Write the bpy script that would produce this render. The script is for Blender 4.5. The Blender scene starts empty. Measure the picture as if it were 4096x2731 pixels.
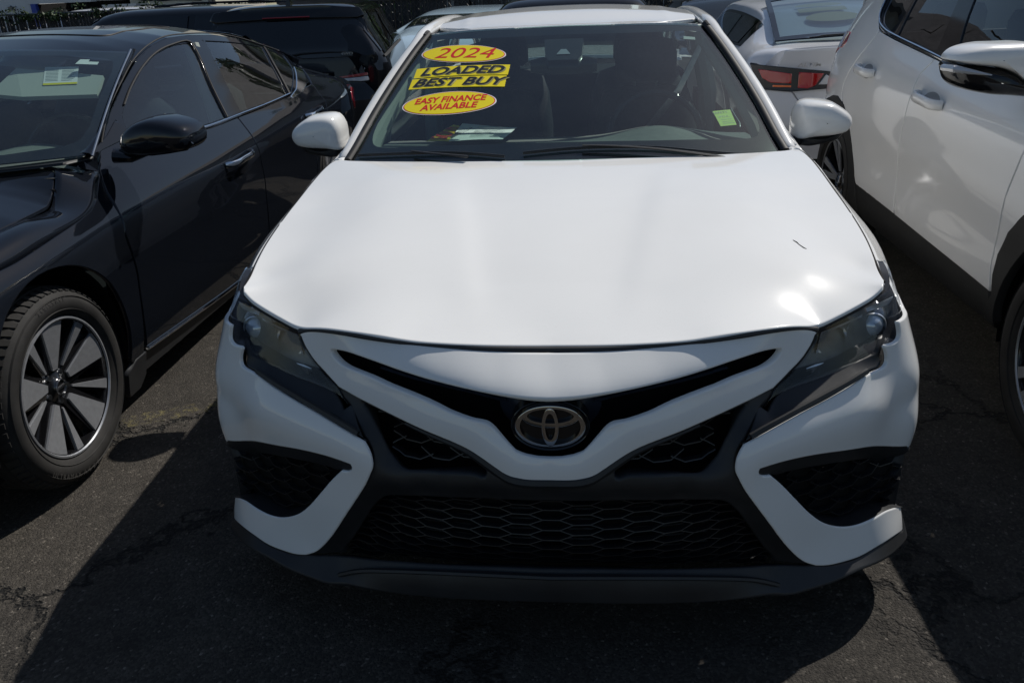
import bpy, bmesh, math, random
import numpy as np
from mathutils import Vector, Matrix
from mathutils.geometry import delaunay_2d_cdt
random.seed(7)
PI = math.pi
SC = bpy.context.scene

# ------------------------------------------------------------------ camera, light, exposure
cd = bpy.data.cameras.new('camera'); cam = bpy.data.objects.new('camera', cd); SC.collection.objects.link(cam)
cam.location = (0.078028, -1.444023, 1.510108)
cam.rotation_euler = (math.radians(66.184069), math.radians(2.215242), math.radians(4.605860))
cd.sensor_fit = 'HORIZONTAL'; cd.sensor_width = 36.0; cd.lens = 28.7957
cd.clip_start = 0.05; cd.clip_end = 600
SC.camera = cam
SUN_AZ = math.radians(43.7)      # towards +X from +Y
SUN_EL = math.radians(48.5)
w = bpy.data.worlds.new('World'); SC.world = w; w.use_nodes = True
nt = w.node_tree; nt.nodes.clear()
sky = nt.nodes.new('ShaderNodeTexSky'); sky.sky_type = 'NISHITA'; sky.sun_disc = False
sky.sun_elevation = SUN_EL; sky.sun_rotation = SUN_AZ
sky.air_density = 1.1; sky.dust_density = 0.6; sky.ozone_density = 1.0
bg = nt.nodes.new('ShaderNodeBackground'); bg.inputs['Strength'].default_value = 0.080
wo = nt.nodes.new('ShaderNodeOutputWorld')
nt.links.new(sky.outputs[0], bg.inputs['Color']); nt.links.new(bg.outputs[0], wo.inputs['Surface'])
sl = bpy.data.lights.new('sun', 'SUN'); sl.energy = 4.7; sl.angle = math.radians(0.53); sl.color = (1.0, 0.955, 0.885)
sun = bpy.data.objects.new('sun', sl); SC.collection.objects.link(sun)
sd = Vector((math.sin(SUN_AZ)*math.cos(SUN_EL), math.cos(SUN_AZ)*math.cos(SUN_EL), math.sin(SUN_EL)))
sun.rotation_euler = (-sd).to_track_quat('-Z', 'Y').to_euler(); sun.location = sd*30
SC.view_settings.view_transform = 'Standard'; SC.view_settings.look = 'None'
SC.view_settings.exposure = -0.22; SC.view_settings.gamma = 1.0
SC.view_settings.use_curve_mapping = False
SC.cycles.max_bounces = 10; SC.cycles.glossy_bounces = 5; SC.cycles.transparent_max_bounces = 24
SC.cycles.diffuse_bounces = 4; SC.cycles.transmission_bounces = 6
SC.cycles.use_denoising = True
SC.cycles.sample_clamp_indirect = 6.0

# ------------------------------------------------------------------ curves and surfaces
def catmull(P, n=8, closed=False):
    P = np.asarray(P, float)
    if closed: Q = np.vstack([P[-1], P, P[0], P[1]])
    else: Q = np.vstack([2*P[0]-P[1], P, 2*P[-1]-P[-2]])
    out = []
    for i in range(1, len(Q)-2):
        p0, p1, p2, p3 = Q[i-1], Q[i], Q[i+1], Q[i+2]
        t = np.linspace(0, 1, n, endpoint=False)[:, None]
        out.append(.5*((2*p1)+(-p0+p2)*t+(2*p0-5*p1+4*p2-p3)*t**2+(-p0+3*p1-3*p2+p3)*t**3))
    out = np.vstack(out)
    return out if closed else np.vstack([out, P[-1]])

def cents(P, n=8):
    """centripetal smooth curve through unevenly spaced points"""
    P = np.asarray(P, float)
    if len(P) < 3: return P
    Q = np.vstack([2*P[0]-P[1], P, 2*P[-1]-P[-2]])
    out = []
    for i in range(1, len(Q)-2):
        p = Q[i-1:i+3]
        k = [0.0]
        for j in range(3): k.append(k[-1]+max(np.linalg.norm((p[j+1]-p[j])[:2])**.5, 1e-4))
        t = np.linspace(k[1], k[2], n, endpoint=False)[:, None]
        A1 = (k[1]-t)/(k[1]-k[0])*p[0]+(t-k[0])/(k[1]-k[0])*p[1]
        A2 = (k[2]-t)/(k[2]-k[1])*p[1]+(t-k[1])/(k[2]-k[1])*p[2]
        A3 = (k[3]-t)/(k[3]-k[2])*p[2]+(t-k[2])/(k[3]-k[2])*p[3]
        B1 = (k[2]-t)/(k[2]-k[0])*A1+(t-k[0])/(k[2]-k[0])*A2
        B2 = (k[3]-t)/(k[3]-k[1])*A2+(t-k[1])/(k[3]-k[1])*A3
        out.append((k[2]-t)/(k[2]-k[1])*B1+(t-k[1])/(k[2]-k[1])*B2)
    return np.vstack(out+[P[-1:]])

class Plan:
    """plan-view outline (x > 0 half, mirrored) by arc length s; offset d goes into the car"""
    def __init__(self, pts):
        c = catmull([(-pts[1][0], pts[1][1])]+list(pts), 20)[20:]
        c[0, 0] = 0
        self.s = np.r_[0, np.cumsum(np.hypot(*np.diff(c, axis=0).T))]
        self.c = c
        t = np.gradient(c, self.s, axis=0); t /= np.linalg.norm(t, axis=1)[:, None]
        t[0] = (1, 0); self.t = t
    def at(self, s, d=0):
        s = np.asarray(s, float); a = np.abs(s); sg = np.where(s < 0, -1., 1.)
        x = np.interp(a, self.s, self.c[:, 0]); y = np.interp(a, self.s, self.c[:, 1])
        tx = np.interp(a, self.s, self.t[:, 0]); ty = np.interp(a, self.s, self.t[:, 1])
        L = np.hypot(tx, ty); tx /= L; ty /= L
        ext = np.maximum(a-self.s[-1], 0)
        x = x+ext*tx; y = y+ext*ty
        return sg*(x-ty*d), y+tx*d

class TPS:
    """thin plate spline value over a 2-D domain, with a little smoothing"""
    def __init__(self, pts, vals, lam=2e-5):
        P = np.asarray(pts, float); v = np.asarray(vals, float)
        keep = []
        for i in range(len(P)):
            if all(np.hypot(*(P[i]-P[j])) > 0.006 for j in keep): keep.append(i)
        P = P[keep]; v = v[keep]; n = len(P)
        r2 = ((P[:, None]-P[None])**2).sum(-1)
        K = .5*r2*np.log(r2+1e-12)+lam*np.eye(n)
        A = np.zeros((n+3, n+3)); A[:n, :n] = K
        A[:n, n] = 1; A[:n, n+1:] = P; A[n, :n] = 1; A[n+1:, :n] = P.T
        self.w = np.linalg.solve(A, np.r_[v, 0, 0, 0]); self.P = P
    def __call__(self, q):
        q = np.asarray(q, float)
        r2 = ((q[:, None]-self.P[None])**2).sum(-1)
        n = len(self.P)
        return (.5*r2*np.log(r2+1e-12))@self.w[:n]+self.w[n]+q@self.w[n+1:]

def hermite(zk, xk, z):
    """row-wise cubic through (zk, xk) [N, K] evaluated at z [N]"""
    N, K = zk.shape
    dz = np.maximum(np.diff(zk, axis=1), 1e-4); sl_ = np.diff(xk, axis=1)/dz
    m = np.zeros_like(xk); m[:, 1:-1] = (sl_[:, :-1]*dz[:, 1:]+sl_[:, 1:]*dz[:, :-1])/(dz[:, 1:]+dz[:, :-1])
    m[:, 0] = sl_[:, 0]; m[:, -1] = sl_[:, -1]
    idx = np.clip((z[:, None] >= zk).sum(1)-1, 0, K-2); r = np.arange(N)
    z0 = zk[r, idx]; h = dz[r, idx]; t = np.clip((z-z0)/h, -1.5, 2.5)
    x0, x1, m0, m1 = xk[r, idx], xk[r, idx+1], m[r, idx], m[r, idx+1]
    val = (2*t**3-3*t**2+1)*x0+(t**3-2*t**2+t)*h*m0+(-2*t**3+3*t**2)*x1+(t**3-t**2)*h*m1
    lo = t < 0; hi = t > 1
    val = np.where(lo, x0+m0*t*h, val); val = np.where(hi, x1+m1*(t-1)*h, val)
    return val

class Side:
    """half width of a car body as a function of (y, z); stations: [(y, [(z, halfwidth), ...]), ...]"""
    def __init__(self, st):
        self.y = np.array([s[0] for s in st], float)
        self.Z = np.array([[q[0] for q in s[1]] for s in st], float)
        self.X = np.array([[q[1] for q in s[1]] for s in st], float)
    def col(self, A, y):
        Y = self.y; n = len(Y)
        i = np.clip(np.searchsorted(Y, y)-1, 0, n-2)
        m = np.gradient(A, Y, axis=0)
        h = (Y[i+1]-Y[i]); t = np.clip((y-Y[i])/h, 0, 1)[:, None]; h = h[:, None]
        return (2*t**3-3*t**2+1)*A[i]+(t**3-2*t**2+t)*h*m[i]+(-2*t**3+3*t**2)*A[i+1]+(t**3-t**2)*h*m[i+1]
    def __call__(self, q):
        q = np.asarray(q, float)
        return hermite(self.col(self.Z, q[:, 0]), self.col(self.X, q[:, 0]), q[:, 1])

def inside(P, q):
    P = np.asarray(P, float); x, y = q[:, 0], q[:, 1]; c = np.zeros(len(q), bool)
    for i in range(len(P)):
        x0, y0 = P[i-1]; x1, y1 = P[i]
        with np.errstate(divide='ignore', invalid='ignore'):
            c ^= ((y0 > y) != (y1 > y)) & (x < (x1-x0)*(y-y0)/(y1-y0+1e-15)+x0)
    return c

def segdist(P, q):
    P = np.asarray(P, float); A = P; B = np.roll(P, -1, 0); d = np.full(len(q), 1e9)
    for a, b in zip(A, B):
        ab = b-a; L = (ab@ab)+1e-15
        t = np.clip(((q-a)@ab)/L, 0, 1)
        d = np.minimum(d, np.hypot(*(q-a-t[:, None]*ab).T))
    return d

def resample(P, h, closed=True):
    P = np.asarray(P, float)
    if closed: P = np.vstack([P, P[:1]])
    seg = np.hypot(*np.diff(P[:, :2], axis=0).T)
    out = []
    for i, L in enumerate(seg):
        if L < 1e-6: continue
        n = max(1, int(round(L/h)))
        for k in range(n): out.append(P[i]+(P[i+1]-P[i])*k/n)
    if not closed: out.append(P[-1])
    out = np.array(out)
    # merge points closer than h/4
    keep = [0]
    for i in range(1, len(out)):
        if np.hypot(*(out[i]-out[keep[-1]])[:2]) > h*.22: keep.append(i)
    if closed and len(keep) > 3 and np.hypot(*(out[keep[-1]]-out[0])[:2]) < h*.22: keep.pop()
    return out[keep]

# ------------------------------------------------------------------ mesh helpers
def mesh_obj(name, verts, faces, mat=None, parent=None, smooth=True, sharp=None):
    me = bpy.data.meshes.new(name); me.from_pydata([tuple(map(float, v)) for v in verts], [], [tuple(map(int, f)) for f in faces])
    if mat is not None: me.materials.append(mat)
    me.update()
    if smooth:
        me.shade_smooth()
        if sharp: me.set_sharp_from_angle(angle=math.radians(sharp))
    o = bpy.data.objects.new(name, me); SC.collection.objects.link(o)
    if parent is not None: o.parent = parent
    o.cycles.shadow_terminator_geometry_offset = .12
    return o

CN = {}
def panel(name, loop, f, mat, parent, holes=(), h=.02, hb=None, roll=.003, sink=.0014, skirt=.014, flip=False, lines=()):
    """A sheet over the 2-D outline `loop` lifted by f((N,2)) -> (N,3), with rolled edges and a skirt turned inwards"""
    hb = hb or min(h, .016)
    loops = [resample(loop, hb)]+[resample(q, hb) for q in holes]
    pts = []; edges = []
    for L in loops:
        b = len(pts); n = len(L)
        pts += [tuple(p[:2]) for p in L]; edges += [(b+i, b+(i+1) % n) for i in range(n)]
    nb = len(pts)
    allb = [L[:, :2] for L in loops]
    lo = allb[0].min(0); hi = allb[0].max(0)
    gx = np.arange(lo[0], hi[0]+h, h); gy = np.arange(lo[1], hi[1]+h*.866, h*.866)
    G = np.array([(x+(h/2 if j % 2 else 0), y) for j, y in enumerate(gy) for x in gx])
    cand = [G]
    if roll:
        for li, L in enumerate(allb):
            e = np.roll(L, -1, 0)-np.roll(L, 1, 0); nn = np.stack([-e[:, 1], e[:, 0]], 1)
            nn /= np.linalg.norm(nn, axis=1)[:, None]+1e-12
            area = np.sum(L[:, 0]*np.roll(L[:, 1], -1)-np.roll(L[:, 0], -1)*L[:, 1])
            sg = 1 if (area > 0) == (li == 0) else -1
            I = L+nn*sg*roll
            ok = inside(allb[0], I)
            for q in allb[1:]: ok &= ~inside(q, I)
            d = np.full(len(I), 1e9)
            for q in allb: d = np.minimum(d, segdist(q, I))
            ok &= d > roll*.8
            idx = {}
            for i in range(len(I)):
                if ok[i]: idx[i] = len(pts); pts.append(tuple(I[i]))
            for i in range(len(I)):
                j = (i+1) % len(I)
                if i in idx and j in idx and np.hypot(*(I[i]-I[j])) < hb*2.5: edges.append((idx[i], idx[j]))
    acc = []
    for ci, c in enumerate(cand):
        ok = inside(allb[0], c)
        for q in allb[1:]: ok &= ~inside(q, c)
        d = np.full(len(c), 1e9)
        for q in allb: d = np.minimum(d, segdist(q, c))
        ok &= d > max(roll*1.9, h*.4)
        acc.append(c[ok])
    extra = np.vstack(acc)
    allp = [Vector(p) for p in pts]+[Vector(p) for p in extra]
    res = delaunay_2d_cdt(allp, edges, [], 0, 1e-6)
    V = np.array([tuple(v) for v in res[0]]); T = [t for t in res[2] if len(t) == 3]
    T = np.array(T)
    cen = V[T].mean(1)
    ok = inside(allb[0], cen)
    for q in allb[1:]: ok &= ~inside(q, cen)
    T = T[ok]
    P3 = f(V)
    e = 1e-3
    dx = (f(V+[e, 0])-f(V-[e, 0])); dy = (f(V+[0, e])-f(V-[0, e]))
    N = np.cross(dx, dy); N /= np.linalg.norm(N, axis=1)[:, None]+1e-12
    if flip: N = -N
    # boundary edges
    cnt = {}
    for t in T:
        for a, b in ((t[0], t[1]), (t[1], t[2]), (t[2], t[0])): cnt[(a, b)] = 1
    bd = [(a, b) for (a, b) in cnt if (b, a) not in cnt]
    verts = P3.copy()
    bset = sorted({a for a, b in bd} | {b for a, b in bd})
    if roll:
        for i in bset: verts[i] = P3[i]-N[i]*sink
    faces = [tuple(t) if not flip else tuple(t[::-1]) for t in T]
    if skirt:
        m = {i: len(verts)+k for k, i in enumerate(bset)}
        low = np.array([P3[i]-N[i]*skirt for i in bset])
        verts = np.vstack([verts, low])
        for a, b in bd:
            q = (b, a, m[a], m[b])
            faces.append(q if not flip else q[::-1])
    # orient so that faces look along N
    Tm = np.array([q for q in faces if len(q) == 3]); nn = np.cross(verts[Tm[:, 1]]-verts[Tm[:, 0]], verts[Tm[:, 2]]-verts[Tm[:, 0]])
    turned = float((nn*N[Tm[:, 0]]).sum()) < 0
    if turned: faces = [q[::-1] for q in faces]
    o = mesh_obj(name, verts, faces, mat, parent, True, None)
    # exact surface normals, turned outwards on the rolled edge and the skirt
    C = N.copy(); out = np.zeros_like(N)
    for a, b in bd:
        w_ = np.cross(P3[b]-P3[a], N[a])*(1 if not flip else -1); w_ = w_/(np.linalg.norm(w_)+1e-12)
        out[a] += w_; out[b] += w_
    out /= np.linalg.norm(out, axis=1)[:, None]+1e-12
    if roll or skirt:
        for i in bset:
            v = N[i]*(.75 if roll else 1)+out[i]*(.66 if roll else 0); C[i] = v/np.linalg.norm(v)
    if skirt: C = np.vstack([C, [out[i]*.97+N[i]*.24 for i in bset]])
    if np.isfinite(C).all():
        CN[o.name] = C; o.data.normals_split_custom_set_from_vertices([tuple(v) for v in C])
    return o

def grid_surf(name, P, mat, parent, closed_u=False, closed_v=False, sharp=None, flip=False):
    P = np.asarray(P, float); a, b = P.shape[:2]
    F = []
    for i in range(a if closed_u else a-1):
        for j in range(b if closed_v else b-1):
            q = (i*b+j, i*b+(j+1) % b, ((i+1) % a)*b+(j+1) % b, ((i+1) % a)*b+j)
            F.append(q[::-1] if flip else q)
    return mesh_obj(name, P.reshape(-1, 3), F, mat, parent, True, sharp)

def tube_data(path, r, n=8, closed=False, flat=None):
    """verts, faces of a tube; r number or list; flat=(wx, wz) scales for elliptic section"""
    P = np.asarray(path, float); m = len(P)
    R = np.full(m, r) if np.isscalar(r) else np.asarray(r, float)
    T = np.gradient(P, axis=0) if not closed else np.roll(P, -1, 0)-np.roll(P, 1, 0)
    T /= np.linalg.norm(T, axis=1)[:, None]+1e-12
    up = np.array([0, 0, 1.])
    V = []
    for p, t, rr in zip(P, T, R):
        u = np.cross(t, up)
        if np.linalg.norm(u) < .05: u = np.cross(t, [0, 1, 0])
        u /= np.linalg.norm(u); v = np.cross(u, t)
        for k in range(n):
            a = 2*PI*k/n; fu, fv = flat if flat else (1, 1)
            V.append(p+rr*(math.cos(a)*u*fu+math.sin(a)*v*fv))
    F = []
    for i in range(m if closed else m-1):
        for k in range(n):
            F.append((i*n+k, i*n+(k+1) % n, ((i+1) % m)*n+(k+1) % n, ((i+1) % m)*n+k))
    if not closed:
        F.append(tuple(range(n))[::-1]); F.append(tuple((m-1)*n+k for k in range(n)))
    return V, F

class MB:
    def __init__(s): s.v = []; s.f = []
    def add(s, V, F):
        b = len(s.v); s.v += [tuple(map(float, q)) for q in V]; s.f += [tuple(int(i)+b for i in f) for f in F]; return s
    def tube(s, path, r, n=8, closed=False, flat=None): return s.add(*tube_data(path, r, n, closed, flat))
    def box(s, c, d, rot=None):
        V = [np.array((x, y, z))*np.array(d)/2 for x in (-1, 1) for y in (-1, 1) for z in (-1, 1)]
        if rot is not None: V = [np.array(rot) @ v for v in V]
        V = [v+np.array(c) for v in V]
        return s.add(V, [(0, 1, 3, 2), (4, 6, 7, 5), (0, 4, 5, 1), (2, 3, 7, 6), (0, 2, 6, 4), (1, 5, 7, 3)])
    def slab(s, pts, n, th):
        """polygon pts (3-D, planar) extruded by th along n"""
        P = np.asarray(pts, float); n = np.asarray(n, float)*th; k = len(P)
        V = list(P)+list(P+n)
        F = [tuple(range(k))[::-1], tuple(range(k, 2*k))]+[(i, (i+1) % k, k+(i+1) % k, k+i) for i in range(k)]
        return s.add(V, F)
    def lathe(s, prof, n=32, axis='x', c=(0, 0, 0), a0=0, a1=2*PI):
        """prof: (radius, offset along axis)"""
        full = abs(a1-a0-2*PI) < 1e-6; m = n if full else n+1; V = []
        for k in range(m):
            a = a0+(a1-a0)*k/n
            for r, t in prof:
                if axis == 'x': V.append((c[0]+t, c[1]+r*math.cos(a), c[2]+r*math.sin(a)))
                elif axis == 'y': V.append((c[0]+r*math.cos(a), c[1]+t, c[2]+r*math.sin(a)))
                else: V.append((c[0]+r*math.cos(a), c[1]+r*math.sin(a), c[2]+t))
        q = len(prof); F = []
        for k in range(n):
            for j in range(q-1):
                F.append((k*q+j, k*q+j+1, ((k+1) % m)*q+j+1, ((k+1) % m)*q+j))
        return s.add(V, F)
    def build(s, name, mat, parent=None, smooth=True, sharp=35):
        o = mesh_obj(name, s.v, s.f, mat, parent, smooth, sharp if smooth else None)
        return o

def empty(name, loc, label, cat, group=None, rz=0):
    o = bpy.data.objects.new(name, None); SC.collection.objects.link(o); o.empty_display_size = .2
    o.location = loc; o.rotation_euler = (0, 0, rz)
    o['label'] = label; o['category'] = cat
    if group: o['group'] = group
    return o

def mirror_x(o, name=None):
    """a mirrored copy of a mesh object (about its parent's x = 0)"""
    me = o.data.copy(); n = len(me.vertices); co = np.empty(n*3); me.vertices.foreach_get('co', co)
    co = co.reshape(-1, 3); co[:, 0] *= -1; me.vertices.foreach_set('co', co.ravel()); me.flip_normals(); me.update()
    if o.name in CN:
        me.normals_split_custom_set_from_vertices([(-v[0], v[1], v[2]) for v in CN[o.name]])
    c = bpy.data.objects.new(name or o.name.split('.')[0], me); SC.collection.objects.link(c); c.parent = o.parent
    c.location = (-o.location[0], o.location[1], o.location[2])
    for k in o.keys(): c[k] = o[k]
    return c

def text_obj(name, body, mat, parent, size, frame, shear=0, ext=.0004, sx=1.0, offset=0.0, align='CENTER', spacing=1.0, warp=None):
    """flat lettering as a mesh; frame(u, v) -> 3-D point for text-plane coordinates"""
    cu = bpy.data.curves.new(name, 'FONT'); cu.body = body; cu.size = size; cu.shear = shear
    cu.align_x = align; cu.align_y = 'CENTER'; cu.extrude = 0; cu.offset = offset; cu.space_character = spacing
    cu.resolution_u = 4
    to = bpy.data.objects.new('tmp', cu); SC.collection.objects.link(to)
    bpy.context.view_layer.update()
    me = bpy.data.meshes.new_from_object(to)
    bpy.data.objects.remove(to); bpy.data.curves.remove(cu)
    me.name = name
    for v in me.vertices: v.co = Vector(frame(v.co.x*sx, v.co.y))
    me.materials.clear(); me.materials.append(mat); me.update()
    o = bpy.data.objects.new(name, me); SC.collection.objects.link(o); o.parent = parent
    return o

# ------------------------------------------------------------------ materials
def newmat(name):
    m = bpy.data.materials.new(name); m.use_nodes = True
    return m, m.node_tree, m.node_tree.nodes['Principled BSDF']
def noise(nt, scale, detail=4, rough=.5, vec=None, dist=0):
    n = nt.nodes.new('ShaderNodeTexNoise'); n.inputs['Scale'].default_value = scale; n.inputs['Detail'].default_value = detail
    n.inputs['Roughness'].default_value = rough; n.inputs['Distortion'].default_value = dist
    if vec is not None: nt.links.new(vec, n.inputs['Vector'])
    return n
def ramp(nt, src, stops):
    r = nt.nodes.new('ShaderNodeValToRGB'); nt.links.new(src, r.inputs[0]); e = r.color_ramp.elements
    while len(e) > 1: e.remove(e[-1])
    e[0].position = stops[0][0]; e[0].color = (*stops[0][1], 1) if len(stops[0][1]) == 3 else stops[0][1]
    for p, c in stops[1:]:
        q = e.new(p); q.color = (*c, 1)
    return r
def objco(nt):
    t = nt.nodes.new('ShaderNodeTexCoord'); return t.outputs['Object']
def bump(nt, b, src, strength=.2, dist=.002, inp='Normal'):
    n = nt.nodes.new('ShaderNodeBump'); n.inputs['Strength'].default_value = strength; n.inputs['Distance'].default_value = dist
    nt.links.new(src, n.inputs['Height']); nt.links.new(n.outputs[0], b.inputs[inp]); return n
def g3(v): return (v, v, v)

def mat_paint(name, col, rough=.42, coat=1.0, flake=0.0, metallic=0.0, dirt=.25, dcol=(.35, .33, .29), coat_rough=.025, orange=.02, spec=.1):
    m, nt, b = newmat(name)
    co = objco(nt)
    b.inputs['Metallic'].default_value = metallic
    b.inputs['Roughness'].default_value = rough
    b.inputs['Coat Weight'].default_value = coat; b.inputs['Coat Roughness'].default_value = coat_rough
    b.inputs['Coat IOR'].default_value = 1.5
    b.inputs['Specular IOR Level'].default_value = spec
    # dust: soft cloud + fine specks
    n1 = noise(nt, 3.1, 6, .62, co, .4); n2 = noise(nt, 240, 2, .5, co)
    r1 = ramp(nt, n1.outputs[0], [(.42, g3(0)), (.78, g3(1))]); r2 = ramp(nt, n2.outputs[0], [(.62, g3(0)), (.75, g3(1))])
    mul = nt.nodes.new('ShaderNodeMath'); mul.operation = 'MULTIPLY'; nt.links.new(r1.outputs[0], mul.inputs[0]); mul.inputs[1].default_value = dirt*.35
    mul2 = nt.nodes.new('ShaderNodeMath'); mul2.operation = 'MULTIPLY_ADD'; nt.links.new(r2.outputs[0], mul2.inputs[0]); mul2.inputs[1].default_value = dirt*.5
    nt.links.new(mul.outputs[0], mul2.inputs[2])
    mx = nt.nodes.new('ShaderNodeMix'); mx.data_type = 'RGBA'; nt.links.new(mul2.outputs[0], mx.inputs[0])
    mx.inputs[6].default_value = (*col, 1); mx.inputs[7].default_value = (*dcol, 1)
    nt.links.new(mx.outputs[2], b.inputs['Base Color'])
    # coat roughness varies with wiping marks
    n3 = noise(nt, 7, 5, .6, co, 1.2)
    r3 = ramp(nt, n3.outputs[0], [(.35, g3(coat_rough)), (.75, g3(coat_rough+.05+dirt*.12))])
    nt.links.new(r3.outputs[0], b.inputs['Coat Roughness'])
    n4 = noise(nt, 420, 2, .5, co)
    bump(nt, b, n4.outputs[0], orange, .0004, 'Coat Normal')
    return m

def mat_simple(name, col, rough=.5, metallic=0, spec=.5, nscale=None, var=.15, bmp=0, bscale=200, coat=0, emit=None, alpha=None):
    m, nt, b = newmat(name)
    b.inputs['Roughness'].default_value = rough; b.inputs['Metallic'].default_value = metallic
    b.inputs['Specular IOR Level'].default_value = spec; b.inputs['Coat Weight'].default_value = coat
    co = objco(nt)
    if nscale:
        n = noise(nt, nscale, 5, .6, co)
        lo = tuple(c*(1-var) for c in col); hi = tuple(min(1, c*(1+var)) for c in col)
        r = ramp(nt, n.outputs[0], [(.3, lo), (.7, hi)]); nt.links.new(r.outputs[0], b.inputs['Base Color'])
    else: b.inputs['Base Color'].default_value = (*col, 1)
    if bmp:
        n = noise(nt, bscale, 3, .5, co); bump(nt, b, n.outputs[0], bmp, .001)
    return m

def mat_glass(name, tint, ior=1.5, fmin=.06, rough=.0, dust=.06, dustcol=(.45, .47, .46)):
    """thin pane: tinted see-through + fresnel mirror + a film of dust"""
    m = bpy.data.materials.new(name); m.use_nodes = True; nt = m.node_tree; nt.nodes.clear()
    out = nt.nodes.new('ShaderNodeOutputMaterial')
    tr = nt.nodes.new('ShaderNodeBsdfTransparent'); tr.inputs[0].default_value = (*tint, 1)
    gl = nt.nodes.new('ShaderNodeBsdfGlossy'); gl.inputs['Roughness'].default_value = rough; gl.inputs[0].default_value = (.95, .97, 1, 1)
    fr = nt.nodes.new('ShaderNodeFresnel'); fr.inputs[0].default_value = ior
    geo = nt.nodes.new('ShaderNodeNewGeometry')
    # same fresnel from both sides
    mxa = nt.nodes.new('ShaderNodeMixShader')
    lw = nt.nodes.new('ShaderNodeMath'); lw.operation = 'MULTIPLY'; lw.inputs[1].default_value = 1.6
    ab = nt.nodes.new('ShaderNodeLayerWeight'); ab.inputs[0].default_value = .5
    # schlick from facing (facing = 1 - |cos|)
    p5 = nt.nodes.new('ShaderNodeMath'); p5.operation = 'POWER'; nt.links.new(ab.outputs['Facing'], p5.inputs[0]); p5.inputs[1].default_value = 4.2
    ma = nt.nodes.new('ShaderNodeMath'); ma.operation = 'MULTIPLY_ADD'; nt.links.new(p5.outputs[0], ma.inputs[0]); ma.inputs[1].default_value = .92; ma.inputs[2].default_value = fmin
    nt.links.new(ma.outputs[0], mxa.inputs[0]); nt.links.new(tr.outputs[0], mxa.inputs[1]); nt.links.new(gl.outputs[0], mxa.inputs[2])
    df = nt.nodes.new('ShaderNodeBsdfDiffuse'); df.inputs[0].default_value = (*dustcol, 1)
    mxb = nt.nodes.new('ShaderNodeMixShader')
    co = objco(nt)
    n1 = noise(nt, 4, 6, .65, co, .6); n2 = noise(nt, 330, 2, .5, co)
    r1 = ramp(nt, n1.outputs[0], [(.3, g3(dust*.4)), (.8, g3(dust*1.5))]); r2 = ramp(nt, n2.outputs[0], [(.64, g3(0)), (.74, g3(dust*4))])
    ad = nt.nodes.new('ShaderNodeMath'); ad.operation = 'ADD'; nt.links.new(r1.outputs[0], ad.inputs[0]); nt.links.new(r2.outputs[0], ad.inputs[1])
    nt.links.new(ad.outputs[0], mxb.inputs[0]); nt.links.new(mxa.outputs[0], mxb.inputs[1]); nt.links.new(df.outputs[0], mxb.inputs[2])
    nt.links.new(mxb.outputs[0], out.inputs[0])
    for n in (fr, geo, lw): nt.nodes.remove(n)
    return m

M = {}
M['white'] = mat_paint('white_paint', (.80, .80, .785), rough=.20, dirt=.14, coat_rough=.025, orange=.05, spec=.06)
M['pearl'] = mat_paint('pearl_white_paint', (.78, .775, .76), dirt=.10, coat_rough=.015, rough=.35, spec=.3)
M['silverwhite'] = mat_paint('white_silver_paint', (.60, .615, .65), dirt=.15)
M['black'] = mat_paint('black_paint', (.006, .0075, .011), rough=.6, dirt=.03, dcol=(.05, .05, .05), coat_rough=.012, orange=.012, spec=0)
M['black2'] = mat_paint('black_paint_dusty', (.007, .008, .010), rough=.6, dirt=.05, dcol=(.06, .06, .06), coat_rough=.02, spec=0)
M['shroud'] = mat_simple('sky_tinted_shroud', (.020, .027, .042), .30, 0, .9, 30, .3)  # blue in the base stands in for sky reflected on black plastic
M['housing'] = mat_simple('lamp_inner_grey', (.075, .075, .075), .30, 0, .6, 30, .4)
M['cladding'] = mat_simple('black_cladding', (.012, .0125, .013), .55, 0, .3, 9, .25, .2, 900)
M['plastic'] = mat_simple('black_bumper_plastic', (.017, .018, .020), .46, 0, .45, 9, .25, .25, 900)
M['plastic_gloss'] = mat_simple('gloss_black_plastic', (.006, .0065, .008), .08, 0, .5)
M['mesh'] = mat_simple('grille_mesh_plastic', (.010, .0105, .012), .4, 0, .5, 20, .2)
M['void'] = mat_simple('dark_inner_plastic', (.006, .006, .0065), .8, 0, .2)
M['rubber'] = mat_simple('rubber_seal', (.013, .013, .014), .6, 0, .4, 30, .3)
M['gap'] = mat_simple('hood_seal_rubber', (.03, .03, .032), .55, 0, .4)
M['chrome'] = mat_simple('chrome', (.78, .79, .80), .06, 1.0)
M['satin'] = mat_simple('satin_metal', (.45, .46, .48), .28, 1.0, .5, 40, .12)
M['darkchrome'] = mat_simple('smoked_chrome', (.16, .16, .17), .12, 1.0)
M['emblemchrome'] = mat_simple('emblem_chrome', (.42, .41, .40), .12, 1.0)
M['steel'] = mat_simple('dull_metal', (.16, .16, .16), .45, .8, .5, 25, .3)
M['tyre'] = mat_simple('tyre_rubber', (.020, .019, .018), .75, 0, .35, 14, .35, .3, 260)
M['disc'] = mat_simple('brake_disc', (.22, .21, .2), .35, 1.0, .5, 30, .2)
M['rimblack'] = mat_simple('gloss_black_rim', (.008, .008, .009), .18, 0, .5, coat=1)
M['rimface'] = mat_simple('machined_alloy', (.34, .35, .37), .36, .55, .5, 60, .1)
M['glass'] = mat_glass('windscreen_glass', (.62, .75, .71), dust=.020, dustcol=(.42, .47, .46))
M['sideglass'] = mat_glass('side_glass', (.50, .62, .62), dust=.008)
M['privacy'] = mat_glass('dark_privacy_glass', (.07, .08, .09), dust=.01)
M['frit'] = mat_simple('black_glass_border', (.006, .006, .008), .06, 0, .5)
M['lens'] = mat_glass('headlamp_lens', (.94, .955, .97), fmin=.035, dust=.006, dustcol=(.5, .5, .5))
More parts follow.
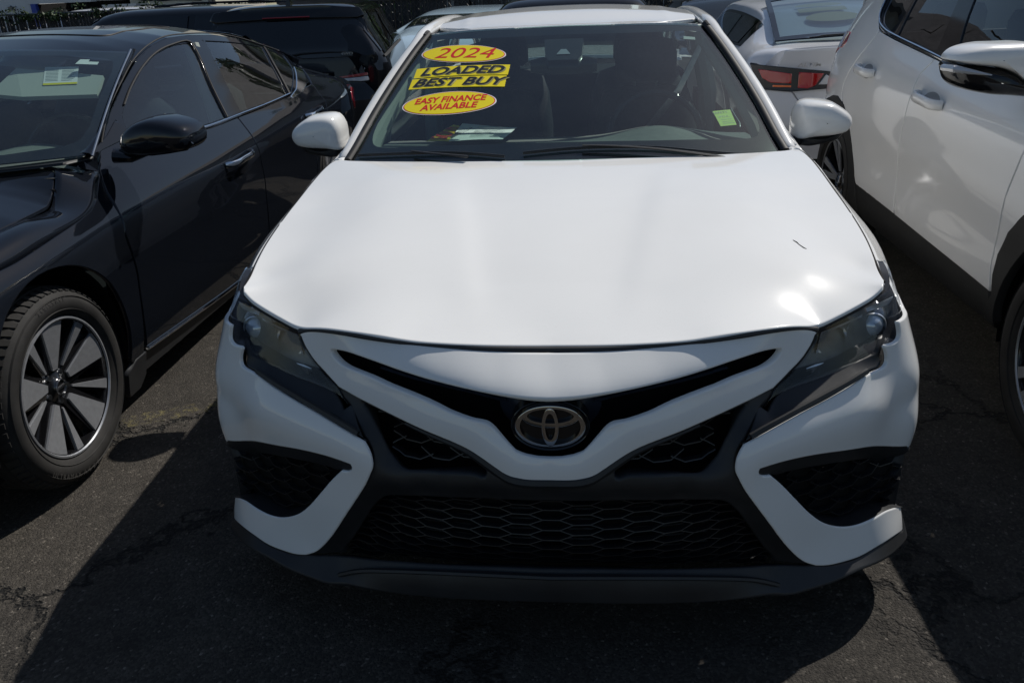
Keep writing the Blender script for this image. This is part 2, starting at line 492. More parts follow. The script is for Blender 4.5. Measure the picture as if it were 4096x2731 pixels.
M['lampblack'] = mat_simple('lamp_housing_black', (.022, .023, .026), .22, 0, .5)
M['reflector'] = mat_simple('lamp_reflector', (.78, .80, .83), .30, .7)
M['amber'] = mat_simple('amber_reflector', (.75, .13, .01), .25, 0, .6, coat=1)
M['red'] = mat_simple('red_lamp_plastic', (.34, .004, .006), .12, 0, .6, coat=1)
M['darkred'] = mat_simple('deep_red_lamp', (.12, .004, .006), .12, 0, .6, coat=1)
M['clearlamp'] = mat_simple('clear_lamp_plastic', (.46, .47, .50), .18, .3, .6, coat=1)
M['dash'] = mat_simple('dashboard_vinyl', (.15, .157, .15), .65, 0, .4, 40, .12, .3, 500)
M['cloth'] = mat_simple('dark_seat_cloth', (.022, .024, .027), .85, 0, .3, 60, .3, .4, 700)
M['headliner'] = mat_simple('pale_headliner', (.40, .41, .39), .9, 0, .2)
M['trimgrey'] = mat_simple('grey_interior_trim', (.30, .33, .30), .7, 0, .3)
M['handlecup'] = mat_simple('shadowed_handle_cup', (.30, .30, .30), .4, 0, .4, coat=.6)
M['yellow'] = mat_simple('yellow_sticker', (.80, .66, .012), .35, 0, .4)
M['redprint'] = mat_simple('red_print', (.62, .012, .012), .4)
M['blackprint'] = mat_simple('black_print', (.008, .008, .01), .4)
M['greyprint'] = mat_simple('grey_shadow_print', (.28, .26, .10), .5)
M['whiteprint'] = mat_simple('white_sticker', (.80, .79, .80), .4)
M['paper'] = mat_simple('paper', (.74, .80, .78), .8, 0, .2, 8, .05)
M['limepaper'] = mat_simple('lime_paper', (.62, .80, .22), .7, 0, .2, 30, .06)
M['inkgrey'] = mat_simple('grey_ink', (.25, .28, .28), .7)
M['sticker_grey'] = mat_simple('pale_visor_label', (.42, .44, .44), .7)
M['sideglass2'] = mat_glass('grey_rear_glass', (.42, .52, .54), dust=.02)
M['fadedsticker'] = mat_simple('faded_sticker_back', (.34, .31, .15), .8)
M['paleblue'] = mat_paint('pale_blue_paint', (.45, .60, .72), dirt=.15)
M['fenceslat'] = mat_simple('dark_fence_slat', (.022, .024, .028), .6, 0, .3, 5, .5)
# ------------------------------------------------------------------ ground
def ground():
    m, nt, b = newmat('asphalt'); co = objco(nt)
    big = noise(nt, .9, 5, .6, co, .5); mid = noise(nt, 9, 6, .65, co); fine = noise(nt, 330, 3, .6, co); vor = nt.nodes.new('ShaderNodeTexVoronoi'); vor.inputs['Scale'].default_value = 150; nt.links.new(co, vor.inputs['Vector'])
    r1 = ramp(nt, big.outputs[0], [(.3, (.036, .0325, .028)), (.55, (.052, .046, .039)), (.8, (.080, .070, .056))])
    r2 = ramp(nt, mid.outputs[0], [(.3, g3(.78)), (.7, g3(1.2))])
    mx = nt.nodes.new('ShaderNodeMix'); mx.data_type = 'RGBA'; mx.blend_type = 'MULTIPLY'; mx.inputs[0].default_value = 1; nt.links.new(r1.outputs[0], mx.inputs[6]); nt.links.new(r2.outputs[0], mx.inputs[7])
    # aggregate chips, a few pale
    r3 = ramp(nt, vor.outputs['Color'], [(.0, g3(.55)), (.55, g3(1.0)), (.86, g3(1.5)), (.97, g3(3.6))])
    mx2 = nt.nodes.new('ShaderNodeMix'); mx2.data_type = 'RGBA'; mx2.blend_type = 'MULTIPLY'; mx2.inputs[0].default_value = 1; nt.links.new(mx.outputs[2], mx2.inputs[6]); nt.links.new(r3.outputs[0], mx2.inputs[7])
    # cracks: voronoi cell edges, broken up
    dn = noise(nt, 3.5, 5, .7, co); vm = nt.nodes.new('ShaderNodeVectorMath'); vm.operation = 'SCALE'; vm.inputs[3].default_value = .55; nt.links.new(dn.outputs['Color'], vm.inputs[0])
    va = nt.nodes.new('ShaderNodeVectorMath'); va.operation = 'ADD'; nt.links.new(co, va.inputs[0]); nt.links.new(vm.outputs[0], va.inputs[1])
    vc = nt.nodes.new('ShaderNodeTexVoronoi'); vc.feature = 'DISTANCE_TO_EDGE'; vc.inputs['Scale'].default_value = 1.15; nt.links.new(va.outputs[0], vc.inputs['Vector'])
    rc = ramp(nt, vc.outputs['Distance'], [(.0, g3(1)), (.012, g3(.6)), (.026, g3(0))])
    br = noise(nt, 1.3, 3, .5, co); rb = ramp(nt, br.outputs[0], [(.38, g3(0)), (.50, g3(1))])
    mc = nt.nodes.new('ShaderNodeMath'); mc.operation = 'MULTIPLY'; nt.links.new(rc.outputs[0], mc.inputs[0]); nt.links.new(rb.outputs[0], mc.inputs[1])
    mx3 = nt.nodes.new('ShaderNodeMix'); mx3.data_type = 'RGBA'; nt.links.new(mc.outputs[0], mx3.inputs[0]); nt.links.new(mx2.outputs[2], mx3.inputs[6]); mx3.inputs[7].default_value = (.008, .008, .008, 1)
    # oil stains
    ns = noise(nt, 2.1, 4, .55, co, .3); rs = ramp(nt, ns.outputs[0], [(.62, g3(1)), (.72, g3(.62))])
    mx4 = nt.nodes.new('ShaderNodeMix'); mx4.data_type = 'RGBA'; mx4.blend_type = 'MULTIPLY'; mx4.inputs[0].default_value = 1; nt.links.new(mx3.outputs[2], mx4.inputs[6]); nt.links.new(rs.outputs[0], mx4.inputs[7])
    # worn yellow bay paint between the cars
    sx = nt.nodes.new('ShaderNodeSeparateXYZ'); nt.links.new(co, sx.inputs[0])
    def mth(op, a, b_=None, c=None):
        n = nt.nodes.new('ShaderNodeMath'); n.operation = op
        for k, v in enumerate((a, b_, c)):
            if v is None: continue
            if isinstance(v, (int, float)): n.inputs[k].default_value = v
            else: nt.links.new(v, n.inputs[k])
        return n.outputs[0]
    dline = mth('ABSOLUTE', mth('SUBTRACT', sx.outputs[1], mth('MULTIPLY_ADD', sx.outputs[0], .44, 1.993)))
    wn = noise(nt, 26, 5, .7, co); band_ = mth('MULTIPLY', mth('LESS_THAN', dline, .055), mth('MULTIPLY', mth('GREATER_THAN', sx.outputs[0], -1.90), mth('LESS_THAN', sx.outputs[0], -1.18)))
    rw = ramp(nt, wn.outputs[0], [(.50, g3(0)), (.66, g3(1))]); msk = mth('MULTIPLY', mth('MULTIPLY', band_, rw.outputs[0]), .75)
    mx5 = nt.nodes.new('ShaderNodeMix'); mx5.data_type = 'RGBA'; nt.links.new(msk, mx5.inputs[0]); nt.links.new(mx4.outputs[2], mx5.inputs[6]); mx5.inputs[7].default_value = (.22, .19, .08, 1)
    nt.links.new(mx5.outputs[2], b.inputs['Base Color'])
    b.inputs['Roughness'].default_value = .86; b.inputs['Specular IOR Level'].default_value = .3
    # relief
    sb = nt.nodes.new('ShaderNodeMath'); sb.operation = 'MULTIPLY_ADD'; nt.links.new(vor.outputs['Distance'], sb.inputs[0]); sb.inputs[1].default_value = -.8; nt.links.new(fine.outputs[0], sb.inputs[2])
    s2 = nt.nodes.new('ShaderNodeMath'); s2.operation = 'MULTIPLY_ADD'; nt.links.new(mc.outputs[0], s2.inputs[0]); s2.inputs[1].default_value = -2.5; nt.links.new(sb.outputs[0], s2.inputs[2])
    bump(nt, b, s2.outputs[0], .9, .006)
    # one sheet, finely and unevenly undulating near the cars
    xs = np.r_[-120, -60, -30, -12, -6, np.linspace(-4, 4, 81), 6, 12, 30, 60, 120]; ys = np.r_[-60, -20, -6, np.linspace(-2.5, 6, 86), 8, 12, 20, 35, 60, 120]
    V = []; 
    for y in ys:
        for x in xs:
            k = math.exp(-(x*x+(y-1)**2)/60); z = k*(.006*math.sin(x*1.3+.7*y)+.004*math.sin(2.9*y-x)+.0015*math.sin(13*x)*math.sin(11*y))-.008
            V.append((x, y, z))
    n = len(xs); F = [(j*n+i, j*n+i+1, (j+1)*n+i+1, (j+1)*n+i) for j in range(len(ys)-1) for i in range(n-1)]
    o = mesh_obj('ground', V, F, m); o['kind'] = 'structure'; o['label'] = 'cracked dark asphalt of the car lot'
ground()
# ------------------------------------------------------------------ the white sedan in front
PLAN = Plan([(0, .06), (.2, .07), (.4, .105), (.55, .152), (.68, .212), (.775, .28), (.84, .355), (.880, .445), (.900, .56), (.912, .75), (.914, .95), (.914, 1.3)])
PLAN2 = Plan([(0, .15), (.3, .168), (.474, .222), (.6, .277), (.70, .338), (.77, .397), (.82, .462), (.85, .55), (.866, .70), (.872, .95), (.872, 1.3)])
HC = {'hood_edge': [[0.7656,0.404,0.8336],[0.7667,0.4056,0.8255],[0.7574,0.3968,0.8188],[0.7344,0.377,0.8134],[0.6954,0.3487,0.8036],[0.6605,0.3259,0.795],[0.6269,0.3054,0.7878],[0.5993,0.2902,0.7795],[0.593,0.2869,0.778],[0.5698,0.2739,0.7857],[0.5399,0.261,0.7911],[0.4995,0.2452,0.7944],[0.4416,0.2251,0.7953],[0.3618,0.204,0.7931],[0.3162,0.1975,0.7867],[0.2434,0.1911,0.7827],[0.137,0.1884,0.7786],[0.0029,0.195,0.7742]],
 'nose_top': [[0.5945,0.2856,0.7651],[0.5902,0.2838,0.7707],[0.5732,0.2764,0.7779],[0.5417,0.264,0.7833],[0.5019,0.2501,0.7853],[0.4443,0.2326,0.7846],[0.366,0.2152,0.7781],[0.3184,0.2061,0.779],[0.2814,0.2003,0.776],[0.2089,0.1913,0.771],[0.1373,0.1862,0.7673],[0.0672,0.1852,0.7653],[0.0029,0.187,0.7636]],
 'nose_out': [[0.5918,0.2787,0.7681],[0.59,0.2768,0.7593],[0.5828,0.2717,0.7451],[0.5695,0.2629,0.7248],[0.5545,0.2538,0.7066],[0.5395,0.2454,0.6941],[0.519,0.2344,0.6761],[0.4944,0.222,0.6579]],
 'bar_low': [[0.486,0.2157,0.6559],[0.4387,0.1916,0.6433],[0.3817,0.1662,0.6277],[0.3269,0.1443,0.6116],[0.291,0.1309,0.601],[0.2561,0.1199,0.5915],[0.2301,0.1128,0.5844],[0.2043,0.1062,0.5766],[0.1792,0.1001,0.5666],[0.1542,0.0941,0.5512],[0.1296,0.0886,0.5347],[0.1131,0.0851,0.5232],[0.0982,0.0821,0.513],[0.0768,0.0763,0.5068],[0.0521,0.0756,0.5034],[0.0273,0.0752,0.5028],[0.001,0.075,0.5033]],
 'slot_top': [[0.5089,0.2487,0.7424],[0.4743,0.2283,0.7453],[0.4341,0.2053,0.7409],[0.3948,0.1848,0.7365],[0.36,0.1677,0.7316],[0.3168,0.1467,0.7252],[0.2645,0.1295,0.7173],[0.2129,0.1142,0.7115],[0.1627,0.1011,0.7063],[0.1134,0.0899,0.7019],[0.0829,0.0835,0.7004],[0.0384,0.0823,0.6973],[0.0046,0.082,0.6967]],
 'slot_low': [[0.5112,0.2549,0.7396],[0.5063,0.2523,0.7296],[0.4915,0.2451,0.7155],[0.476,0.2366,0.709],[0.4416,0.2197,0.7046],[0.4034,0.2024,0.6987],[0.3686,0.1881,0.6897],[0.3257,0.1708,0.6804],[0.2906,0.16,0.672],[0.2555,0.1498,0.6623],[0.221,0.1405,0.6505],[0.1871,0.1322,0.6421],[0.1532,0.1248,0.6341],[0.1332,0.1218,0.6293],[0.122,0.1205,0.6207],[0.1043,0.1186,0.603],[0.0826,0.1165,0.5816],[0.0742,0.1162,0.5713],[0.0611,0.1152,0.5653],[0.0445,0.1142,0.5599],[0.0197,0.1129,0.5556],[0.0007,0.112,0.5548]],
 'ridge': [[0.5202,0.2531,0.7485],[0.507,0.2408,0.7253],[0.4871,0.2273,0.7125],[0.4463,0.2039,0.7046],[0.3882,0.1742,0.6948],[0.3042,0.1362,0.6553],[0.2337,0.1094,0.6413],[0.1824,0.0917,0.6311],[0.1486,0.0813,0.6262],[0.1286,0.0754,0.6232],[0.1157,0.071,0.6139],[0.0957,0.066,0.5872],[0.0737,0.0652,0.5692],[0.0609,0.0648,0.5601],[0.0481,0.0645,0.5552],[0.0255,0.0641,0.553],[0.0024,0.064,0.5527]],
 'ridge2': [[0.4724,0.2026,0.6802],[0.3769,0.1579,0.6556],[0.3043,0.1295,0.6391],[0.2342,0.1048,0.6251],[0.183,0.0886,0.6142],[0.1413,0.0766,0.601],[0.1088,0.0666,0.5773],[0.0969,0.0651,0.5557],[0.0746,0.0642,0.5423],[0.0421,0.0634,0.5375],[0.0021,0.063,0.5374]],
 'lamp_top': [[0.8053,0.4685,0.8228],[0.7898,0.4449,0.8187],[0.7802,0.4337,0.8091],[0.7436,0.3967,0.8039],[0.7024,0.3643,0.7951],[0.6661,0.3383,0.7876],[0.6315,0.3159,0.7809],[0.6034,0.2993,0.7724],[0.597,0.2957,0.7704]],
 'lamp_in': [[0.597,0.2957,0.7704],[0.5997,0.2965,0.7604],[0.5991,0.2955,0.7501],[0.5923,0.2909,0.7355],[0.5789,0.2824,0.7149],[0.5641,0.2735,0.6964],[0.5485,0.2649,0.6837],[0.5277,0.2538,0.6654],[0.503,0.2416,0.6468],[0.4898,0.2332,0.6202],[0.4751,0.2277,0.6019]],
 'lamp_low': [[0.4751,0.2277,0.6019],[0.5066,0.2342,0.6269],[0.5462,0.245,0.6437],[0.6056,0.2656,0.6557],[0.6683,0.2929,0.6688],[0.7052,0.3173,0.6741],[0.7397,0.3368,0.6825],[0.7838,0.3685,0.6886],[0.8162,0.397,0.697]],
 'lamp_out': [[0.8198,0.4012,0.7139],[0.8295,0.424,0.7313],[0.8251,0.4317,0.7633],[0.8164,0.429,0.7889],[0.7992,0.4157,0.816],[0.7719,0.396,0.8488]],
 'acc_low': [[0.7611,0.3162,0.7122],[0.7688,0.3252,0.6822],[0.7657,0.3229,0.6679],[0.7469,0.3065,0.6626],[0.7133,0.2809,0.6588],[0.6619,0.25,0.6421],[0.603,0.2198,0.6248],[0.5583,0.1949,0.613],[0.4946,0.1629,0.5933],[0.4539,0.1444,0.5791],[0.4225,0.1312,0.5654]],
 'acc_in': [[0.4239,0.1357,0.5627],[0.4352,0.1513,0.5794],[0.456,0.1797,0.6093],[0.4629,0.1909,0.6219],[0.4816,0.2093,0.6329],[0.4918,0.2263,0.6521]],
 'cor_top': [[0.7939,0.3505,0.761],[0.798,0.3557,0.7315],[0.7916,0.3476,0.7168],[0.7595,0.3133,0.7157]],
 'cor_in': [[0.4225,0.1312,0.5654],[0.4136,0.1263,0.5525],[0.4043,0.1197,0.5271],[0.4039,0.1167,0.5078],[0.4123,0.1162,0.4908],[0.4299,0.1187,0.4561],[0.4541,0.1229,0.4198],[0.497,0.1322,0.3559],[0.5344,0.1419,0.2991],[0.5725,0.1534,0.2488],[0.5966,0.1617,0.2246],[0.6249,0.1727,0.2078]],
 'cor_low': [[0.6249,0.1727,0.2078],[0.6549,0.1846,0.1991],[0.6848,0.1977,0.1964],[0.7428,0.2292,0.1942],[0.7939,0.2551,0.2028],[0.8486,0.3037,0.1988],[0.8886,0.3563,0.1804]],
 'cor_tipo': [[0.8886,0.3563,0.1804],[0.8895,0.3558,0.202],[0.8862,0.3575,0.2195],[0.8796,0.3611,0.2457],[0.8772,0.3682,0.2451]],
 'fog_low': [[0.8772,0.3682,0.2451],[0.8518,0.3355,0.2637],[0.8157,0.2955,0.2796],[0.7759,0.2649,0.2793],[0.732,0.2381,0.2795],[0.695,0.2196,0.2862],[0.6626,0.2037,0.2999],[0.6301,0.1891,0.3207],[0.5971,0.1761,0.3527],[0.5536,0.1614,0.4052],[0.5224,0.1521,0.4435],[0.4906,0.1433,0.4776]],
 'fog_in': [[0.4897,0.1409,0.4791],[0.4683,0.1339,0.4834],[0.4581,0.1308,0.4925],[0.4552,0.13,0.4992],[0.4615,0.1318,0.5044]],
 'fog_top': [[0.4607,0.1295,0.5058],[0.4959,0.1431,0.5098],[0.5392,0.1614,0.5109],[0.594,0.1867,0.507],[0.6639,0.2246,0.4945],[0.7399,0.2696,0.4767],[0.8334,0.3584,0.4294],[0.8672,0.3733,0.4208],[0.878,0.3621,0.4199],[0.8854,0.3581,0.4116]],
 'cor_out': [[0.8853,0.358,0.4122],[0.8802,0.3609,0.4637],[0.8782,0.3619,0.5107],[0.8776,0.3681,0.5544],[0.8723,0.3709,0.5991],[0.8652,0.3746,0.6292],[0.8515,0.3818,0.6618],[0.8223,0.3638,0.7097],[0.7872,0.3345,0.766]],
 'cor_crease': [[0.8717,0.3712,0.5989],[0.8573,0.3786,0.5559],[0.741,0.2593,0.5901],[0.6422,0.2037,0.5863],[0.5539,0.161,0.5686],[0.4706,0.1238,0.5492],[0.4193,0.1035,0.516]],
 'cor_crease2': [[0.4202,0.1058,0.5133],[0.4409,0.1128,0.462],[0.4777,0.1255,0.4042],[0.5211,0.1422,0.3413],[0.5724,0.1638,0.2721],[0.6137,0.1829,0.2223]],
 'fog_rim': [[0.5,0.1655,0.4635],[0.5382,0.1809,0.4654],[0.615,0.2159,0.4597],[0.7013,0.2649,0.442],[0.8327,0.3961,0.3716],[0.869,0.3723,0.3887],[0.8845,0.3584,0.3917],[0.8931,0.3539,0.3848]],
 'fog_out': [[0.8949,0.3527,0.3856],[0.8996,0.3504,0.3391],[0.8975,0.3513,0.294],[0.8915,0.3546,0.2408],[0.8876,0.3567,0.2193]],
 'ug': [[0.4383,0.1927,0.6339],[0.3838,0.1696,0.6145],[0.3291,0.1494,0.599],[0.2757,0.1312,0.5828],[0.223,0.115,0.5677],[0.1889,0.1053,0.5565],[0.1637,0.0982,0.5399],[0.1413,0.0947,0.5131],[0.1415,0.0947,0.5082],[0.1739,0.0975,0.5069],[0.2431,0.1058,0.5065],[0.3156,0.1234,0.4993],[0.3344,0.1306,0.5005],[0.3524,0.1387,0.5122],[0.3699,0.1481,0.5323],[0.3866,0.1596,0.5652],[0.4074,0.1727,0.597],[0.4253,0.1838,0.6203]],
 'lg': [[0.0005,0.08,0.4409],[0.1072,0.0857,0.4393],[0.2561,0.105,0.4302],[0.3544,0.1254,0.4175],[0.3958,0.136,0.4073],[0.4237,0.1442,0.3784],[0.4554,0.1549,0.3287],[0.4943,0.1696,0.2646],[0.5263,0.1827,0.2147],[0.5193,0.1806,0.2007],[0.4189,0.1504,0.2161],[0.2725,0.1168,0.2388],[0.1162,0.0958,0.2516],[0.0035,0.09,0.2537]],
 'ledge': [[0.3935,0.1158,0.4564],[0.287,0.0915,0.4752],[0.139,0.069,0.4884],[0.0856,0.0644,0.4873],[0.0468,0.062,0.4862],[0.0021,0.06,0.4866]],
 'beam': [[0.4016,0.1177,0.4896],[0.323,0.0992,0.4985],[0.1377,0.07,0.5159],[0.0025,0.062,0.5068]],
 'lip1': [[0.5233,0.1633,0.2129],[0.3477,0.1078,0.2465],[0.1507,0.0715,0.2658],[0.002,0.06,0.2724]],
 'lip2': [[0.5317,0.1451,0.1706],[0.474,0.1241,0.202],[0.3953,0.1011,0.2231],[0.265,0.0731,0.2446],[0.0018,0.048,0.2582]],
 'lip_low': [[0.9033,0.342,0.1561],[0.8406,0.2695,0.1674],[0.7452,0.1931,0.1769],[0.6705,0.1568,0.171],[0.6022,0.1328,0.164],[0.5588,0.1202,0.157],[0.5155,0.1125,0.1639],[0.3906,0.0883,0.164],[0.2691,0.0649,0.1728],[0.1528,0.0508,0.1804],[0.0032,0.045,0.1852]],
 'side_low': [[0.9054,0.3407,0.1549],[0.8974,0.3514,0.1881],[0.8876,0.3567,0.2193]]}
def S_at(y, plan=PLAN):
    i = np.argmin(np.abs(plan.c[:, 1]-y)); return float(plan.s[i])
def inv(P, plan=PLAN):
    """points on the right half -> (s, z, d) about a plan outline"""
    P = np.asarray(P, float); S = np.linspace(0, 1.7, 3401); X, Y = plan.at(S)
    D = (X[None]-P[:, :1])**2+(Y[None]-P[:, 1:2])**2; i = D.argmin(1)
    x1, y1 = plan.at(S[i]+1e-3); tx = x1-X[i]; ty = y1-Y[i]; L = np.hypot(tx, ty)
    d = (-(P[:, 0]-X[i])*ty+(P[:, 1]-Y[i])*tx)/L
    return np.stack([S[i], P[:, 2], d], 1)
def smooth3(c, sig):
    c = np.asarray(c, float); L = np.r_[0, np.cumsum(np.linalg.norm(np.diff(c, axis=0), axis=1))]
    n = max(8, int(L[-1]/.008)); t = np.linspace(0, L[-1], n); q = np.stack([np.interp(t, L, c[:, k]) for k in range(3)], 1)
    # reflect about the ends so that they stay put
    m = int(3*sig/(t[1]-t[0]))+1; m = min(m, n-1)
    e = np.vstack([2*q[0]-q[m:0:-1], q, 2*q[-1]-q[-2:-m-2:-1]])
    kx = np.arange(-m, m+1)*(t[1]-t[0]); w_ = np.exp(-.5*(kx/sig)**2); w_ /= w_.sum()
    return np.stack([np.convolve(e[:, k], w_, 'valid') for k in range(3)], 1)
SIG = dict(hood_edge=.016, nose_top=.018, bar_low=.010, slot_top=.018, slot_low=.008, lamp_top=.015, lamp_low=.015, lamp_in=.008, acc_low=.010, cor_in=.008, cor_low=.014, fog_low=.007, fog_top=.014, lip_low=.014, lip1=.02, lip2=.02, ridge=.01, lg=.006)
def cur3(name): return smooth3(cents(HC[name], 6), SIG.get(name, .006))
def cur(name, n=6, plan=PLAN): return inv(cur3(name), plan)
def rev(a): return a[::-1]
def fas(tps, plan=PLAN):
    def f(V):
        d = tps(V); x, y = plan.at(V[:, 0], d); return np.stack([x, y, V[:, 1]], 1)
    return f
def far(y, z, d=0.0, plan=PLAN): return np.array([[S_at(y, plan), z, d]])
def to3(c, plan=PLAN):
    c = np.asarray(c, float); x, y = plan.at(c[:, 0], c[:, 2]); return np.stack([x, y, c[:, 1]], 1)
def mirs(c): c = np.array(c, float); c[:, 0] *= -1; return c
def sym(c): return np.vstack([c, mirs(rev(c))])
def strim(h):     # drop the points on the centre line before mirroring
    h = np.asarray(h, float); return h[h[:, 0] > .004]

def sh0(c, s=0, z=0): c = np.array(c, float); c[:, 0] += s; c[:, 1] += z; return c
HERO = empty('white_sedan', (0, 0, 0), 'white sedan facing the camera with yellow dealer stickers on its windscreen and black lower grille', 'car', 'cars parked on the lot')
W_ = M['white']

def skin(names, extra=(), pts=None, symm=True, lam=2e-3, plan=PLAN):
    P = [inv(cur3(n), plan)[::3] for n in names]
    if pts is not None: P.append(np.array(pts, float))
    P = np.vstack(P)
    if symm: P = np.vstack([P, mirs(P)])
    return TPS(P[:, :2], P[:, 2], lam)

# --- nose panel with the V-shaped bar under the slot
tn = skin(['nose_top', 'nose_out', 'bar_low', 'slot_top', 'slot_low', 'ridge', 'ridge2'],
          pts=[(0, .735, .093), (.12, .738, .091), (.25, .748, .092), (.38, .76, .098), (.45, .765, .112)], lam=8e-3)
half = np.vstack([rev(cur('nose_top')), cur('nose_out')[1:], cur('bar_low')[1:]])
hole = np.vstack([rev(cur('slot_top')), cur('slot_low')[1:]])
loop = sym(strim(half)); hl = sym(strim(hole))
panel('front_bumper', loop[:, :2], fas(tn), W_, HERO, holes=[hl[:, :2]], h=.013, hb=.008, roll=.004, sink=.002, skirt=.022)

# --- hood
HOODSIDE = [(.437, .777, .831), (.54, .785, .851), (.65, .795, .870), (.76, .799, .887), (.88, .798, .907), (1.0, .796, .925), (1.13, .797, .941), (1.25, .794, .955), (1.32, .784, .963), (1.362, .766, .967)]
he = cur3('hood_edge')
hs = cents([(x, y, z) for y, x, z in HOODSIDE], 5)
hrear = cents([(.766, 1.362, .967), (.742, 1.318, .968), (.645, 1.278, .970), (.48, 1.236, .9735), (.29, 1.208, .9757), (.15, 1.199, .977), (0, 1.196, .977)], 4)
def hood_constraints():
    P = [cur3('hood_edge')[::3], np.array([(x, y, z) for y, x, z in HOODSIDE]), np.array(hrear[::4]),
         np.array([(0, .32, .815), (0, .5, .866), (0, .72, .914), (0, .95, .952),
                   (.25, .35, .822), (.27, .6, .886), (.29, .9, .941), (.30, 1.1, .966),
                   (.45, .36, .828), (.48, .5, .867), (.52, .8, .924), (.56, 1.05, .957),
                   (.60, .38, .818), (.60, .45, .845), (.62, .55, .866), (.68, .65, .875), (.71, .9, .914), (.715, 1.15, .952), (.70, .45, .832), (.745, .5, .836)])]
    P = np.vstack(P); Q = P.copy(); Q[:, 0] *= -1
    return np.vstack([P, Q])
hp = hood_constraints(); TH = TPS(hp[:, :2], hp[:, 2], 8e-4)
def hood_f(V):
    z = TH(V); a = np.abs(V[:, 0]); y = V[:, 1]
    xc = .155+.165*np.clip((y-.25)/.9, 0, 1)                 # pressed crease running back from the nose
    z = z+.0042*np.tanh((a-xc)/.036)*np.clip((y-.22)/.2, 0, 1)*np.clip((1.12-y)/.25, 0, 1)*np.exp(-np.maximum(a-xc, 0)*3.2)
    return np.stack([V[:, 0], V[:, 1], z], 1)
halfh = np.vstack([rev(he)[:, :2], hs[:, :2], hrear[1:, :2]])
lp = sym(strim(halfh))
panel('hood', lp, hood_f, W_, HERO, h=.018, hb=.012, roll=.004, sink=.0022, skirt=.012)
q = np.array([(x+.0015, y, z-.0045) for y, x, z in HOODSIDE]); mb = MB(); mb.tube(cents(q[:, [1, 0, 2]], 5)[:, [1, 0, 2]], .0036, 6); o = mb.build('bonnet_gap_shade', M['void'], HERO); mirror_x(o)  # near-black tube stands in for the shade inside this gap between white panels
# small scuff on the paint
mb = MB()
scp = [(.603, .607), (.607, .600), (.610, .597), (.6135, .585), (.622, .570), (.628, .566)]
pp = hood_f(np.array(scp))+[0, 0, .0006]
mb.tube(pp, [.0006, .0012, .0014, .0009, .0013, .0005], 5)
mb.build('paint_scuff', M['blackprint'], HERO)

# --- white bumper corners
S50, S60, S66 = S_at(.50), S_at(.60), S_at(.68)
tc = skin(['cor_top', 'acc_low', 'cor_in', 'cor_low', 'cor_tipo', 'fog_low', 'fog_in', 'fog_top', 'cor_crease', 'cor_crease2', 'cor_out'],
          pts=[(S50, .74, .045), (S60, .78, .055), (S60, .70, .02), (S60, .60, .0), (S60, .45, -.004), (S50, .55, .0), (S50, .62, .002), (S50, .44, 0)], symm=False, lam=8e-3)
corner = np.vstack([far(.46, .752), far(.50, .770), far(.60, .788), far(.60, .40), far(.50, .40), rev(cur('fog_top'))[1:], rev(cur('fog_in'))[1:], rev(cur('fog_low'))[1:],
                    rev(cur('cor_tipo'))[1:], rev(cur('cor_low'))[1:], rev(cur('cor_in'))[1:], rev(cur('acc_low'))[1:], rev(cur('cor_top'))[1:]])
o = panel('bumper_corner', corner[:, :2], fas(tc), W_, HERO, h=.014, hb=.008, roll=.004, sink=.002, skirt=.010)
mirror_x(o)

# --- black strip below the lamp
ta = skin(['acc_low', 'acc_in', 'lamp_low'], symm=False, plan=PLAN2)
def dsh(t, k):
    return lambda V: t(V)+k
al2 = cur('acc_low', plan=PLAN2); ai2 = cur('acc_in', plan=PLAN2); ll2 = cur('lamp_low', plan=PLAN2)
ll2 = ll2[ll2[:, 0] < al2[0, 0]+.004]
acc = np.vstack([[[al2[0, 0]+.030, al2[0, 1]+.012, 0]], al2[4:], ai2[:-6], sh0(ll2, 0, .006)])
o = panel('lamp_trim', acc[:, :2], fas(dsh(ta, .004), PLAN2), M['plastic'], HERO, h=.02, hb=.01, roll=.003, skirt=.012); mirror_x(o)
# its raised lower ledge
ed = to3(np.array([(s, z+.010, d+.001) for s, z, d in cur('acc_low', plan=PLAN2)]), PLAN2)
mb = MB(); mb.tube(ed[14:-2], .0075, 6, flat=(.8, 1)); o = mb.build('lamp_trim_ledge', M['plastic'], HERO); mirror_x(o)

# --- headlamps
P2 = PLAN2
T50, T60, T68 = S_at(.50, P2), S_at(.60, P2), S_at(.70, P2)
tl = skin(['lamp_top', 'lamp_in', 'lamp_low', 'lamp_out'], pts=[(T50, .70, -.02), (T68, .80, .0), (T60, .73, -.01), (T60, .84, .04), (T50, .83, .024)], symm=False, plan=P2, lam=4e-3)
LT, LI, LL = cur('lamp_top', plan=P2), cur('lamp_in', plan=P2), cur('lamp_low', plan=P2)
LT = LT[6:]
lamp = np.vstack([LT, LI[1:], LL[1:], [[T50-.045, .735, 0]], [[T50, .765, 0]], [[T50+.045, .790, 0]], [[T50+.06, .830, 0]], [[T50+.045, .843, 0]], [[T50-.02, .834, 0]]])
def on(s, z, k): return fas(dsh(tl, k), P2)(np.array([[s, z]]))[0]
def ribbon(a, k0, k1, shift):
    a = np.asarray(a, float); return np.stack([fas(dsh(tl, k0), P2)(a), fas(dsh(tl, k1), P2)(a+np.array(shift))], 1)
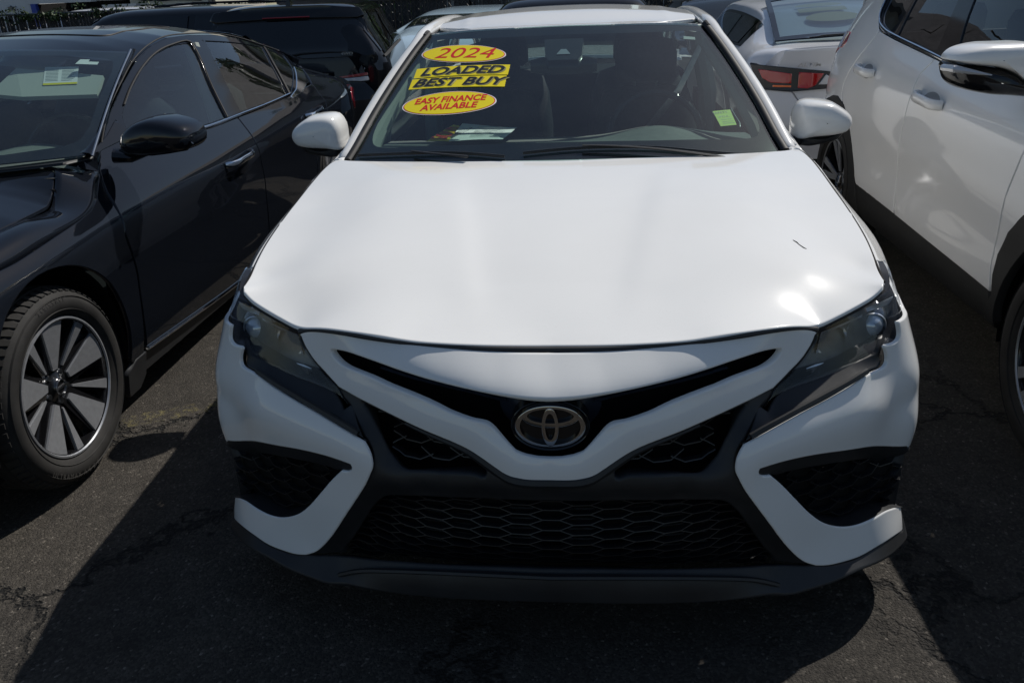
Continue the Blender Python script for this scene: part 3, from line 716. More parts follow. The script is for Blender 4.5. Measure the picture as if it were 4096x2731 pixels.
def headlamp():
    l = panel('headlamp', lamp[:, :2], fas(tl, P2), M['lens'], HERO, h=.016, hb=.010, roll=.003, sink=.001, skirt=.004)
    kids = []
    c2 = lamp[:, :2].mean(0); inn = c2+(lamp[:, :2]-c2)*.985
    kids.append(panel('housing', inn, fas(dsh(tl, .055), P2), M['housing'], l, h=.025, hb=.012, roll=0, skirt=.01))
    q = resample(inn, .012)[:, :2]
    kids.append(grid_surf('housing_wall', np.stack([fas(dsh(tl, .006), P2)(q), fas(dsh(tl, .057), P2)(q)], 1), M['lampblack'], l, closed_u=True))
    c = np.array((.764, .445, .716))
    mb = MB(); prof = [(.0005, -.030)]+[(.030*math.sin(a), -.030*math.cos(a)) for a in np.linspace(.12, PI*.5, 9)]+[(.030, .03)]
    mb.lathe(prof, 32, 'y', c); kids.append(mb.build('projector_lens', M['projlens'], l, sharp=80))
    mb = MB(); mb.lathe([(.032, .03), (.032, -.006), (.036, -.010), (.041, -.004), (.047, .012), (.050, .04)], 32, 'y', c); kids.append(mb.build('projector_ring', M['darkchrome'], l))
    mb = MB(); mb.lathe([(.0305, -.003), (.0325, -.014), (.036, -.008)], 32, 'y', c, -.3, PI-.2); kids.append(mb.build('chrome_ring', M['reflector'], l))
    def rib(name, top, bot, mat, n=5):
        T = cents(np.array(top)[:, [0, 1, 2]], n); B = cents(np.array(bot), n); m = min(len(T), len(B)); kids.append(grid_surf(name, np.stack([T[:m], B[:m]], 1), mat, l))
    rib('eyebrow_strip', [(.609, .303, .757), (.657, .332, .763), (.716, .371, .771)], [(.612, .315, .748), (.662, .345, .752), (.722, .385, .760)], M['reflector'])
    rib('daytime_light_strip', [(.729, .391, .779), (.780, .437, .778), (.824, .490, .771)], [(.742, .415, .760), (.790, .455, .757), (.828, .500, .752)], M['reflector'])
    rib('low_reflector', [(.700, .392, .653), (.740, .415, .660), (.772, .437, .662), (.800, .458, .676)], [(.690, .372, .640), (.730, .395, .648), (.766, .420, .651), (.798, .447, .664)], M['satin'])
    rib('divider', [(.690, .362, .765), (.686, .375, .71), (.684, .372, .66)], [(.704, .40, .765), (.700, .41, .71), (.698, .405, .66)], M['darkchrome'])
    rib('amber_marker', [(.836, .478, .694), (.840, .480, .720), (.840, .487, .745)], [(.846, .520, .694), (.850, .525, .720), (.850, .53, .745)], M['amber'], 4)
    rib('light_guide', [(.812, .450, .685), (.818, .455, .720), (.820, .47, .755)], [(.822, .470, .685), (.828, .478, .720), (.829, .49, .755)], M['clearlamp'], 4)
    rib('lower_step', [(.50, .245, .640), (.58, .285, .655), (.66, .330, .664), (.70, .36, .668)], [(.50, .275, .646), (.58, .32, .664), (.66, .365, .675), (.70, .395, .68)], M['darkchrome'])
    TLc, TRc, BRc, BLc = [np.array(q) for q in ((.618, .336, .740), (.695, .383, .748), (.685, .378, .678), (.612, .333, .690))]
    V, F = [], []; nu, nv = 10, 8
    for i in range(nu+1):
        for j in range(nv+1):
            u, v = i/nu, j/nv; q = (TLc*(1-u)+TRc*u)*(1-v)+(BLc*(1-u)+BRc*u)*v
            V.append(q+[0, .03*(1-(2*u-1)**2)*(1-(2*v-1)**2)+(.003 if (i+j) % 2 else 0), 0])
    for i in range(nu):
        for j in range(nv): F.append((i*(nv+1)+j, (i+1)*(nv+1)+j, (i+1)*(nv+1)+j+1, i*(nv+1)+j+1))
    kids.append(mesh_obj('reflector_bowl', V, F, M['clearlamp'], l, False))
    mb = MB(); mb.tube([(.586, .306, .664), (.61, .32, .666), (.64, .337, .666)], [.001, .0028, .001], 6); kids.append(mb.build('chrome_slash', M['reflector'], l))
    mb = MB(); mb.tube([(.795, .44, .664), (.815, .455, .668), (.828, .472, .682)], .0035, 6); kids.append(mb.build('amber_reflector', M['amber'], l))
    return l, kids
mp, ntp, bp = newmat('projector_glass'); bp.inputs['Base Color'].default_value = (.75, .85, .95, 1); bp.inputs['Roughness'].default_value = .02
bp.inputs['Transmission Weight'].default_value = .35; bp.inputs['Coat Weight'].default_value = 1; bp.inputs['Metallic'].default_value = .25; M['projlens'] = mp
l, kids = headlamp()
l2 = mirror_x(l)
for kd in kids:
    c = mirror_x(kd); c.parent = l2
# black gap strip between hood edge and lamp, seal along the nose
P = cur3('hood_edge'); k_ = int(len(P)*.42)
mb = MB(); mb.tube(P[2:k_]+[0, .014, -.012], .010, 8); o = mb.build('hood_seal', M['rubber'], HERO); mirror_x(o)
q1 = P[P[:, 0] <= .60]; q2 = cur3('nose_top'); tt = np.linspace(0, 1, 60)
q1, q2 = [np.stack([np.interp(tt*(len(c)-1), np.arange(len(c)), c[:, k]) for k in range(3)], 1) for c in (q1, q2)]
i0 = [int(np.argmin(np.abs(q1[:, 0]-x))) for x in q2[:, 0]]; q1 = q1[i0]; q = (q1+q2)/2+[0, .003, -.004]; rr_ = np.clip(np.linalg.norm(q1-q2, axis=1)*.5+.001, .002, .008)
q = np.vstack([q, (q*[-1, 1, 1])[::-1][1:]]); rr_ = np.r_[rr_, rr_[::-1][1:]]
mb = MB(); mb.tube(q, rr_, 8); mb.build('hood_front_seal', M['gap'], HERO)
q = cur3('lamp_in')+[-.004, .006, 0]; mb = MB(); mb.tube(q, .0055, 6); o = mb.build('lamp_edge_trim', M['rubber'], HERO); mirror_x(o)

# --- black lower face with its openings
tb = skin(['bar_low', 'acc_in', 'cor_in', 'ledge', 'beam', 'lip1', 'ug', 'lg'],
          pts=[(0, .47, .022), (.15, .465, .026), (.3, .452, .034), (.38, .43, .03), (.60, .17, .025), (.46, .47, .022), (.455, .40, .028), (.5, .30, .03), (.43, .53, .03)])
bl = cur('bar_low'); ai = cur('acc_in'); ci = cur('cor_in'); lp1 = cur('lip1')
def sh(c, s=0, z=0): c = np.array(c, float); c[:, 0] += s; c[:, 1] += z; return c
half = np.vstack([rev(sh(bl, 0, .004)), rev(sh(ai, .006))[1:], sh(ci, .008)[1:], sh(lp1, 0, -.004)[:]])
loop = sym(strim(half))
ug = inv(smooth3(cents(HC['ug'], 4), .004)); ugl = mirs(ug)
lg = cur('lg'); lgl = sym(strim(np.vstack([lg])))
tbf = fas(lambda V: tb(V)+.006)
panel('lower_bumper', loop[:, :2], tbf, M['plastic'], HERO, holes=[ug[:, :2], ugl[:, :2], lgl[:, :2]], h=.018, hb=.010, roll=.006, sink=.004, skirt=.05)
# trim following the underside of the bar
q = to3([(s, z-.008, d+.004) for s, z, d in bl[len(bl)//3:]]); q = np.vstack([q, (q*[-1, 1, 1])[::-1][1:]])
mb = MB(); mb.tube(q, [.005+.009*math.exp(-(p[0]/.22)**4) for p in q], 8); mb.build('bar_underlip', M['plastic'], HERO)

# lip region below: splitter
half = np.vstack([rev(lp1), ci[-1:], rev(cur('cor_low'))[::-1][0:], cur('cor_tipo')[1:4], far(.50, .20), far(.60, .19), far(.60, .13), far(.45, .13), cur('lip_low')])
tp_ = skin(['lip1', 'lip2', 'cor_low', 'lip_low', 'side_low'], pts=[(S60, .19, .0), (S60, .13, .004), (S50, .2, -.002)])
loop = sym(strim(half))
panel('front_splitter', loop[:, :2], fas(lambda V: tp_(V)+.004), M['plastic'], HERO, h=.02, hb=.012, roll=.005, sink=.003, skirt=.05)
q = to3([(s, z+.004, d-.004) for s, z, d in cur('lip2')]); q = np.vstack([q, (q*[-1, 1, 1])[::-1][1:]])
mb = MB(); mb.tube(q, .006, 6); mb.build('splitter_rib', M['plastic'], HERO)

# --- fog pockets
fz = np.vstack([rev(cur('fog_top')), rev(cur('fog_in'))[1:], rev(cur('fog_low'))[1:], rev(cur('cor_tipo'))[1:3], far(.46, .20), far(.50, .30), far(.48, .40)])
tf = skin(['fog_top', 'fog_in', 'fog_low', 'fog_out'], pts=[(S50, .3, -.002), (S50, .4, -.002)], symm=False)
fzi = fz.mean(0)+(fz-fz.mean(0))*1.02
o = panel('fog_pocket', fzi[:, :2], fas(dsh(tf, .062)), M['void'], HERO, h=.03, hb=.02, roll=0, skirt=.0); mirror_x(o)
# upper blade of the pocket
ft = cur('fog_top'); fr = rev(cur('fog_rim'))
blade = np.vstack([cur('fog_in'), ft, far(.46, .385), far(.46, .36), fr[:-1]])
tr_ = skin(['fog_top', 'fog_in', 'fog_rim'], pts=[(S50, .40, .0), (S50, .37, .006)], symm=False)
o = panel('pocket_blade', blade[:, :2], fas(tr_), M['plastic'], HERO, h=.014, hb=.008, roll=.003, skirt=.03); mirror_x(o)
# outer strip of the pocket
STX = .962
st = np.array([(STX, .388), (S60, .395), (S60, .16), (STX+.02, .16), (STX+.012, .20), (STX, .25), (STX-.004, .31)])
o = panel('pocket_outer_edge', st, fas(lambda V: -.014+.014*np.clip((V[:, 0]-STX)/.2, 0, 1)), M['plastic'], HERO, h=.02, hb=.012, roll=.003, skirt=.03); mirror_x(o)
# inner sloping walls
def wall(c, tps, d0, d1, name, mat):
    c = resample(np.asarray(c)[:, :2], .012, False); P0 = fas(lambda V: tps(V)+d0)(c); P1 = fas(lambda V: tps(V)+d1)(c)
    return grid_surf(name, np.stack([P0, P1], 1), mat, HERO)
o = wall(cur('fog_low'), tf, .004, .06, 'pocket_wall', M['plastic']); mirror_x(o)

# --- honeycomb meshes
def hexmesh(name, f, poly, W, H, skew=0, dep=.016, th=.0022, org=(0, 0), slope=.0, closed_poly=True):
    """elongated honeycomb in (s, z): only the bars inside poly are kept"""
    mb = MB(); poly = np.asarray(poly)[:, :2]
    lo = poly.min(0)-.05; hi = poly.max(0)+.05
    e = {}
    fl = .55*W        # flat length
    for i in range(int((lo[0]-org[0])/W)-2, int((hi[0]-org[0])/W)+3):
        for j in range(int((lo[1]-org[1])/H)-2, int((hi[1]-org[1])/H)+3):
            cx = org[0]+i*W; cz = org[1]+j*H+(H/2 if i % 2 else 0)+slope*abs(cx)
            p = [(cx-fl/2, cz-H/2), (cx+fl/2, cz-H/2), (cx+W-fl/2, cz)]
            q = [(cx-fl/2, cz-H/2), (cx-W+fl/2, cz)]
            segs = [(p[0], p[1]), (p[1], p[2]), (q[0], q[1])]
            for a, b in segs: e[(round(a[0], 4), round(a[1], 4), round(b[0], 4), round(b[1], 4))] = (a, b)
    for a, b in e.values():
        a = np.array(a); b = np.array(b); m = np.array([a, (a+b)/2, b])
        if not inside(poly, m).all(): continue
        n = 2; L = np.linspace(0, 1, n+1)[:, None]; C_ = a+(b-a)*L
        up = np.array([0, th])
        F0 = f(C_+up, 0); F1 = f(C_-up, 0); B0 = f(C_+up*.8, dep); B1 = f(C_-up*.8, dep)
        V = np.vstack([F0, F1, B0, B1]); k = n+1; F = []
        for t in range(n):
            F += [(t, t+1, k+t+1, k+t), (2*k+t, 2*k+t+1, t+1, t), (k+t, k+t+1, 3*k+t+1, 3*k+t)]
        mb.add(V, F)
    o = mb.build(name, M['mesh'], HERO, True, 40); o['kind'] = 'stuff'
    return o
tbm = lambda V, k: fas(lambda Q: tb(Q)+.022+k)(V)
lgm = lgl.copy(); lgm[:, :2] = lgm[:, :2].mean(0)+(lgm[:, :2]-lgm[:, :2].mean(0))*1.04
hexmesh('lower_grille_mesh', tbm, lgm, .0705, .0212, org=(0, .25), th=.0011)
ugm = ug[:, :2].mean(0)+(ug[:, :2]-ug[:, :2].mean(0))*1.05
o = hexmesh('upper_grille_mesh', tbm, ugm, .075, .034, org=(.03, .50), slope=.10, th=.0014); mirror_x(o)
tfm = lambda V, k: fas(lambda Q: tf(Q)+.040+k)(V)
o = hexmesh('pocket_mesh', tfm, fz, .070, .036, org=(.55, .31), slope=-.12, th=.0011); mirror_x(o)
# dark backing behind the grilles, with the radiator fins and a cross beam showing
V = np.array([(s, z) for s in np.linspace(-.66, .66, 23) for z in np.linspace(.14, .76, 7)])
P = fas(lambda V: np.full(len(V), .17))(V).reshape(23, 7, 3); grid_surf('grille_backing', P, M['void'], HERO)
mb = MB()
for z in np.linspace(.19, .42, 9):
    p = np.stack([*PLAN.at(np.linspace(-.40, .40, 9), .11)], 1); mb.tube(np.column_stack([p, np.full(9, z)]), .004, 4, flat=(1, .5))
mb.build('radiator_fins', M['steel'], HERO)
for sg in (1, -1):
    mb = MB(); p = np.stack([*PLAN.at(np.linspace(.20, .42, 5), .115)], 1); mb.tube(np.column_stack([p*[sg, 1], [.575, .583, .59, .597, .605]]), .012, 4, flat=(.4, 1)); mb.build('cross_beam', M['steel'], HERO)
# slats in the slot either side of the emblem
for sg in (1, -1):
    mb = MB(); a = np.array([(.43, .700, .135), (.34, .692, .118), (.25, .680, .112), (.17, .668, .108), (.105, .652, .108)])
    p = to3(a)*[sg, 1, 1]; mb.tube(cents(p, 5), .0085, 6, flat=(1.1, .45)); mb.build('slot_slat', M['shroud'], HERO)
    mb = MB(); a = np.array([(.16, .66, .12), (.16, .635, .125)]); mb.tube(to3(a)*[sg, 1, 1], .003, 5); mb.build('slot_rib', M['plastic_gloss'], HERO)
half = np.array([(0, .70, .10), (.15, .705, .11), (.35, .722, .135), (.50, .742, .16), (.50, .72, .16), (.36, .685, .14), (.2, .64, .12), (.13, .62, .115), (.10, .585, .112), (.05, .555, .11), (0, .55, .11)])
# shroud round the emblem
mb = MB()
def ell(cx, cz, a, b, n=48, y=.118, p=2.0):
    t = np.linspace(0, 2*PI, n, endpoint=False); return np.stack([cx+a*np.cos(t), np.full(n, y), cz+b*np.sin(t)], 1)
CX, CZ = .0012, .6150
def ering(name, outer, inner, y0, y1, mat, par, yi=None, n=64):
    O = ell(*outer, n=n, y=y0); I = ell(*inner, n=n, y=y0 if yi is None else yi); Ob = O+[0, y1-y0, 0]; Ib = I+[0, y1-y0, 0]
    G = np.stack([Ob, O+[0, 0.0008, 0], ell(outer[0], outer[1], outer[2]-.0012, outer[3]-.0012, n=n, y=y0), I, Ib], 1)
    return grid_surf(name, G, mat, par, closed_u=True, sharp=45)
EM = mesh_obj('emblem', *(lambda e: (np.vstack([e, e+[0, .03, 0]]), [tuple(range(64))]+[(i, (i+1) % 64, 64+(i+1) % 64, 64+i) for i in range(64)]))(ell(CX, CZ, .086, .063, 64, .124)), M['plastic_gloss'], HERO, True, 30)
ering('emblem_bezel', (CX, CZ, .0866, .0636), (CX, CZ, .079, .0560), .1195, .16, M['plastic_gloss'], EM, .124)
ering('outer_oval', (CX, CZ, .0768, .0528), (CX, CZ+.0005, .0665, .0462), .114, .124, M['emblemchrome'], EM)
ering('upright_oval', (CX, .6146, .0184, .0475), (CX, .6163, .0112, .0330), .1125, .123, M['emblemchrome'], EM)
ering('level_oval', (CX+.001, .6404, .0620, .0272), (CX+.001, .6423, .0505, .0178), .1135, .123, M['emblemchrome'], EM)
# shroud: sheet between slot edge and emblem
ths = TPS([(s*g, z) for g in (1, -1) for s, z, d in half]+[(.07*g, .66) for g in (1, -1)]+[(.09*g, .60) for g in (1, -1)], [d for g in (1, -1) for s, z, d in half]+[.085]*2+[.10]*2)
sc_ = sym(strim(np.array([(0, .704, 0), (.06, .702, 0), (.115, .69, 0), (.118, .66, 0), (.122, .628, 0), (.10, .59, 0), (.075, .566, 0), (.04, .552, 0), (0.005, .549, 0)])))
e2 = ell(CX, CZ, .0850, .0625, 40)[:, [0, 2]]
panel('emblem_shroud', cents(np.vstack([sc_, sc_[:1]]), 3)[:-1][:, :2], fas(lambda V: ths(V)+.014), M['shroud'], HERO, holes=[e2], h=.012, hb=.008, roll=.002, skirt=.02)
bk = np.array([(0, .715, 0), (.2, .722, 0), (.40, .745, 0), (.53, .765, 0), (.52, .715, 0), (.40, .68, 0), (.28, .645, 0), (.16, .60, 0), (.1, .54, 0), (0, .53, 0)])
panel('slot_backing', sym(strim(bk))[:, :2], fas(lambda V: ths(V)+.045), M['void'], HERO, h=.04, roll=0, skirt=0)

# --- body sides
SIDE = Side([
 (.42, [(.15, .83), (.3, .86), (.5, .865), (.66, .855), (.77, .815), (.83, .772), (.93, .70), (1.03, .6), (1.13, .5)]),
 (.60, [(.15, .88), (.3, .905), (.5, .912), (.68, .895), (.80, .845), (.862, .797), (.96, .70), (1.06, .6), (1.16, .5)]),
 (.80, [(.15, .885), (.3, .91), (.5, .916), (.70, .91), (.83, .868), (.895, .800), (.99, .7), (1.09, .6), (1.19, .5)]),
 (1.0, [(.15, .885), (.3, .91), (.5, .916), (.71, .91), (.85, .866), (.925, .797), (1.0, .71), (1.1, .6), (1.2, .5)]),
 (1.2, [(.15, .885), (.3, .91), (.5, .914), (.72, .908), (.87, .858), (.950, .800), (1.02, .72), (1.11, .62), (1.21, .52)]),
 (1.36, [(.15, .88), (.3, .905), (.5, .912), (.73, .905), (.88, .86), (.955, .80), (.985, .765), (1.06, .68), (1.16, .58)]),
 (1.7, [(.15, .88), (.3, .905), (.5, .912), (.73, .905), (.88, .87), (.955, .83), (1.02, .775), (1.12, .70), (1.20, .638)]),
 (2.0, [(.15, .88), (.3, .905), (.5, .912), (.73, .905), (.88, .875), (.96, .835), (1.06, .765), (1.22, .67), (1.325, .575)]),
 (2.5, [(.15, .88), (.3, .905), (.5, .912), (.73, .905), (.88, .88), (.97, .835), (1.09, .765), (1.25, .66), (1.355, .57)]),
 (3.0, [(.15, .88), (.3, .905), (.5, .912), (.74, .91), (.90, .88), (.98, .835), (1.09, .765), (1.24, .66), (1.345, .56)]),
 (3.5, [(.15, .88), (.3, .905), (.5, .915), (.76, .915), (.92, .88), (1.0, .83), (1.08, .76), (1.20, .66), (1.29, .56)]),
 (4.0, [(.15, .87), (.3, .9), (.5, .91), (.78, .91), (.93, .875), (1.0, .82), (1.04, .76), (1.10, .68), (1.16, .60)]),
 (4.5, [(.15, .82), (.3, .85), (.5, .87), (.80, .87), (.94, .83), (1.0, .78), (1.02, .74), (1.04, .70), (1.06, .65)]),
 (4.82, [(.15, .66), (.3, .70), (.5, .74), (.8, .74), (.94, .70), (.99, .66), (1.0, .62), (1.01, .58), (1.02, .54)])])
def sidef(S, off=0.0):
    return lambda V: np.stack([S(V)-off, V[:, 0], V[:, 1]], 1)
def arc(cy, cz, r, a0, a1, n=18):
    t = np.radians(np.linspace(a0, a1, n)); return [(cy+r*math.cos(a), cz+r*math.sin(a)) for a in t]
AX, RX = .955, 3.78
fen = [(.437, .821)]+[(y, z-.0075) for y, x, z in HOODSIDE[1:]]+[(1.40, .95), (1.43, .80), (1.40, .50), (1.42, .24), (1.33, .22)]+arc(AX, .335, .375, -12, 158)+[(.60, .50), (.605, .792), (.56, .80), (.562, .835), (.55, .845), (.50, .840), (.46, .834)]
o = panel('front_fender', fen, sidef(SIDE), W_, HERO, h=.022, hb=.012, roll=.003, sink=.0022, skirt=.014); mirror_x(o)
d1 = [(1.408, .95), (1.45, .955), (2.60, .985), (2.63, .80), (2.60, .50), (2.55, .24), (1.43, .24), (1.408, .5), (1.438, .80)]
o = panel('front_door', d1, sidef(SIDE), W_, HERO, h=.05, hb=.03, skirt=.014); mirror_x(o)
d2 = [(2.608, .985), (3.45, .995), (3.62, .90), (3.55, .70), (3.40, .55), (3.36, .30), (3.35, .24), (2.558, .24), (2.608, .5), (2.638, .80)]
o = panel('rear_door', d2, sidef(SIDE), W_, HERO, h=.05, hb=.03, skirt=.014); mirror_x(o)
d3 = [(3.46, .996), (3.9, 1.0), (4.4, 1.0), (4.8, .98), (4.8, .25), (4.3, .22)]+arc(RX, .335, .375, -12, 150)+[(3.42, .56), (3.56, .70), (3.63, .90)]
o = panel('rear_quarter', d3, sidef(SIDE), W_, HERO, h=.05, hb=.03, skirt=.014); mirror_x(o)
o = panel('rocker', [(1.33, .215), (1.43, .235), (3.35, .235), (3.42, .215), (3.40, .155), (1.35, .155)], sidef(SIDE, .012), W_, HERO, h=.05, hb=.03, skirt=.02); mirror_x(o)
# windows in the sides
wf = [(1.52, .975), (1.75, 1.10), (2.05, 1.25), (2.3, 1.315), (2.60, 1.325), (2.62, .995)]
wr = [(2.68, .995), (2.66, 1.325), (3.0, 1.31), (3.35, 1.22), (3.62, 1.09), (3.62, 1.01)]
for nm, q in (('front_window', wf), ('rear_window', wr)):
    o = panel(nm, q, sidef(SIDE, .006), M['sideglass'], HERO, h=.06, hb=.04, roll=0, skirt=0); mirror_x(o)
# frame with both openings
fr_ = [(1.44, .962), (1.6, 1.055), (1.75, 1.155), (2.0, 1.27), (2.25, 1.335), (2.6, 1.350), (3.0, 1.338), (3.4, 1.25), (3.8, 1.12), (4.1, 1.03), (3.9, 1.005), (2.6, .99)]
o = panel('door_frame', fr_, sidef(SIDE, .001), W_, HERO, holes=[wf, wr], h=.04, hb=.02, skirt=.012); mirror_x(o)

# --- windscreen
GA = np.array([0, 1.18, .975]); GE = np.array([0, .78, .36]); GE /= np.linalg.norm(GE); GN = np.array([0, -GE[2], GE[1]]); GC = .15
def glassf(off=0.0):
    return lambda V: GA+np.outer(V[:, 1], GE)+np.outer(V[:, 0], [1, 0, 0])-np.outer(GC*V[:, 0]**2, GN)+np.outer(np.full(len(V), off), GN)
eg = [(.724, .135), (.705, .22), (.673, .40), (.628, .60), (.577, .79), (.535, .92)]
top = [(.535, .922), (.38, .900), (.18, .875), (0, .870)]
bot = [(.724, .135), (.6, .07), (.4, .015), (.2, -.005), (0, -.01)]
hf = np.vstack([rev(np.array(bot)), np.array(eg)[1:], np.array(top)[1:]])
gl_loop = sym(strim(cents(hf, 4)))
WS = panel('windscreen', gl_loop, glassf(0), M['glass'], HERO, h=.05, hb=.03, roll=.002, sink=.0005, skirt=.004)
cl = [(0, .105), (.28, .122), (.45, .148), (.60, .178), (.650, .205), (.668, .255), (.662, .36), (.636, .48), (.60, .62), (.553, .80), (.530, .862), (.49, .868), (.35, .835), (.183, .812), (0, .806)]
cll = sym(strim(cents(cl, 4)))
panel('windscreen_border', gl_loop, glassf(-.004), M['frit'], WS, holes=[cll], h=.05, hb=.02, roll=0, skirt=.001)
# camera housing behind the glass and the mirror
cam_o = [(-.075, .79), (.075, .79), (.068, .665), (.055, .636), (-.055, .636), (-.068, .665)]
o = panel('camera_housing', cam_o, glassf(-.012), M['lampblack'], HERO, h=.03, roll=0, skirt=.04)
mb = MB(); mb.slab([GA+GE*t_+np.array([x_, 0, 0])-GN*.009 for x_, t_ in ((-.026, .672), (.026, .672), (.010, .708), (-.010, .708))], -GN, .001); mb.build('camera_window', M['clearlamp'], o, False)
mb = MB(); pr = [GA+np.array([x_, GE[1]*.62+.07, GE[2]*.62-.03]) for x_ in np.linspace(-.125, .125, 9)]
mb.tube(pr, [.024, .031, .034, .035, .035, .035, .034, .031, .024], 12, flat=(.5, 1)); mb.build('rear_view_mirror', M['lampblack'], HERO)
# side seals and pillar
def ecurve(off_x, off_n, ts=None):
    q = cents(eg, 5); P = glassf(off_n)(q+[off_x, 0]); return P
PI1 = ecurve(.012, .006)
mb = MB(); mb.tube(PI1, .0105, 8, flat=(1.3, .9)); o = mb.build('windscreen_moulding', M['rubber'], HERO, sharp=50); mirror_x(o)
PB = np.vstack([[(.772, 1.33, .955)], ecurve(.046, -.022)[2:-2], [(.580, 2.10, 1.312), (.572, 2.3, 1.333), (.565, 2.6, 1.343), (.558, 3.0, 1.331), (.557, 3.4, 1.28), (.57, 3.8, 1.19), (.60, 4.15, 1.085)]])
PB = cents(PB[:, [1, 0, 2]], 3)[:, [1, 0, 2]]
mb = MB(); mb.tube(PB, list(np.interp(PB[:, 1], [1.3, 1.4, 1.7, 2.0, 2.2], [.012, .028, .032, .031, .028])), 14, flat=(.92, .9)); o = mb.build('roof_pillar', W_, HERO, sharp=70); mirror_x(o)
# --- roof
def roof_z(x, y):
    yc = np.interp(y, [1.9, 2.1, 2.35, 2.6, 3.0, 3.4, 3.7], [1.318, 1.358, 1.384, 1.393, 1.384, 1.35, 1.30])
    return yc-.040*np.clip(np.abs(x)/.55, 0, 1.2)**2.4+.0035*(np.exp(-((np.abs(x)-.42)/.02)**2))
rf_front = glassf(.004)(sym(strim(np.array(rev(np.array(top))))))
TR = TPS(rf_front[::1, :2], rf_front[:, 2], 1e-4)
def rooff(V):
    z = roof_z(V[:, 0], V[:, 1]); z0 = TR(V); yfr = np.interp(np.abs(V[:, 0]), [0, .2, .38, .54], [1.97, 1.98, 2.0, 2.04])
    k = np.clip((V[:, 1]-yfr)/.35, 0, 1); k = k*k*(3-2*k)
    z = z*k+(z0+.16*(V[:, 1]-yfr))*(1-k)
    return np.stack([V[:, 0], V[:, 1], z], 1)
fe = cents(rf_front[:, :2], 4)
rl = np.vstack([fe, [(-.545, 2.3), (-.54, 2.7), (-.53, 3.1), (-.52, 3.5), (-.4, 3.56), (0, 3.6), (.4, 3.56), (.52, 3.5), (.53, 3.1), (.54, 2.7), (.545, 2.3)]])
panel('roof', rl, rooff, W_, HERO, h=.03, hb=.02, skirt=.014, sink=.003, roll=.004)
q = rooff(np.array([(.545, 2.06), (.552, 2.2), (.552, 2.5), (.548, 2.9), (.54, 3.3)]))+[0.004, 0, -.002]
q = np.vstack([PI1[-2:]+[.002, 0, .004], q]); mb = MB(); mb.tube(cents(q[:, [1, 0, 2]], 4)[:, [1, 0, 2]], .009, 8); o = mb.build('roof_channel_strip', M['gap'], HERO); mirror_x(o)
# back glass, boot and tail (hidden from the front, seen from the side)
bgp = [(-.50, 3.60), (0, 3.64), (.50, 3.60), (.62, 4.12), (0, 4.2), (-.62, 4.12)]
def backf(V): return np.stack([V[:, 0], V[:, 1], 1.335-.50*np.clip((V[:, 1]-3.58), 0, 1)-.05*(V[:, 0]/.6)**2], 1)
panel('back_window', cents(bgp+[bgp[0]], 4)[:-1], backf, M['sideglass'], HERO, h=.06, skirt=.004)
def bootf(V): return np.stack([V[:, 0], V[:, 1], 1.045-.03*(V[:, 0]/.7)**2+.02*np.clip(V[:, 1]-4.3, 0, 1)], 1)
panel('boot_lid', [(-.70, 4.16), (0, 4.22), (.70, 4.16), (.70, 4.55), (.55, 4.82), (0, 4.88), (-.55, 4.82), (-.70, 4.55)], bootf, W_, HERO, h=.06, skirt=.02)
P = np.array([[(x, 4.89-.25*(x/.8)**4-.02*(z-.6)**2, z) for z in np.linspace(.2, 1.02, 8)] for x in np.linspace(-.74, .74, 17)]); grid_surf('rear_bumper', P, W_, HERO)

# --- cowl, wipers
cf = lambda V: np.stack([V[:, 0], V[:, 1], .962-.02*(V[:, 0]/.7)**2+.05*np.clip(V[:, 1]-1.20-.22*V[:, 0]**2, 0, 1)], 1)
panel('cowl_panel', [(-.72, 1.30), (-.4, 1.21), (0, 1.175), (.4, 1.21), (.72, 1.30), (.72, 1.40), (.4, 1.28), (0, 1.24), (-.4, 1.28), (-.72, 1.40)], cf, M['plastic'], HERO, h=.03, roll=0, skirt=.01)
def wiper(pts, arm):
    root = MB(); P = glassf(.008)(cents(pts, 5)-[0, .012]); root.tube(P, .0045, 6, flat=(.7, 1.2)); o = root.build('wiper', M['plastic'], HERO)
    m2 = MB(); Q = glassf(.018)(cents(arm, 5)-[0, .016]); m2.tube(Q, [.009-.005*i/len(Q) for i in range(len(Q))], 6, flat=(1, .5)); m2.build('wiper_arm', M['plastic'], o)
wiper([(-.70, .160), (-.55, .125), (-.35, .085), (-.18, .040)], [(-.30, .045), (-.42, .085), (-.50, .118)])
wiper([(-.12, .052), (.08, .072), (.3, .082), (.46, .078), (.62, .085)], [(.55, .045), (.35, .062), (.18, .072), (.07, .075)])

# --- mirrors
def mirror_shell(outline, y0, depth, mat, par, name='mirror_cap', back=.05, flat=0):
    O = cents(list(outline)+[outline[0]], 5)[:-1]; c = O.mean(0)
    rings = [(.99, back), (1.01, back*.4), (1.0, 0), (.985, -.22), (.95, -.48), (.88, -.72), (.76, -.86), (.5, -.96), (.25, -.99), (.02, -1)]
    G = []
    for s, dy in rings:
        yy = dy if dy > 0 else dy*depth
        G.append([(c[0]+(p[0]-c[0])*s, y0+yy, c[1]+(p[1]-c[1])*s) for p in O])
    G = np.array(G)
    V = G.reshape(-1, 3); n = len(O)
    o = grid_surf(name, G.transpose(1, 0, 2), mat, par, closed_u=True)
    return o
mo = [(.838, .965), (.842, 1.03), (.866, 1.066), (.955, 1.066), (.992, 1.050), (1.034, 1.018), (1.042, .990), (1.028, .963), (.998, .951), (.90, .942), (.846, .938)]
MIR = mirror_shell(mo, 1.70, .085, W_, HERO, 'side_mirror')
mbm = MB(); mbm.lathe([(.0, 0)], 3); kids = []
mbk = mirror_shell([(.85, .945), (.90, .940), (1.0, .948), (1.022, .962), (1.0, .935), (.93, .915), (.87, .912)], 1.705, .06, M['plastic'], MIR, 'mirror_base'); kids.append(mbk)
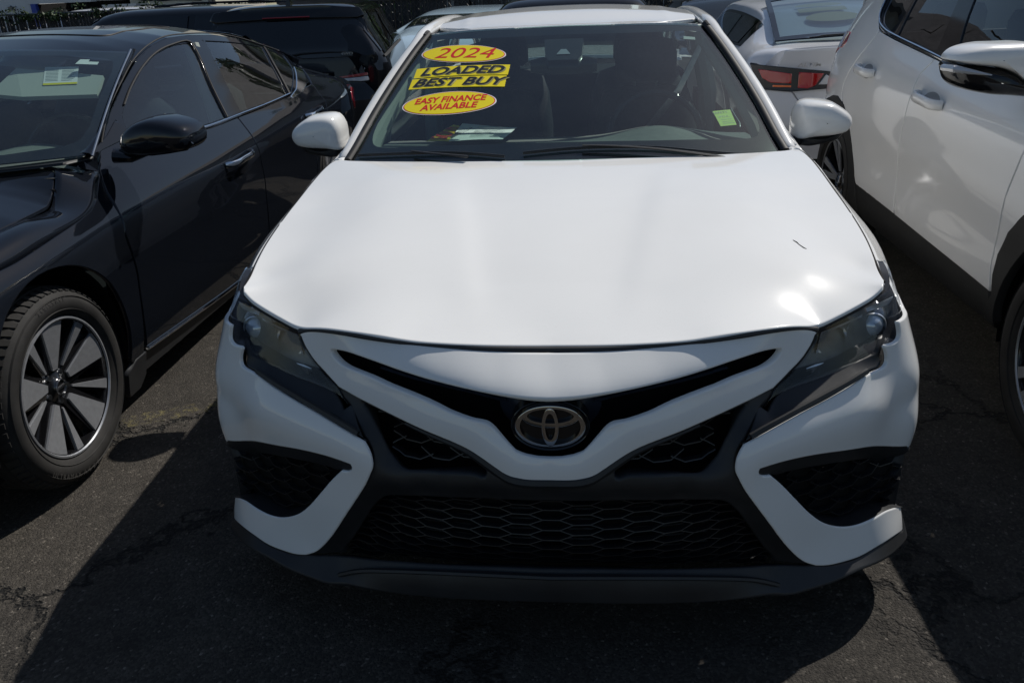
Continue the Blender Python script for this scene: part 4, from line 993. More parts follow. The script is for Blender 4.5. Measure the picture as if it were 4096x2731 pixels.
mbs = MB(); mbs.tube([(.90, 1.70, .925), (.85, 1.68, .93), (.80, 1.66, .93)], [.028, .024, .03], 8, flat=(1, .7)); kids.append(mbs.build('mirror_stalk', M['plastic'], MIR))
mg = MB(); mg.add([(x, 1.75, z) for x, z in mo], [tuple(range(len(mo)))]); kids.append(mg.build('mirror_glass', M['chrome'], MIR, False))
m2 = mirror_x(MIR)
for kd in kids: c = mirror_x(kd); c.parent = m2

# --- stickers on the windscreen
def disc_pts(c, a, b, k, n=56): return [c+(a*math.cos(t)+b*math.sin(t))*k for t in np.linspace(0, 2*PI, n, endpoint=False)]
def flat_poly(name, pts, mat, off, par):
    P = glassf(off)(np.array(pts)); return mesh_obj(name, P, [tuple(range(len(P)))], mat, par, False)
def strip(name, pts, mat, off, par, h=.03): return panel(name, pts, glassf(off), mat, par, h=h, hb=.02, roll=0, skirt=.0006)
def oval(L, R_, T, B, label, items):
    c = (np.array(L)+R_+T+B)/4; a = (np.array(R_)-L)/2; b = (np.array(T)-B)/2
    e = disc_pts(c, a, b, 1.0); s = strip('windscreen_sticker', e, M['whiteprint'], .0022, WS); s['label'] = label
    strip('red_rim', disc_pts(c, a, b*.985, .975), M['redprint'], .0028, s); strip('yellow_field', disc_pts(c, a, b*.97, .955), M['yellow'], .0034, s)
    an = np.linalg.norm(a); bn = np.linalg.norm(b); ah = a/an; bh = b/bn
    for body, u0, v0, size, sx, shear, off in items:
        def fr(u, v, u0=u0, v0=v0): return glassf(.0040)(np.array([c+ah*(u+u0)+bh*(v+v0)]))[0]
        text_obj('lettering', body, M['redprint'], s, size, fr, shear, sx=sx, offset=off)
oval((-.5567, .7655), (-.2173, .6791), (-.3897, .7835), (-.3767, .6511), 'oval yellow sticker reading 2024 in red', [('2024', -.004, 0, .108, 1.12, .40, 0)])
oval((-.5835, .411), (-.233, .368), (-.4041, .4597), (-.3996, .3124), 'oval yellow sticker reading EASY FINANCE AVAILABLE in red', [('EASY FINANCE', .002, .021, .050, .80, .25, .0015), ('AVAILABLE', 0, -.024, .050, .85, .25, .0015)])
def band(q, body, label, size, sx):
    q = np.array(q); e = []
    s = strip('windscreen_sticker', q, M['yellow'], .0022, WS); s['label'] = label
    ah = (q[1]-q[0]); an = np.linalg.norm(ah); ah /= an; bh = (q[3]-q[0]); bn = np.linalg.norm(bh); bh = bh/bn; c = q.mean(0)
    per = np.array([-ah[1], ah[0]])
    for k, (mt, du, dv, of) in enumerate(((M['greyprint'], .006, -.004, .0030), (M['blackprint'], 0, 0, .0036))):
        def fr(u, v): return glassf(of)(np.array([c+ah*(u+du)+per*(v+dv)]))[0]
        text_obj('lettering_shadow' if k == 0 else 'lettering', body, mt, s, size, fr, .22, sx=sx, offset=.0018)
band([(-.5639, .5963), (-.1999, .5321), (-.1951, .6), (-.5591, .6618)], 'LOADED', 'yellow strip sticker reading LOADED in black', .070, 1.16)
band([(-.5733, .5228), (-.2067, .4538), (-.2037, .5268), (-.5673, .5893)], 'BEST BUY', 'yellow strip sticker reading BEST BUY in black', .070, 1.16)
# inspection slip at the lower driver corner, with its clear sleeve
q = np.array([(.5356, .2439), (.5919, .2643), (.5798, .3532), (.5167, .3299)])
s = strip('inspection_slip', q, M['limepaper'], -.008, WS); s['label'] = 'lime green slip reading SAFETY O.K.'
ah = q[1]-q[0]; ah /= np.linalg.norm(ah); bh = np.array([-ah[1], ah[0]]); c = q.mean(0)
for body, v0, u0, sz in (('SAFETY', .030, -.004, .017), ('O.K.', .006, .006, .015)):
    text_obj('lettering', body, M['blackprint'], s, sz, lambda u, v: glassf(-.0072)(np.array([c+ah*(u+u0)+bh*(v+v0)]))[0], .1, offset=-.0001)
mb = MB()
for v0, wd in ((-.010, .04), (-.022, .044), (-.032, .044)):
    mb.add(glassf(-.0072)(np.array([c+ah*u+bh*v for u, v in ((-wd/2, v0), (wd/2, v0), (wd/2, v0+.0016), (-wd/2, v0+.0016))])), [(0, 1, 2, 3)])
mb.add(glassf(-.0071)(np.array([c+ah*u+bh*v for u, v in ((-.024, .004), (-.014, .006), (-.004, .013), (-.014, .010))])), [(0, 1, 2, 3)])
mb.build('ruled_lines', M['sticker_grey'], s, False)
mb = MB(); mb.tube(glassf(-.0065)(np.array([q[2]+(.004, .004), q[2]+(.012, -.03), q[1]+(.012, .01), q[1]+(.010, -.012)])), .0014, 5); mb.build('clear_sleeve', M['clearlamp'], s)
s = strip('corner_label', [(.4559, .8066), (.5011, .8096), (.5016, .829), (.4576, .8282)], M['sticker_grey'], -.008, WS)

# --- cabin
IN = []
dz = lambda x, y: .955-.03*np.clip((y-1.55)/.4, 0, 1)+.045*np.exp(-((x-.36)/.17)**2)*np.clip((y-1.5)/.15, 0, 1)*(1-.2*np.clip((y-1.75)/.1, 0, 1))
P = np.array([[(x, y, dz(x, y)) for y in np.linspace(1.26, 1.86, 26)] for x in np.linspace(-.70, .70, 57)])
grid_surf('dashboard', P, M['dash'], HERO)
P = np.array([[(x, 1.86+.02*math.sin(t*3), dz(x, 1.86)-.35*t) for t in np.linspace(0, 1, 6)] for x in np.linspace(-.70, .70, 57)]); grid_surf('dashboard_face', P, M['cloth'], HERO)
mb = MB(); c = np.array([.36, 1.93, .905]); t = np.linspace(0, 2*PI, 40, endpoint=False); ax1 = np.array([1, 0, 0]); ax2 = np.array([0, .42, .907])
mb.tube([c+.185*(ax1*math.cos(a)+ax2*math.sin(a)) for a in t], .014, 8, closed=True)
SW = mb.build('steering_wheel', M['lampblack'], HERO)
mb = MB(); mb.tube([c-ax1*.18, c+[0, -.02, 0], c+ax1*.18], [.012, .05, .012], 8, flat=(1, .5)); mb.tube([c-ax2*.18, c-ax2*.04], .012, 6); mb.build('spoke', M['lampblack'], SW)
def seat(x, y, wd=.5, rear=False):
    mb = MB()
    prof = []
    G = []
    for z, yy, ww, th in ((.42, 0, .9, .10), (.55, .03, 1, .12), (.75, .10, 1, .11), (.92, .16, .92, .10), (1.02, .19, .78, .08), (1.04, .2, .5, .04)):
        n = 20; G.append([(x+wd/2*ww*np.sign(math.cos(a))*abs(math.cos(a))**.6, y+yy+th*np.sign(math.sin(a))*abs(math.sin(a))**.7, z) for a in np.linspace(0, 2*PI, n, endpoint=False)])
    G = np.array(G); s = grid_surf('seat_back', G.transpose(1, 0, 2), M['cloth'], HERO, closed_u=True)
    G = []
    for z, ww, th in ((1.06, .8, .05), (1.08, 1, .065), (1.18, 1, .07), (1.235, .85, .06), (1.25, .4, .03)):
        G.append([(x+.14*ww*np.sign(math.cos(a))*abs(math.cos(a))**.6, y+.21+th*math.sin(a), z) for a in np.linspace(0, 2*PI, 16, endpoint=False)])
    grid_surf('headrest', np.array(G).transpose(1, 0, 2), M['cloth'], s, closed_u=True)
    for dx in (-.05, .05):
        mb = MB(); mb.tube([(x+dx, y+.205, 1.0), (x+dx, y+.21, 1.1)], .006, 6); mb.build('headrest_post', M['steel'], s)
    mb = MB(); mb.box((x, y-.22, .45), (wd, .5, .16)); mb.build('seat_cushion', M['cloth'], HERO)
seat(-.36, 2.35); seat(.36, 2.35); seat(-.38, 3.25, .56); seat(.38, 3.25, .56)
for sg in (1, -1):
    q = glassf(-.05)(np.array([(.700, .17), (.690, .30), (.655, .48), (.60, .70), (.56, .86)]))*[sg, 1, 1]+[0, .04, 0]
    mb = MB(); mb.tube(q, [.045, .04, .034, .03, .03], 8, flat=(.8, 1)); mb.build('pillar_trim', M['trimgrey'], HERO)
    mb = MB(); mb.tube([(sg*.66, 2.62, .5), (sg*.655, 2.62, 1.0), (sg*.58, 2.6, 1.30)], [.05, .045, .04], 8); mb.build('centre_pillar_trim', M['trimgrey'], HERO)
mb = MB(); mb.tube([(.60, 2.55, 1.2), (.50, 2.45, 1.02), (.28, 2.25, .80)], .022, 6, flat=(.12, 1)); mb.build('seat_belt', M['satin'], HERO)
P = np.array([[(x, y, float(roof_z(np.array(x), np.array(y)))-.035) for y in np.linspace(2.12, 3.5, 9)] for x in np.linspace(-.53, .53, 13)]); grid_surf('headliner', P, M['headliner'], HERO)
mb = MB(); mb.box((0, 2.75, .26), (1.6, 2.9, .05)); mb.box((0, 1.3, .6), (1.5, .05, .62)); mb.box((0, 3.62, .62), (1.35, .05, .7)); mb.box((.78, 2.7, .55), (.04, 2.6, .6)); mb.box((-.78, 2.7, .55), (.04, 2.6, .6))
mb.box((0, 3.85, .98), (1.3, .55, .03)); mb.box((0, 2.5, .19), (1.55, 4.2, .04)); mb.box((0, .75, .45), (1.0, .9, .5)); mb.build('floor_and_bulkheads', M['void'], HERO, False)  # dark floor, bulkhead and filler boxes added to block sunlight, keeping the shadow solid

# --- wheels
def wheel(name, parent, x, y, z, side, R=.334, rim=.234, wid=.215, style='ten', face=None, rot=0, steer=0, spokemat=None, tag=None):
    """side = +1: outer face looks along +x. Returns the wheel (tyre is its own part)"""
    face = face or M['rimface']
    g = bpy.data.objects.new(name, None); SC.collection.objects.link(g); g.parent = parent; g.location = (x, y, z); g.rotation_euler = (0, 0, steer)
    f = lambda t: side*t
    mb = MB(); h = wid/2
    prof = [(rim-.012, f(h-.055)), (rim-.002, f(h-.022)), (rim+.004, f(h-.014)), (rim+.012, f(h-.006)), (rim+.03, f(h+.003)), ((R+rim)/2, f(h+.007)), (R-.035, f(h+.003)), (R-.016, f(h-.010)), (R-.005, f(h-.028)), (R, f(h-.05)),
            (R+.0005, 0), (R, f(-h+.05)), (R-.006, f(-h+.028)), (R-.03, f(-h)), (rim, f(-h+.02))]
    mb.lathe(prof, 72); t_ = mb.build('tyre', M['tyre'], g, True, 50)
    # tread blocks: shoulder lugs and circumferential ribs
    mb = MB()
    for k in range(64):
        a = 2*PI*k/64
        for s0, s1 in ((f(h-.012), f(h-.048)), (f(-h+.012), f(-h+.048))):
            V = []
            for xx, rr in ((s0, R-.012), (s1, R+.003)):
                for da in (-.030, .030):
                    aa = a+da+(.02 if xx == s1 else 0); V.append((xx, rr*math.cos(aa), rr*math.sin(aa)))
            for xx, rr in ((s0, R-.008), (s1, R+.0065)):
                for da in (-.027, .027):
                    aa = a+da+(.02 if xx == s1 else 0); V.append((xx, rr*math.cos(aa), rr*math.sin(aa)))
            mb.add(V, [(0, 1, 5, 4), (2, 6, 7, 3), (4, 5, 7, 6), (0, 4, 6, 2), (1, 3, 7, 5)])
    for xx in (-.035, 0, .035):
        mb.lathe([(R, xx-.013), (R+.006, xx-.011), (R+.006, xx+.011), (R, xx+.013)], 72)
    o = mb.build('tread', M['tyre'], t_, False)
    # sidewall rings
    mb = MB(); mb.lathe([(rim+.022, f(h-.002)), (rim+.024, f(h+.0035)), (rim+.026, f(h-.0005))], 64); mb.lathe([(R-.030, f(h-.001)), (R-.028, f(h+.0035)), (R-.026, f(h-.003))], 64); mb.build('sidewall_ring', M['tyre'], t_)
    # rim barrel and lip
    mb = MB(); mb.lathe([(rim-.004, f(h-.012)), (rim-.012, f(h-.016)), (rim-.016, f(h-.03)), (rim-.022, f(-h+.04)), (rim-.01, f(-h+.02))], 64); mb.build('rim_barrel', M['rimblack'], g)
    mb = MB(); mb.lathe([(rim+.001, f(h-.016)), (rim, f(h-.010)), (rim-.006, f(h-.009)), (rim-.009, f(h-.014))], 64); mb.build('rim_lip', face, g)
    # brake disc and hub
    mb = MB(); mb.lathe([(.145, f(-.02)), (.145, f(-.005)), (.05, f(-.005))], 40); mb.lathe([(.075, f(-.005)), (.07, f(.02)), (.0, f(.02))], 24); mb.build('brake_disc', M['disc'], g)
    mb = MB(); mb.box((f(-.0), .12, .03), (.05, .07, .15)); mb.build('brake_caliper', M['steel'], g, False)
    hub = MB(); hub.lathe([(0, f(h-.040)), (.030, f(h-.040)), (.034, f(h-.046)), (.062, f(h-.058)), (.07, f(h-.09))], 30); hub.build('hub', M['rimblack'], g)
    mb = MB(); mb.lathe([(.028, f(h-.040)), (.027, f(h-.036)), (.0235, f(h-.036)), (.023, f(h-.040))], 30); mb.box((f(h-.037), 0, 0), (.003, .05, .007)); mb.build('hub_emblem', M['satin'], g)
    for k in range(5):
        a = rot+2*PI*(k+.5)/5; mb = MB(); mb.lathe([(0, f(h-.050)), (.009, f(h-.050)), (.010, f(h-.075))], 10, 'x', (0, .052*math.cos(a), .052*math.sin(a))); mb.build('lug_nut', M['satin'], g)
    rmax = rim-.006
    def spoke(a, w0, w1, r0, r1, x0, x1, skew, mat, nm='spoke'):
        ca, sa = math.cos(a), math.sin(a); V = []
        for r, wd, xx, sk in ((r0, w0, x0, 0), (r1, w1, x1, skew)):
            for s in (-1, 1):
                yy = s*wd/2+sk; V.append((f(xx), r*ca-yy*sa, r*sa+yy*ca))
        for r, wd, xx, sk in ((r0, w0*1.05, x0-.03, 0), (r1, w1*1.05, x1-.035, skew)):
            for s in (-1, 1):
                yy = s*wd/2+sk; V.append((f(xx), r*ca-yy*sa, r*sa+yy*ca))
        mb = MB(); F = [(0, 2, 3, 1), (4, 5, 7, 6), (0, 4, 6, 2), (1, 3, 7, 5), (0, 1, 5, 4), (2, 6, 7, 3)]
        if side < 0: F = [q[::-1] for q in F]
        mb.add(V, F); o = mb.build(nm, mat, g, False); return o
    if style == 'altima':
        for k in range(5):
            a = rot+2*PI*k/5
            spoke(a, .022, .112, .062, rmax, h-.044, h-.016, 0, face)                 # broad machined blade
            spoke(a+PI/5-.06, .006, .036, .075, rmax, h-.050, h-.016, 0, face)        # narrow one between
            spoke(a+.30, .018, .03, .05, rmax-.004, h-.075, h-.045, 0, M['rimblack'])
            spoke(a-.30, .018, .03, .05, rmax-.004, h-.075, h-.045, 0, M['rimblack'])
            spoke(a, .06, .125, .04, rmax-.002, h-.056, h-.022, 0, M['rimblack'])
            spoke(a+PI/5-.06, .03, .05, .05, rmax-.002, h-.062, h-.022, 0, M['rimblack'])
    else:
        for k in range(5):
            a = rot+2*PI*k/5
            for s in (-.17, .17):
                spoke(a+s*.6, .020, .040, .060, rmax, h-.050, h-.014, s*.12, face)
                spoke(a+s*.6, .032, .052, .055, rmax-.002, h-.056, h-.020, s*.12, M['rimblack'])
    return g
for sx in (1, -1):
    wheel('front_wheel', HERO, sx*.80, AX, .334, sx); wheel('rear_wheel', HERO, sx*.80, RX, .334, sx)
    for cy in (AX, RX):
        mb = MB(); mb.lathe([(.385, sx*.05), (.40, -sx*.25), (.1, -sx*.26)], 24, 'x', (sx*.80, cy, .34), -.2, PI+.2); mb.build('wheel_well', M['void'], HERO)
# ------------------------------------------------------------------ cars seen from the side
SD = {'a_winF': [[1.796,1.015],[1.841,1.066],[1.93,1.108],[2.036,1.147],[2.233,1.213],[2.417,1.259],[2.605,1.282],[2.799,1.283],[2.792,1.262],[2.69,1.12],[2.603,0.938],[2.452,0.938],[2.301,0.94]],
 'a_winR': [[2.984,1.279],[3.306,1.25],[3.57,1.219],[3.808,1.184],[3.642,1.101],[3.543,1.008],[3.503,0.933],[3.207,0.932],[2.979,0.936],[2.797,0.939],[2.827,1.017],[2.867,1.109],[2.915,1.201]],
 'a_winQ': [[3.877,1.174],[4.152,1.108],[3.979,1.046],[3.711,0.979],[3.533,0.934],[3.591,1.003],[3.699,1.096]],
 'a_frame': [[1.567,0.979],[1.661,1.023],[1.802,1.088],[2.026,1.175],[2.242,1.247],[2.437,1.293],[2.625,1.316],[2.88,1.313],[3.165,1.296],[3.49,1.256],[3.852,1.19],[4.279,1.119],[4.033,1.04],[4.169,1.02]],
 'a_belt': [[2.262,0.919],[2.715,0.913],[3.16,0.91],[3.49,0.919],[3.637,0.921]],
 'a_chrome': [[2.276,0.931],[2.739,0.925],[3.193,0.925],[3.503,0.93],[3.619,0.942],[4.04,1.035]],
 'a_doorfront': [[1.564,0.979],[1.455,0.917],[1.388,0.86],[1.359,0.807],[1.33,0.713],[1.336,0.652]],
 'a_doorfront2': [[1.347,0.672],[1.36,0.544],[1.348,0.356],[1.347,0.237]],
 'a_doormid': [[2.903,1.302],[2.891,1.275],[2.761,1.128],[2.718,0.935],[2.708,0.872],[2.686,0.786],[2.703,0.709],[2.716,0.606]],
 'a_doorrear': [[4.169,1.02],[3.996,0.947],[3.964,0.884],[4.039,0.823]],
 'a_hoodgap': [[0.882,0.851],[0.988,0.859],[1.1,0.863],[1.154,0.885],[1.291,0.959],[1.294,0.967],[1.274,0.979]],
 'a_wsbase': [[1.444,0.988],[1.564,0.979]],
 'a_wsedge': [[1.444,0.988],[1.618,1.055],[1.864,1.156],[2.19,1.285]],
 'a_rocker': [[1.341,0.24],[1.775,0.203],[2.305,0.158]],
 'a_rockerlow': [[1.354,0.208],[2.196,0.106]],
 'a_flap': [[1.221,0.159],[1.303,0.121],[1.339,0.188],[1.334,0.221]],
 'a_arch': [[0.683,0.744],[0.746,0.76],[0.825,0.769],[0.936,0.764],[1.019,0.74],[1.13,0.682],[1.223,0.572],[1.269,0.46],[1.273,0.387]],
 'a_handleF': [[2.265,0.767],[2.576,0.766]],
 'a_handleR': [[3.491,0.809],[3.798,0.812]],
 'a_tail': [[4.87,0.754],[5.299,0.726],[5.298,0.67],[5.262,0.691]],
 'a_roofsil': [[2.881,1.358],[3.365,1.316],[3.789,1.271],[4.348,1.189],[5.161,1.05],[4.644,1.012],[4.481,0.93],[5.09,0.8],[5.3,0.744]],
 'a_crease': [[1.394,0.88],[1.665,0.87],[2.208,0.89],[2.648,0.882],[3.932,0.873]],
 'r_rocker': [[2.987,0.453],[2.554,0.447],[2.059,0.442],[1.666,0.438],[1.401,0.432]],
 'r_cladlow': [[3.234,0.28],[2.064,0.302],[1.463,0.319]],
 'r_belt': [[3.182,1.212],[2.885,1.178],[2.388,1.133],[2.24,1.121]],
 'r_glasslow': [[3.091,1.198],[2.931,1.189],[2.424,1.146]],
 'r_winQ': [[3.336,1.338],[3.3,1.279],[3.229,1.236],[3.097,1.202],[2.944,1.191],[2.98,1.29],[2.994,1.346]],
 'r_winR': [[2.943,1.347],[2.909,1.194],[2.648,1.169],[2.421,1.146],[2.451,1.253],[2.479,1.358]],
 'r_pillar': [[2.479,1.358],[2.404,1.145],[2.242,1.127],[2.365,1.361]],
 'r_winF': [[2.353,1.361],[2.231,1.134],[1.911,1.109]],
 'r_doormid': [[2.388,1.133],[2.399,1.11],[2.442,1.067],[2.424,1.022],[2.415,0.977],[2.419,0.853],[2.45,0.69],[2.445,0.581],[2.392,0.482]],
 'r_doorrear': [[3.192,1.204],[3.178,1.163],[3.251,1.073],[3.307,0.996],[3.355,0.925],[3.332,0.852]],
 'r_doorfront': [[1.373,0.938],[1.382,0.88],[1.406,0.81],[1.427,0.712],[1.447,0.597],[1.44,0.515],[1.412,0.424]],
 'r_archf': [[1.27,0.745],[1.357,0.659],[1.405,0.575],[1.4,0.5],[1.384,0.431]],
 'r_archr': [[3.564,0.804],[3.46,0.834],[3.352,0.837],[3.269,0.81],[3.184,0.747],[3.134,0.679],[3.076,0.597],[3.009,0.51],[2.966,0.448]],
 'r_handleR': [[3.146,1.012],[2.92,1.012],[3.045,1.053]],
 'r_handleF': [[2.325,0.982],[2.072,0.99],[2.211,1.019]],
 'r_tail': [[3.541,1.16],[4.205,1.098],[4.194,1.018],[3.621,1.076],[3.611,1.127]],
 'r_sil': [[3.391,1.337],[3.413,1.259],[3.446,1.194],[3.644,1.057],[4.197,0.994],[3.786,0.947],[4.285,0.834],[4.272,0.746],[3.63,0.795]]}
def gsm(P, n=4): return cents(np.array(P), n)
class SideCar:
    def __init__(s, root, S, sg):
        s.root = root; s.S = S; s.sg = sg
    def f(s, off=0.0):
        return lambda V: np.stack([s.sg*(s.S(V)-off), V[:, 0], V[:, 1]], 1)
    def pt(s, y, z, off=0.0): return s.f(off)(np.array([[y, z]]))[0]
    def pan(s, name, loop, mat, off=0.0, parent=None, both=True, **k):
        o = panel(name, loop, s.f(off), mat, parent or s.root, flip=s.sg < 0, **k)
        if both and parent is None: mirror_x(o)
        return o
    def line(s, name, pts, r, mat, off=0.0, parent=None, both=True, n=6, flat=None, sm=4):
        P = s.f(off)(gsm(pts, sm)); mb = MB(); mb.tube(P, r, n, flat=flat); o = mb.build(name, mat, parent or s.root)
        if both and parent is None: mirror_x(o)
        return o
def grip(car, y0, z0, y1, z1, mat, cup, name='door_handle', w=.030, chrome=False):
    """pull handle with the cup behind it"""
    ym, zm = (y0+y1)/2, (z0+z1)/2; L = y1-y0
    t = np.linspace(0, 2*PI, 24, endpoint=False)
    cupo = panel(name, [(ym+.62*L*.5*math.cos(a)*1.05, zm-.004+.036*math.sin(a)) for a in t], car.f(-.0012), cup, car.root, h=.02, roll=.002, sink=.004, skirt=.002, flip=car.sg < 0)
    P = np.array([car.pt(y0, z0, -.002), car.pt(y0+.08*L, z0+(z1-z0)*.08, -.030), car.pt(ym, zm, -.042), car.pt(y1-.08*L, z1-(z1-z0)*.08, -.032), car.pt(y1, z1, -.002)])
    mb = MB(); mb.tube(cents(P[:, [1, 2, 0]], 4)[:, [2, 0, 1]], [w*.42]+[w*.5]*15+[w*.42], 10, flat=(.55, 1)); b = mb.build('grip', mat, cupo)
    c2 = mirror_x(cupo); b2 = mirror_x(b); b2.parent = c2

def cabin(root, cx0, cx1, dash_y, dash_z, seats, zfloor=.3, wheel_x=None, wheel_y=0, mat=None):
    """dashboard, steering wheel and seats inside a car; coordinates local to root"""
    mat = mat or M['cloth']
    P = np.array([[(x, y, dash_z-.02+.04*math.exp(-((x-(wheel_x or 0))/.17)**2)*(1 if y > dash_y+.2 else 0)) for y in np.linspace(dash_y, dash_y+.5, 10)]+[(x, dash_y+.52, dash_z-.3)] for x in np.linspace(cx0, cx1, 25)])
    grid_surf('dashboard', P, M['dash'], root)
    if wheel_x is not None:
        c = np.array([wheel_x, wheel_y, dash_z-.07]); mb = MB(); mb.tube([c+.185*(np.array([1, 0, 0])*math.cos(a)+np.array([0, .42, .907])*math.sin(a)) for a in np.linspace(0, 2*PI, 32, endpoint=False)], .013, 7, closed=True); mb.build('steering_wheel', M['lampblack'], root)
    for x, y, z in seats:
        G = []
        for dz_, yy, ww, th in ((-.55, 0, .9, .10), (-.3, .05, 1, .12), (-.1, .12, .95, .11), (.0, .16, .85, .09), (.06, .18, .5, .05)):
            G.append([(x+.25*ww*np.sign(math.cos(a))*abs(math.cos(a))**.6, y+yy+th*math.sin(a), z+dz_) for a in np.linspace(0, 2*PI, 16, endpoint=False)])
        s = grid_surf('seat_back', np.array(G).transpose(1, 0, 2), mat, root, closed_u=True)
        G = []
        for dz_, ww, th in ((.08, .8, .05), (.10, 1, .065), (.18, 1, .07), (.225, .85, .06), (.235, .3, .03)):
            G.append([(x+.135*ww*np.sign(math.cos(a))*abs(math.cos(a))**.6, y+.19+th*math.sin(a), z+dz_) for a in np.linspace(0, 2*PI, 14, endpoint=False)])
        grid_surf('headrest', np.array(G).transpose(1, 0, 2), mat, s, closed_u=True)

# ================= black sedan on the left
AC = -2.525
BS = empty('black_sedan', (AC, 0, 0), 'black sedan with chrome door handles and machined alloy wheel, left of the white sedan', 'car', 'cars parked on the lot')
SA = Side([
 (-0.1, [(0.16, 0.6), (0.3, 0.66), (0.5, 0.68), (0.62, 0.66), (0.7, 0.6), (0.78, 0.5), (0.84, 0.42), (0.9, 0.36), (0.96, 0.3)]),
 (0.3, [(0.16, 0.8), (0.3, 0.86), (0.5, 0.88), (0.64, 0.86), (0.74, 0.81), (0.81, 0.72), (0.86, 0.62), (0.92, 0.52), (0.98, 0.42)]),
 (0.85, [(0.16, 0.87), (0.3, 0.9), (0.5, 0.925), (0.66, 0.925), (0.78, 0.885), (0.85, 0.785), (0.9, 0.68), (0.95, 0.58), (1, 0.5)]),
 (1.3, [(0.16, 0.87), (0.3, 0.9), (0.5, 0.92), (0.66, 0.93), (0.78, 0.915), (0.88, 0.835), (0.96, 0.75), (1.02, 0.68), (1.08, 0.6)]),
 (1.7, [(0.16, 0.87), (0.3, 0.9), (0.5, 0.92), (0.66, 0.93), (0.78, 0.92), (0.9, 0.84), (1, 0.765), (1.08, 0.7), (1.14, 0.64)]),
 (2.2, [(0.16, 0.87), (0.3, 0.9), (0.5, 0.92), (0.66, 0.93), (0.78, 0.925), (0.91, 0.84), (1.03, 0.765), (1.17, 0.68), (1.27, 0.6)]),
 (2.7, [(0.16, 0.87), (0.3, 0.9), (0.5, 0.92), (0.66, 0.93), (0.79, 0.925), (0.92, 0.84), (1.05, 0.765), (1.21, 0.675), (1.33, 0.585)]),
 (3.2, [(0.16, 0.87), (0.3, 0.9), (0.5, 0.92), (0.66, 0.93), (0.8, 0.925), (0.93, 0.84), (1.05, 0.765), (1.2, 0.67), (1.325, 0.575)]),
 (3.7, [(0.16, 0.87), (0.3, 0.9), (0.5, 0.92), (0.68, 0.93), (0.82, 0.92), (0.94, 0.84), (1.02, 0.775), (1.13, 0.68), (1.24, 0.58)]),
 (4.2, [(0.16, 0.86), (0.3, 0.89), (0.5, 0.91), (0.7, 0.925), (0.84, 0.9), (0.93, 0.83), (0.98, 0.77), (1.04, 0.69), (1.11, 0.6)]),
 (4.7, [(0.16, 0.82), (0.3, 0.85), (0.5, 0.87), (0.7, 0.88), (0.84, 0.85), (0.9, 0.8), (0.93, 0.75), (0.96, 0.69), (1, 0.6)]),
 (5.2, [(0.16, 0.7), (0.3, 0.74), (0.5, 0.76), (0.7, 0.77), (0.84, 0.72), (0.87, 0.66), (0.89, 0.6), (0.91, 0.54), (0.93, 0.46)])])
A_ = SideCar(BS, SA, 1); BK = M['black']
AY, AZ, AR = .865, .345, .385
HG3 = [(.60, -.02+.35, .795), (.70, .58, .825), (.755, .80, .842), (.775, .99, .856), (.775, 1.166, .850), (.760, 1.222, .871), (.745, 1.275, .910), (.725, 1.327, .950), (.695, 1.361, .956), (.645, 1.384, .958)]
UL = [(.33, .755), (.58, .775), (.80, .782), (.99, .800), (1.15, .815), (1.24, .828), (1.31, .850), (1.37, .880), (1.42, .905), (1.448, .920)]
fen = [(y, z) for y, z in UL[::-1]]+[(.2, .74), (.06, .72), (.02, .60), (.06, .40), (.30, .24), (.46, .24)]+arc(AY, AZ, AR, 196, -14, 30)+[(1.255, .22), (1.335, .215), (1.345, .356), (1.352, .544), (1.335, .652), (1.325, .713), (1.352, .807), (1.382, .860)]
A_.pan('front_fender', fen[::-1], BK, h=.03, hb=.014, skirt=.016)
dm = [(2.715, .926), (2.705, .872), (2.685, .786), (2.695, .709), (2.715, .606), (2.72, .40), (2.73, .165)]
fd = [(1.362, .235), (1.8, .203), (2.3, .175)]+dm[::-1]+[(2.26, .928), (1.95, .965), (1.75, .992), (1.56, .978), (1.452, .917), (1.392, .860), (1.362, .807), (1.335, .713), (1.346, .652), (1.362, .544), (1.356, .356)]
A_.pan('front_door', fd, BK, h=.035, hb=.02, skirt=.016)
rd = [(y+.009, z) for y, z in dm]+[(3.60, .155), (3.62, .50), (3.74, .66), (3.93, .76), (3.97, .823), (3.955, .884), (3.99, .940), (3.64, .934), (3.16, .924)]
A_.pan('rear_door', rd[::-1], BK, h=.035, hb=.02, skirt=.016)
rq = [(3.61, .155)]+arc(4.05, .345, .385, 205, -20, 26)+[(4.6, .22), (5.15, .3), (5.18, .86), (4.7, .915), (4.3, .975), (4.175, 1.018), (4.0, .942), (3.964, .884), (3.98, .823), (3.94, .752), (3.75, .652), (3.63, .50)]
A_.pan('rear_quarter', rq, BK, h=.035, hb=.02, skirt=.016)
# seam filler just under the skin keeps the shut lines dark
A_.pan('inner_body', [(.5, .82), (5.1, .84), (5.1, .62), (4.5, .75), (4.05, .78), (3.6, .72), (3.5, .2), (1.4, .24), (1.3, .66), (.9, .78), (.5, .78)], M['void'], off=.02, h=.08, roll=0, skirt=0)
fr = SD['a_frame'][:11]+[(4.28, 1.119), (4.10, 1.03), (4.0, .955), (3.64, .937), (3.16, .927), (2.71, .928), (2.26, .932), (1.95, .972), (1.72, .998)]
A_.pan('window_frame', fr[::-1], BK, off=.002, holes=[SD['a_winF'], SD['a_winR'], SD['a_winQ']], h=.03, hb=.014, roll=.002, sink=.001, skirt=.012)
for nm, k in (('front_window', 'a_winF'), ('rear_window', 'a_winR'), ('quarter_window', 'a_winQ')):
    A_.pan(nm, SD[k], M['sideglass'], off=.008, h=.05, hb=.03, roll=0, skirt=0)
pil = [(2.795, 1.292), (2.96, 1.285), (2.90, 1.201), (2.86, 1.109), (2.82, 1.017), (2.785, .936), (2.60, .936), (2.69, 1.120), (2.79, 1.262)]
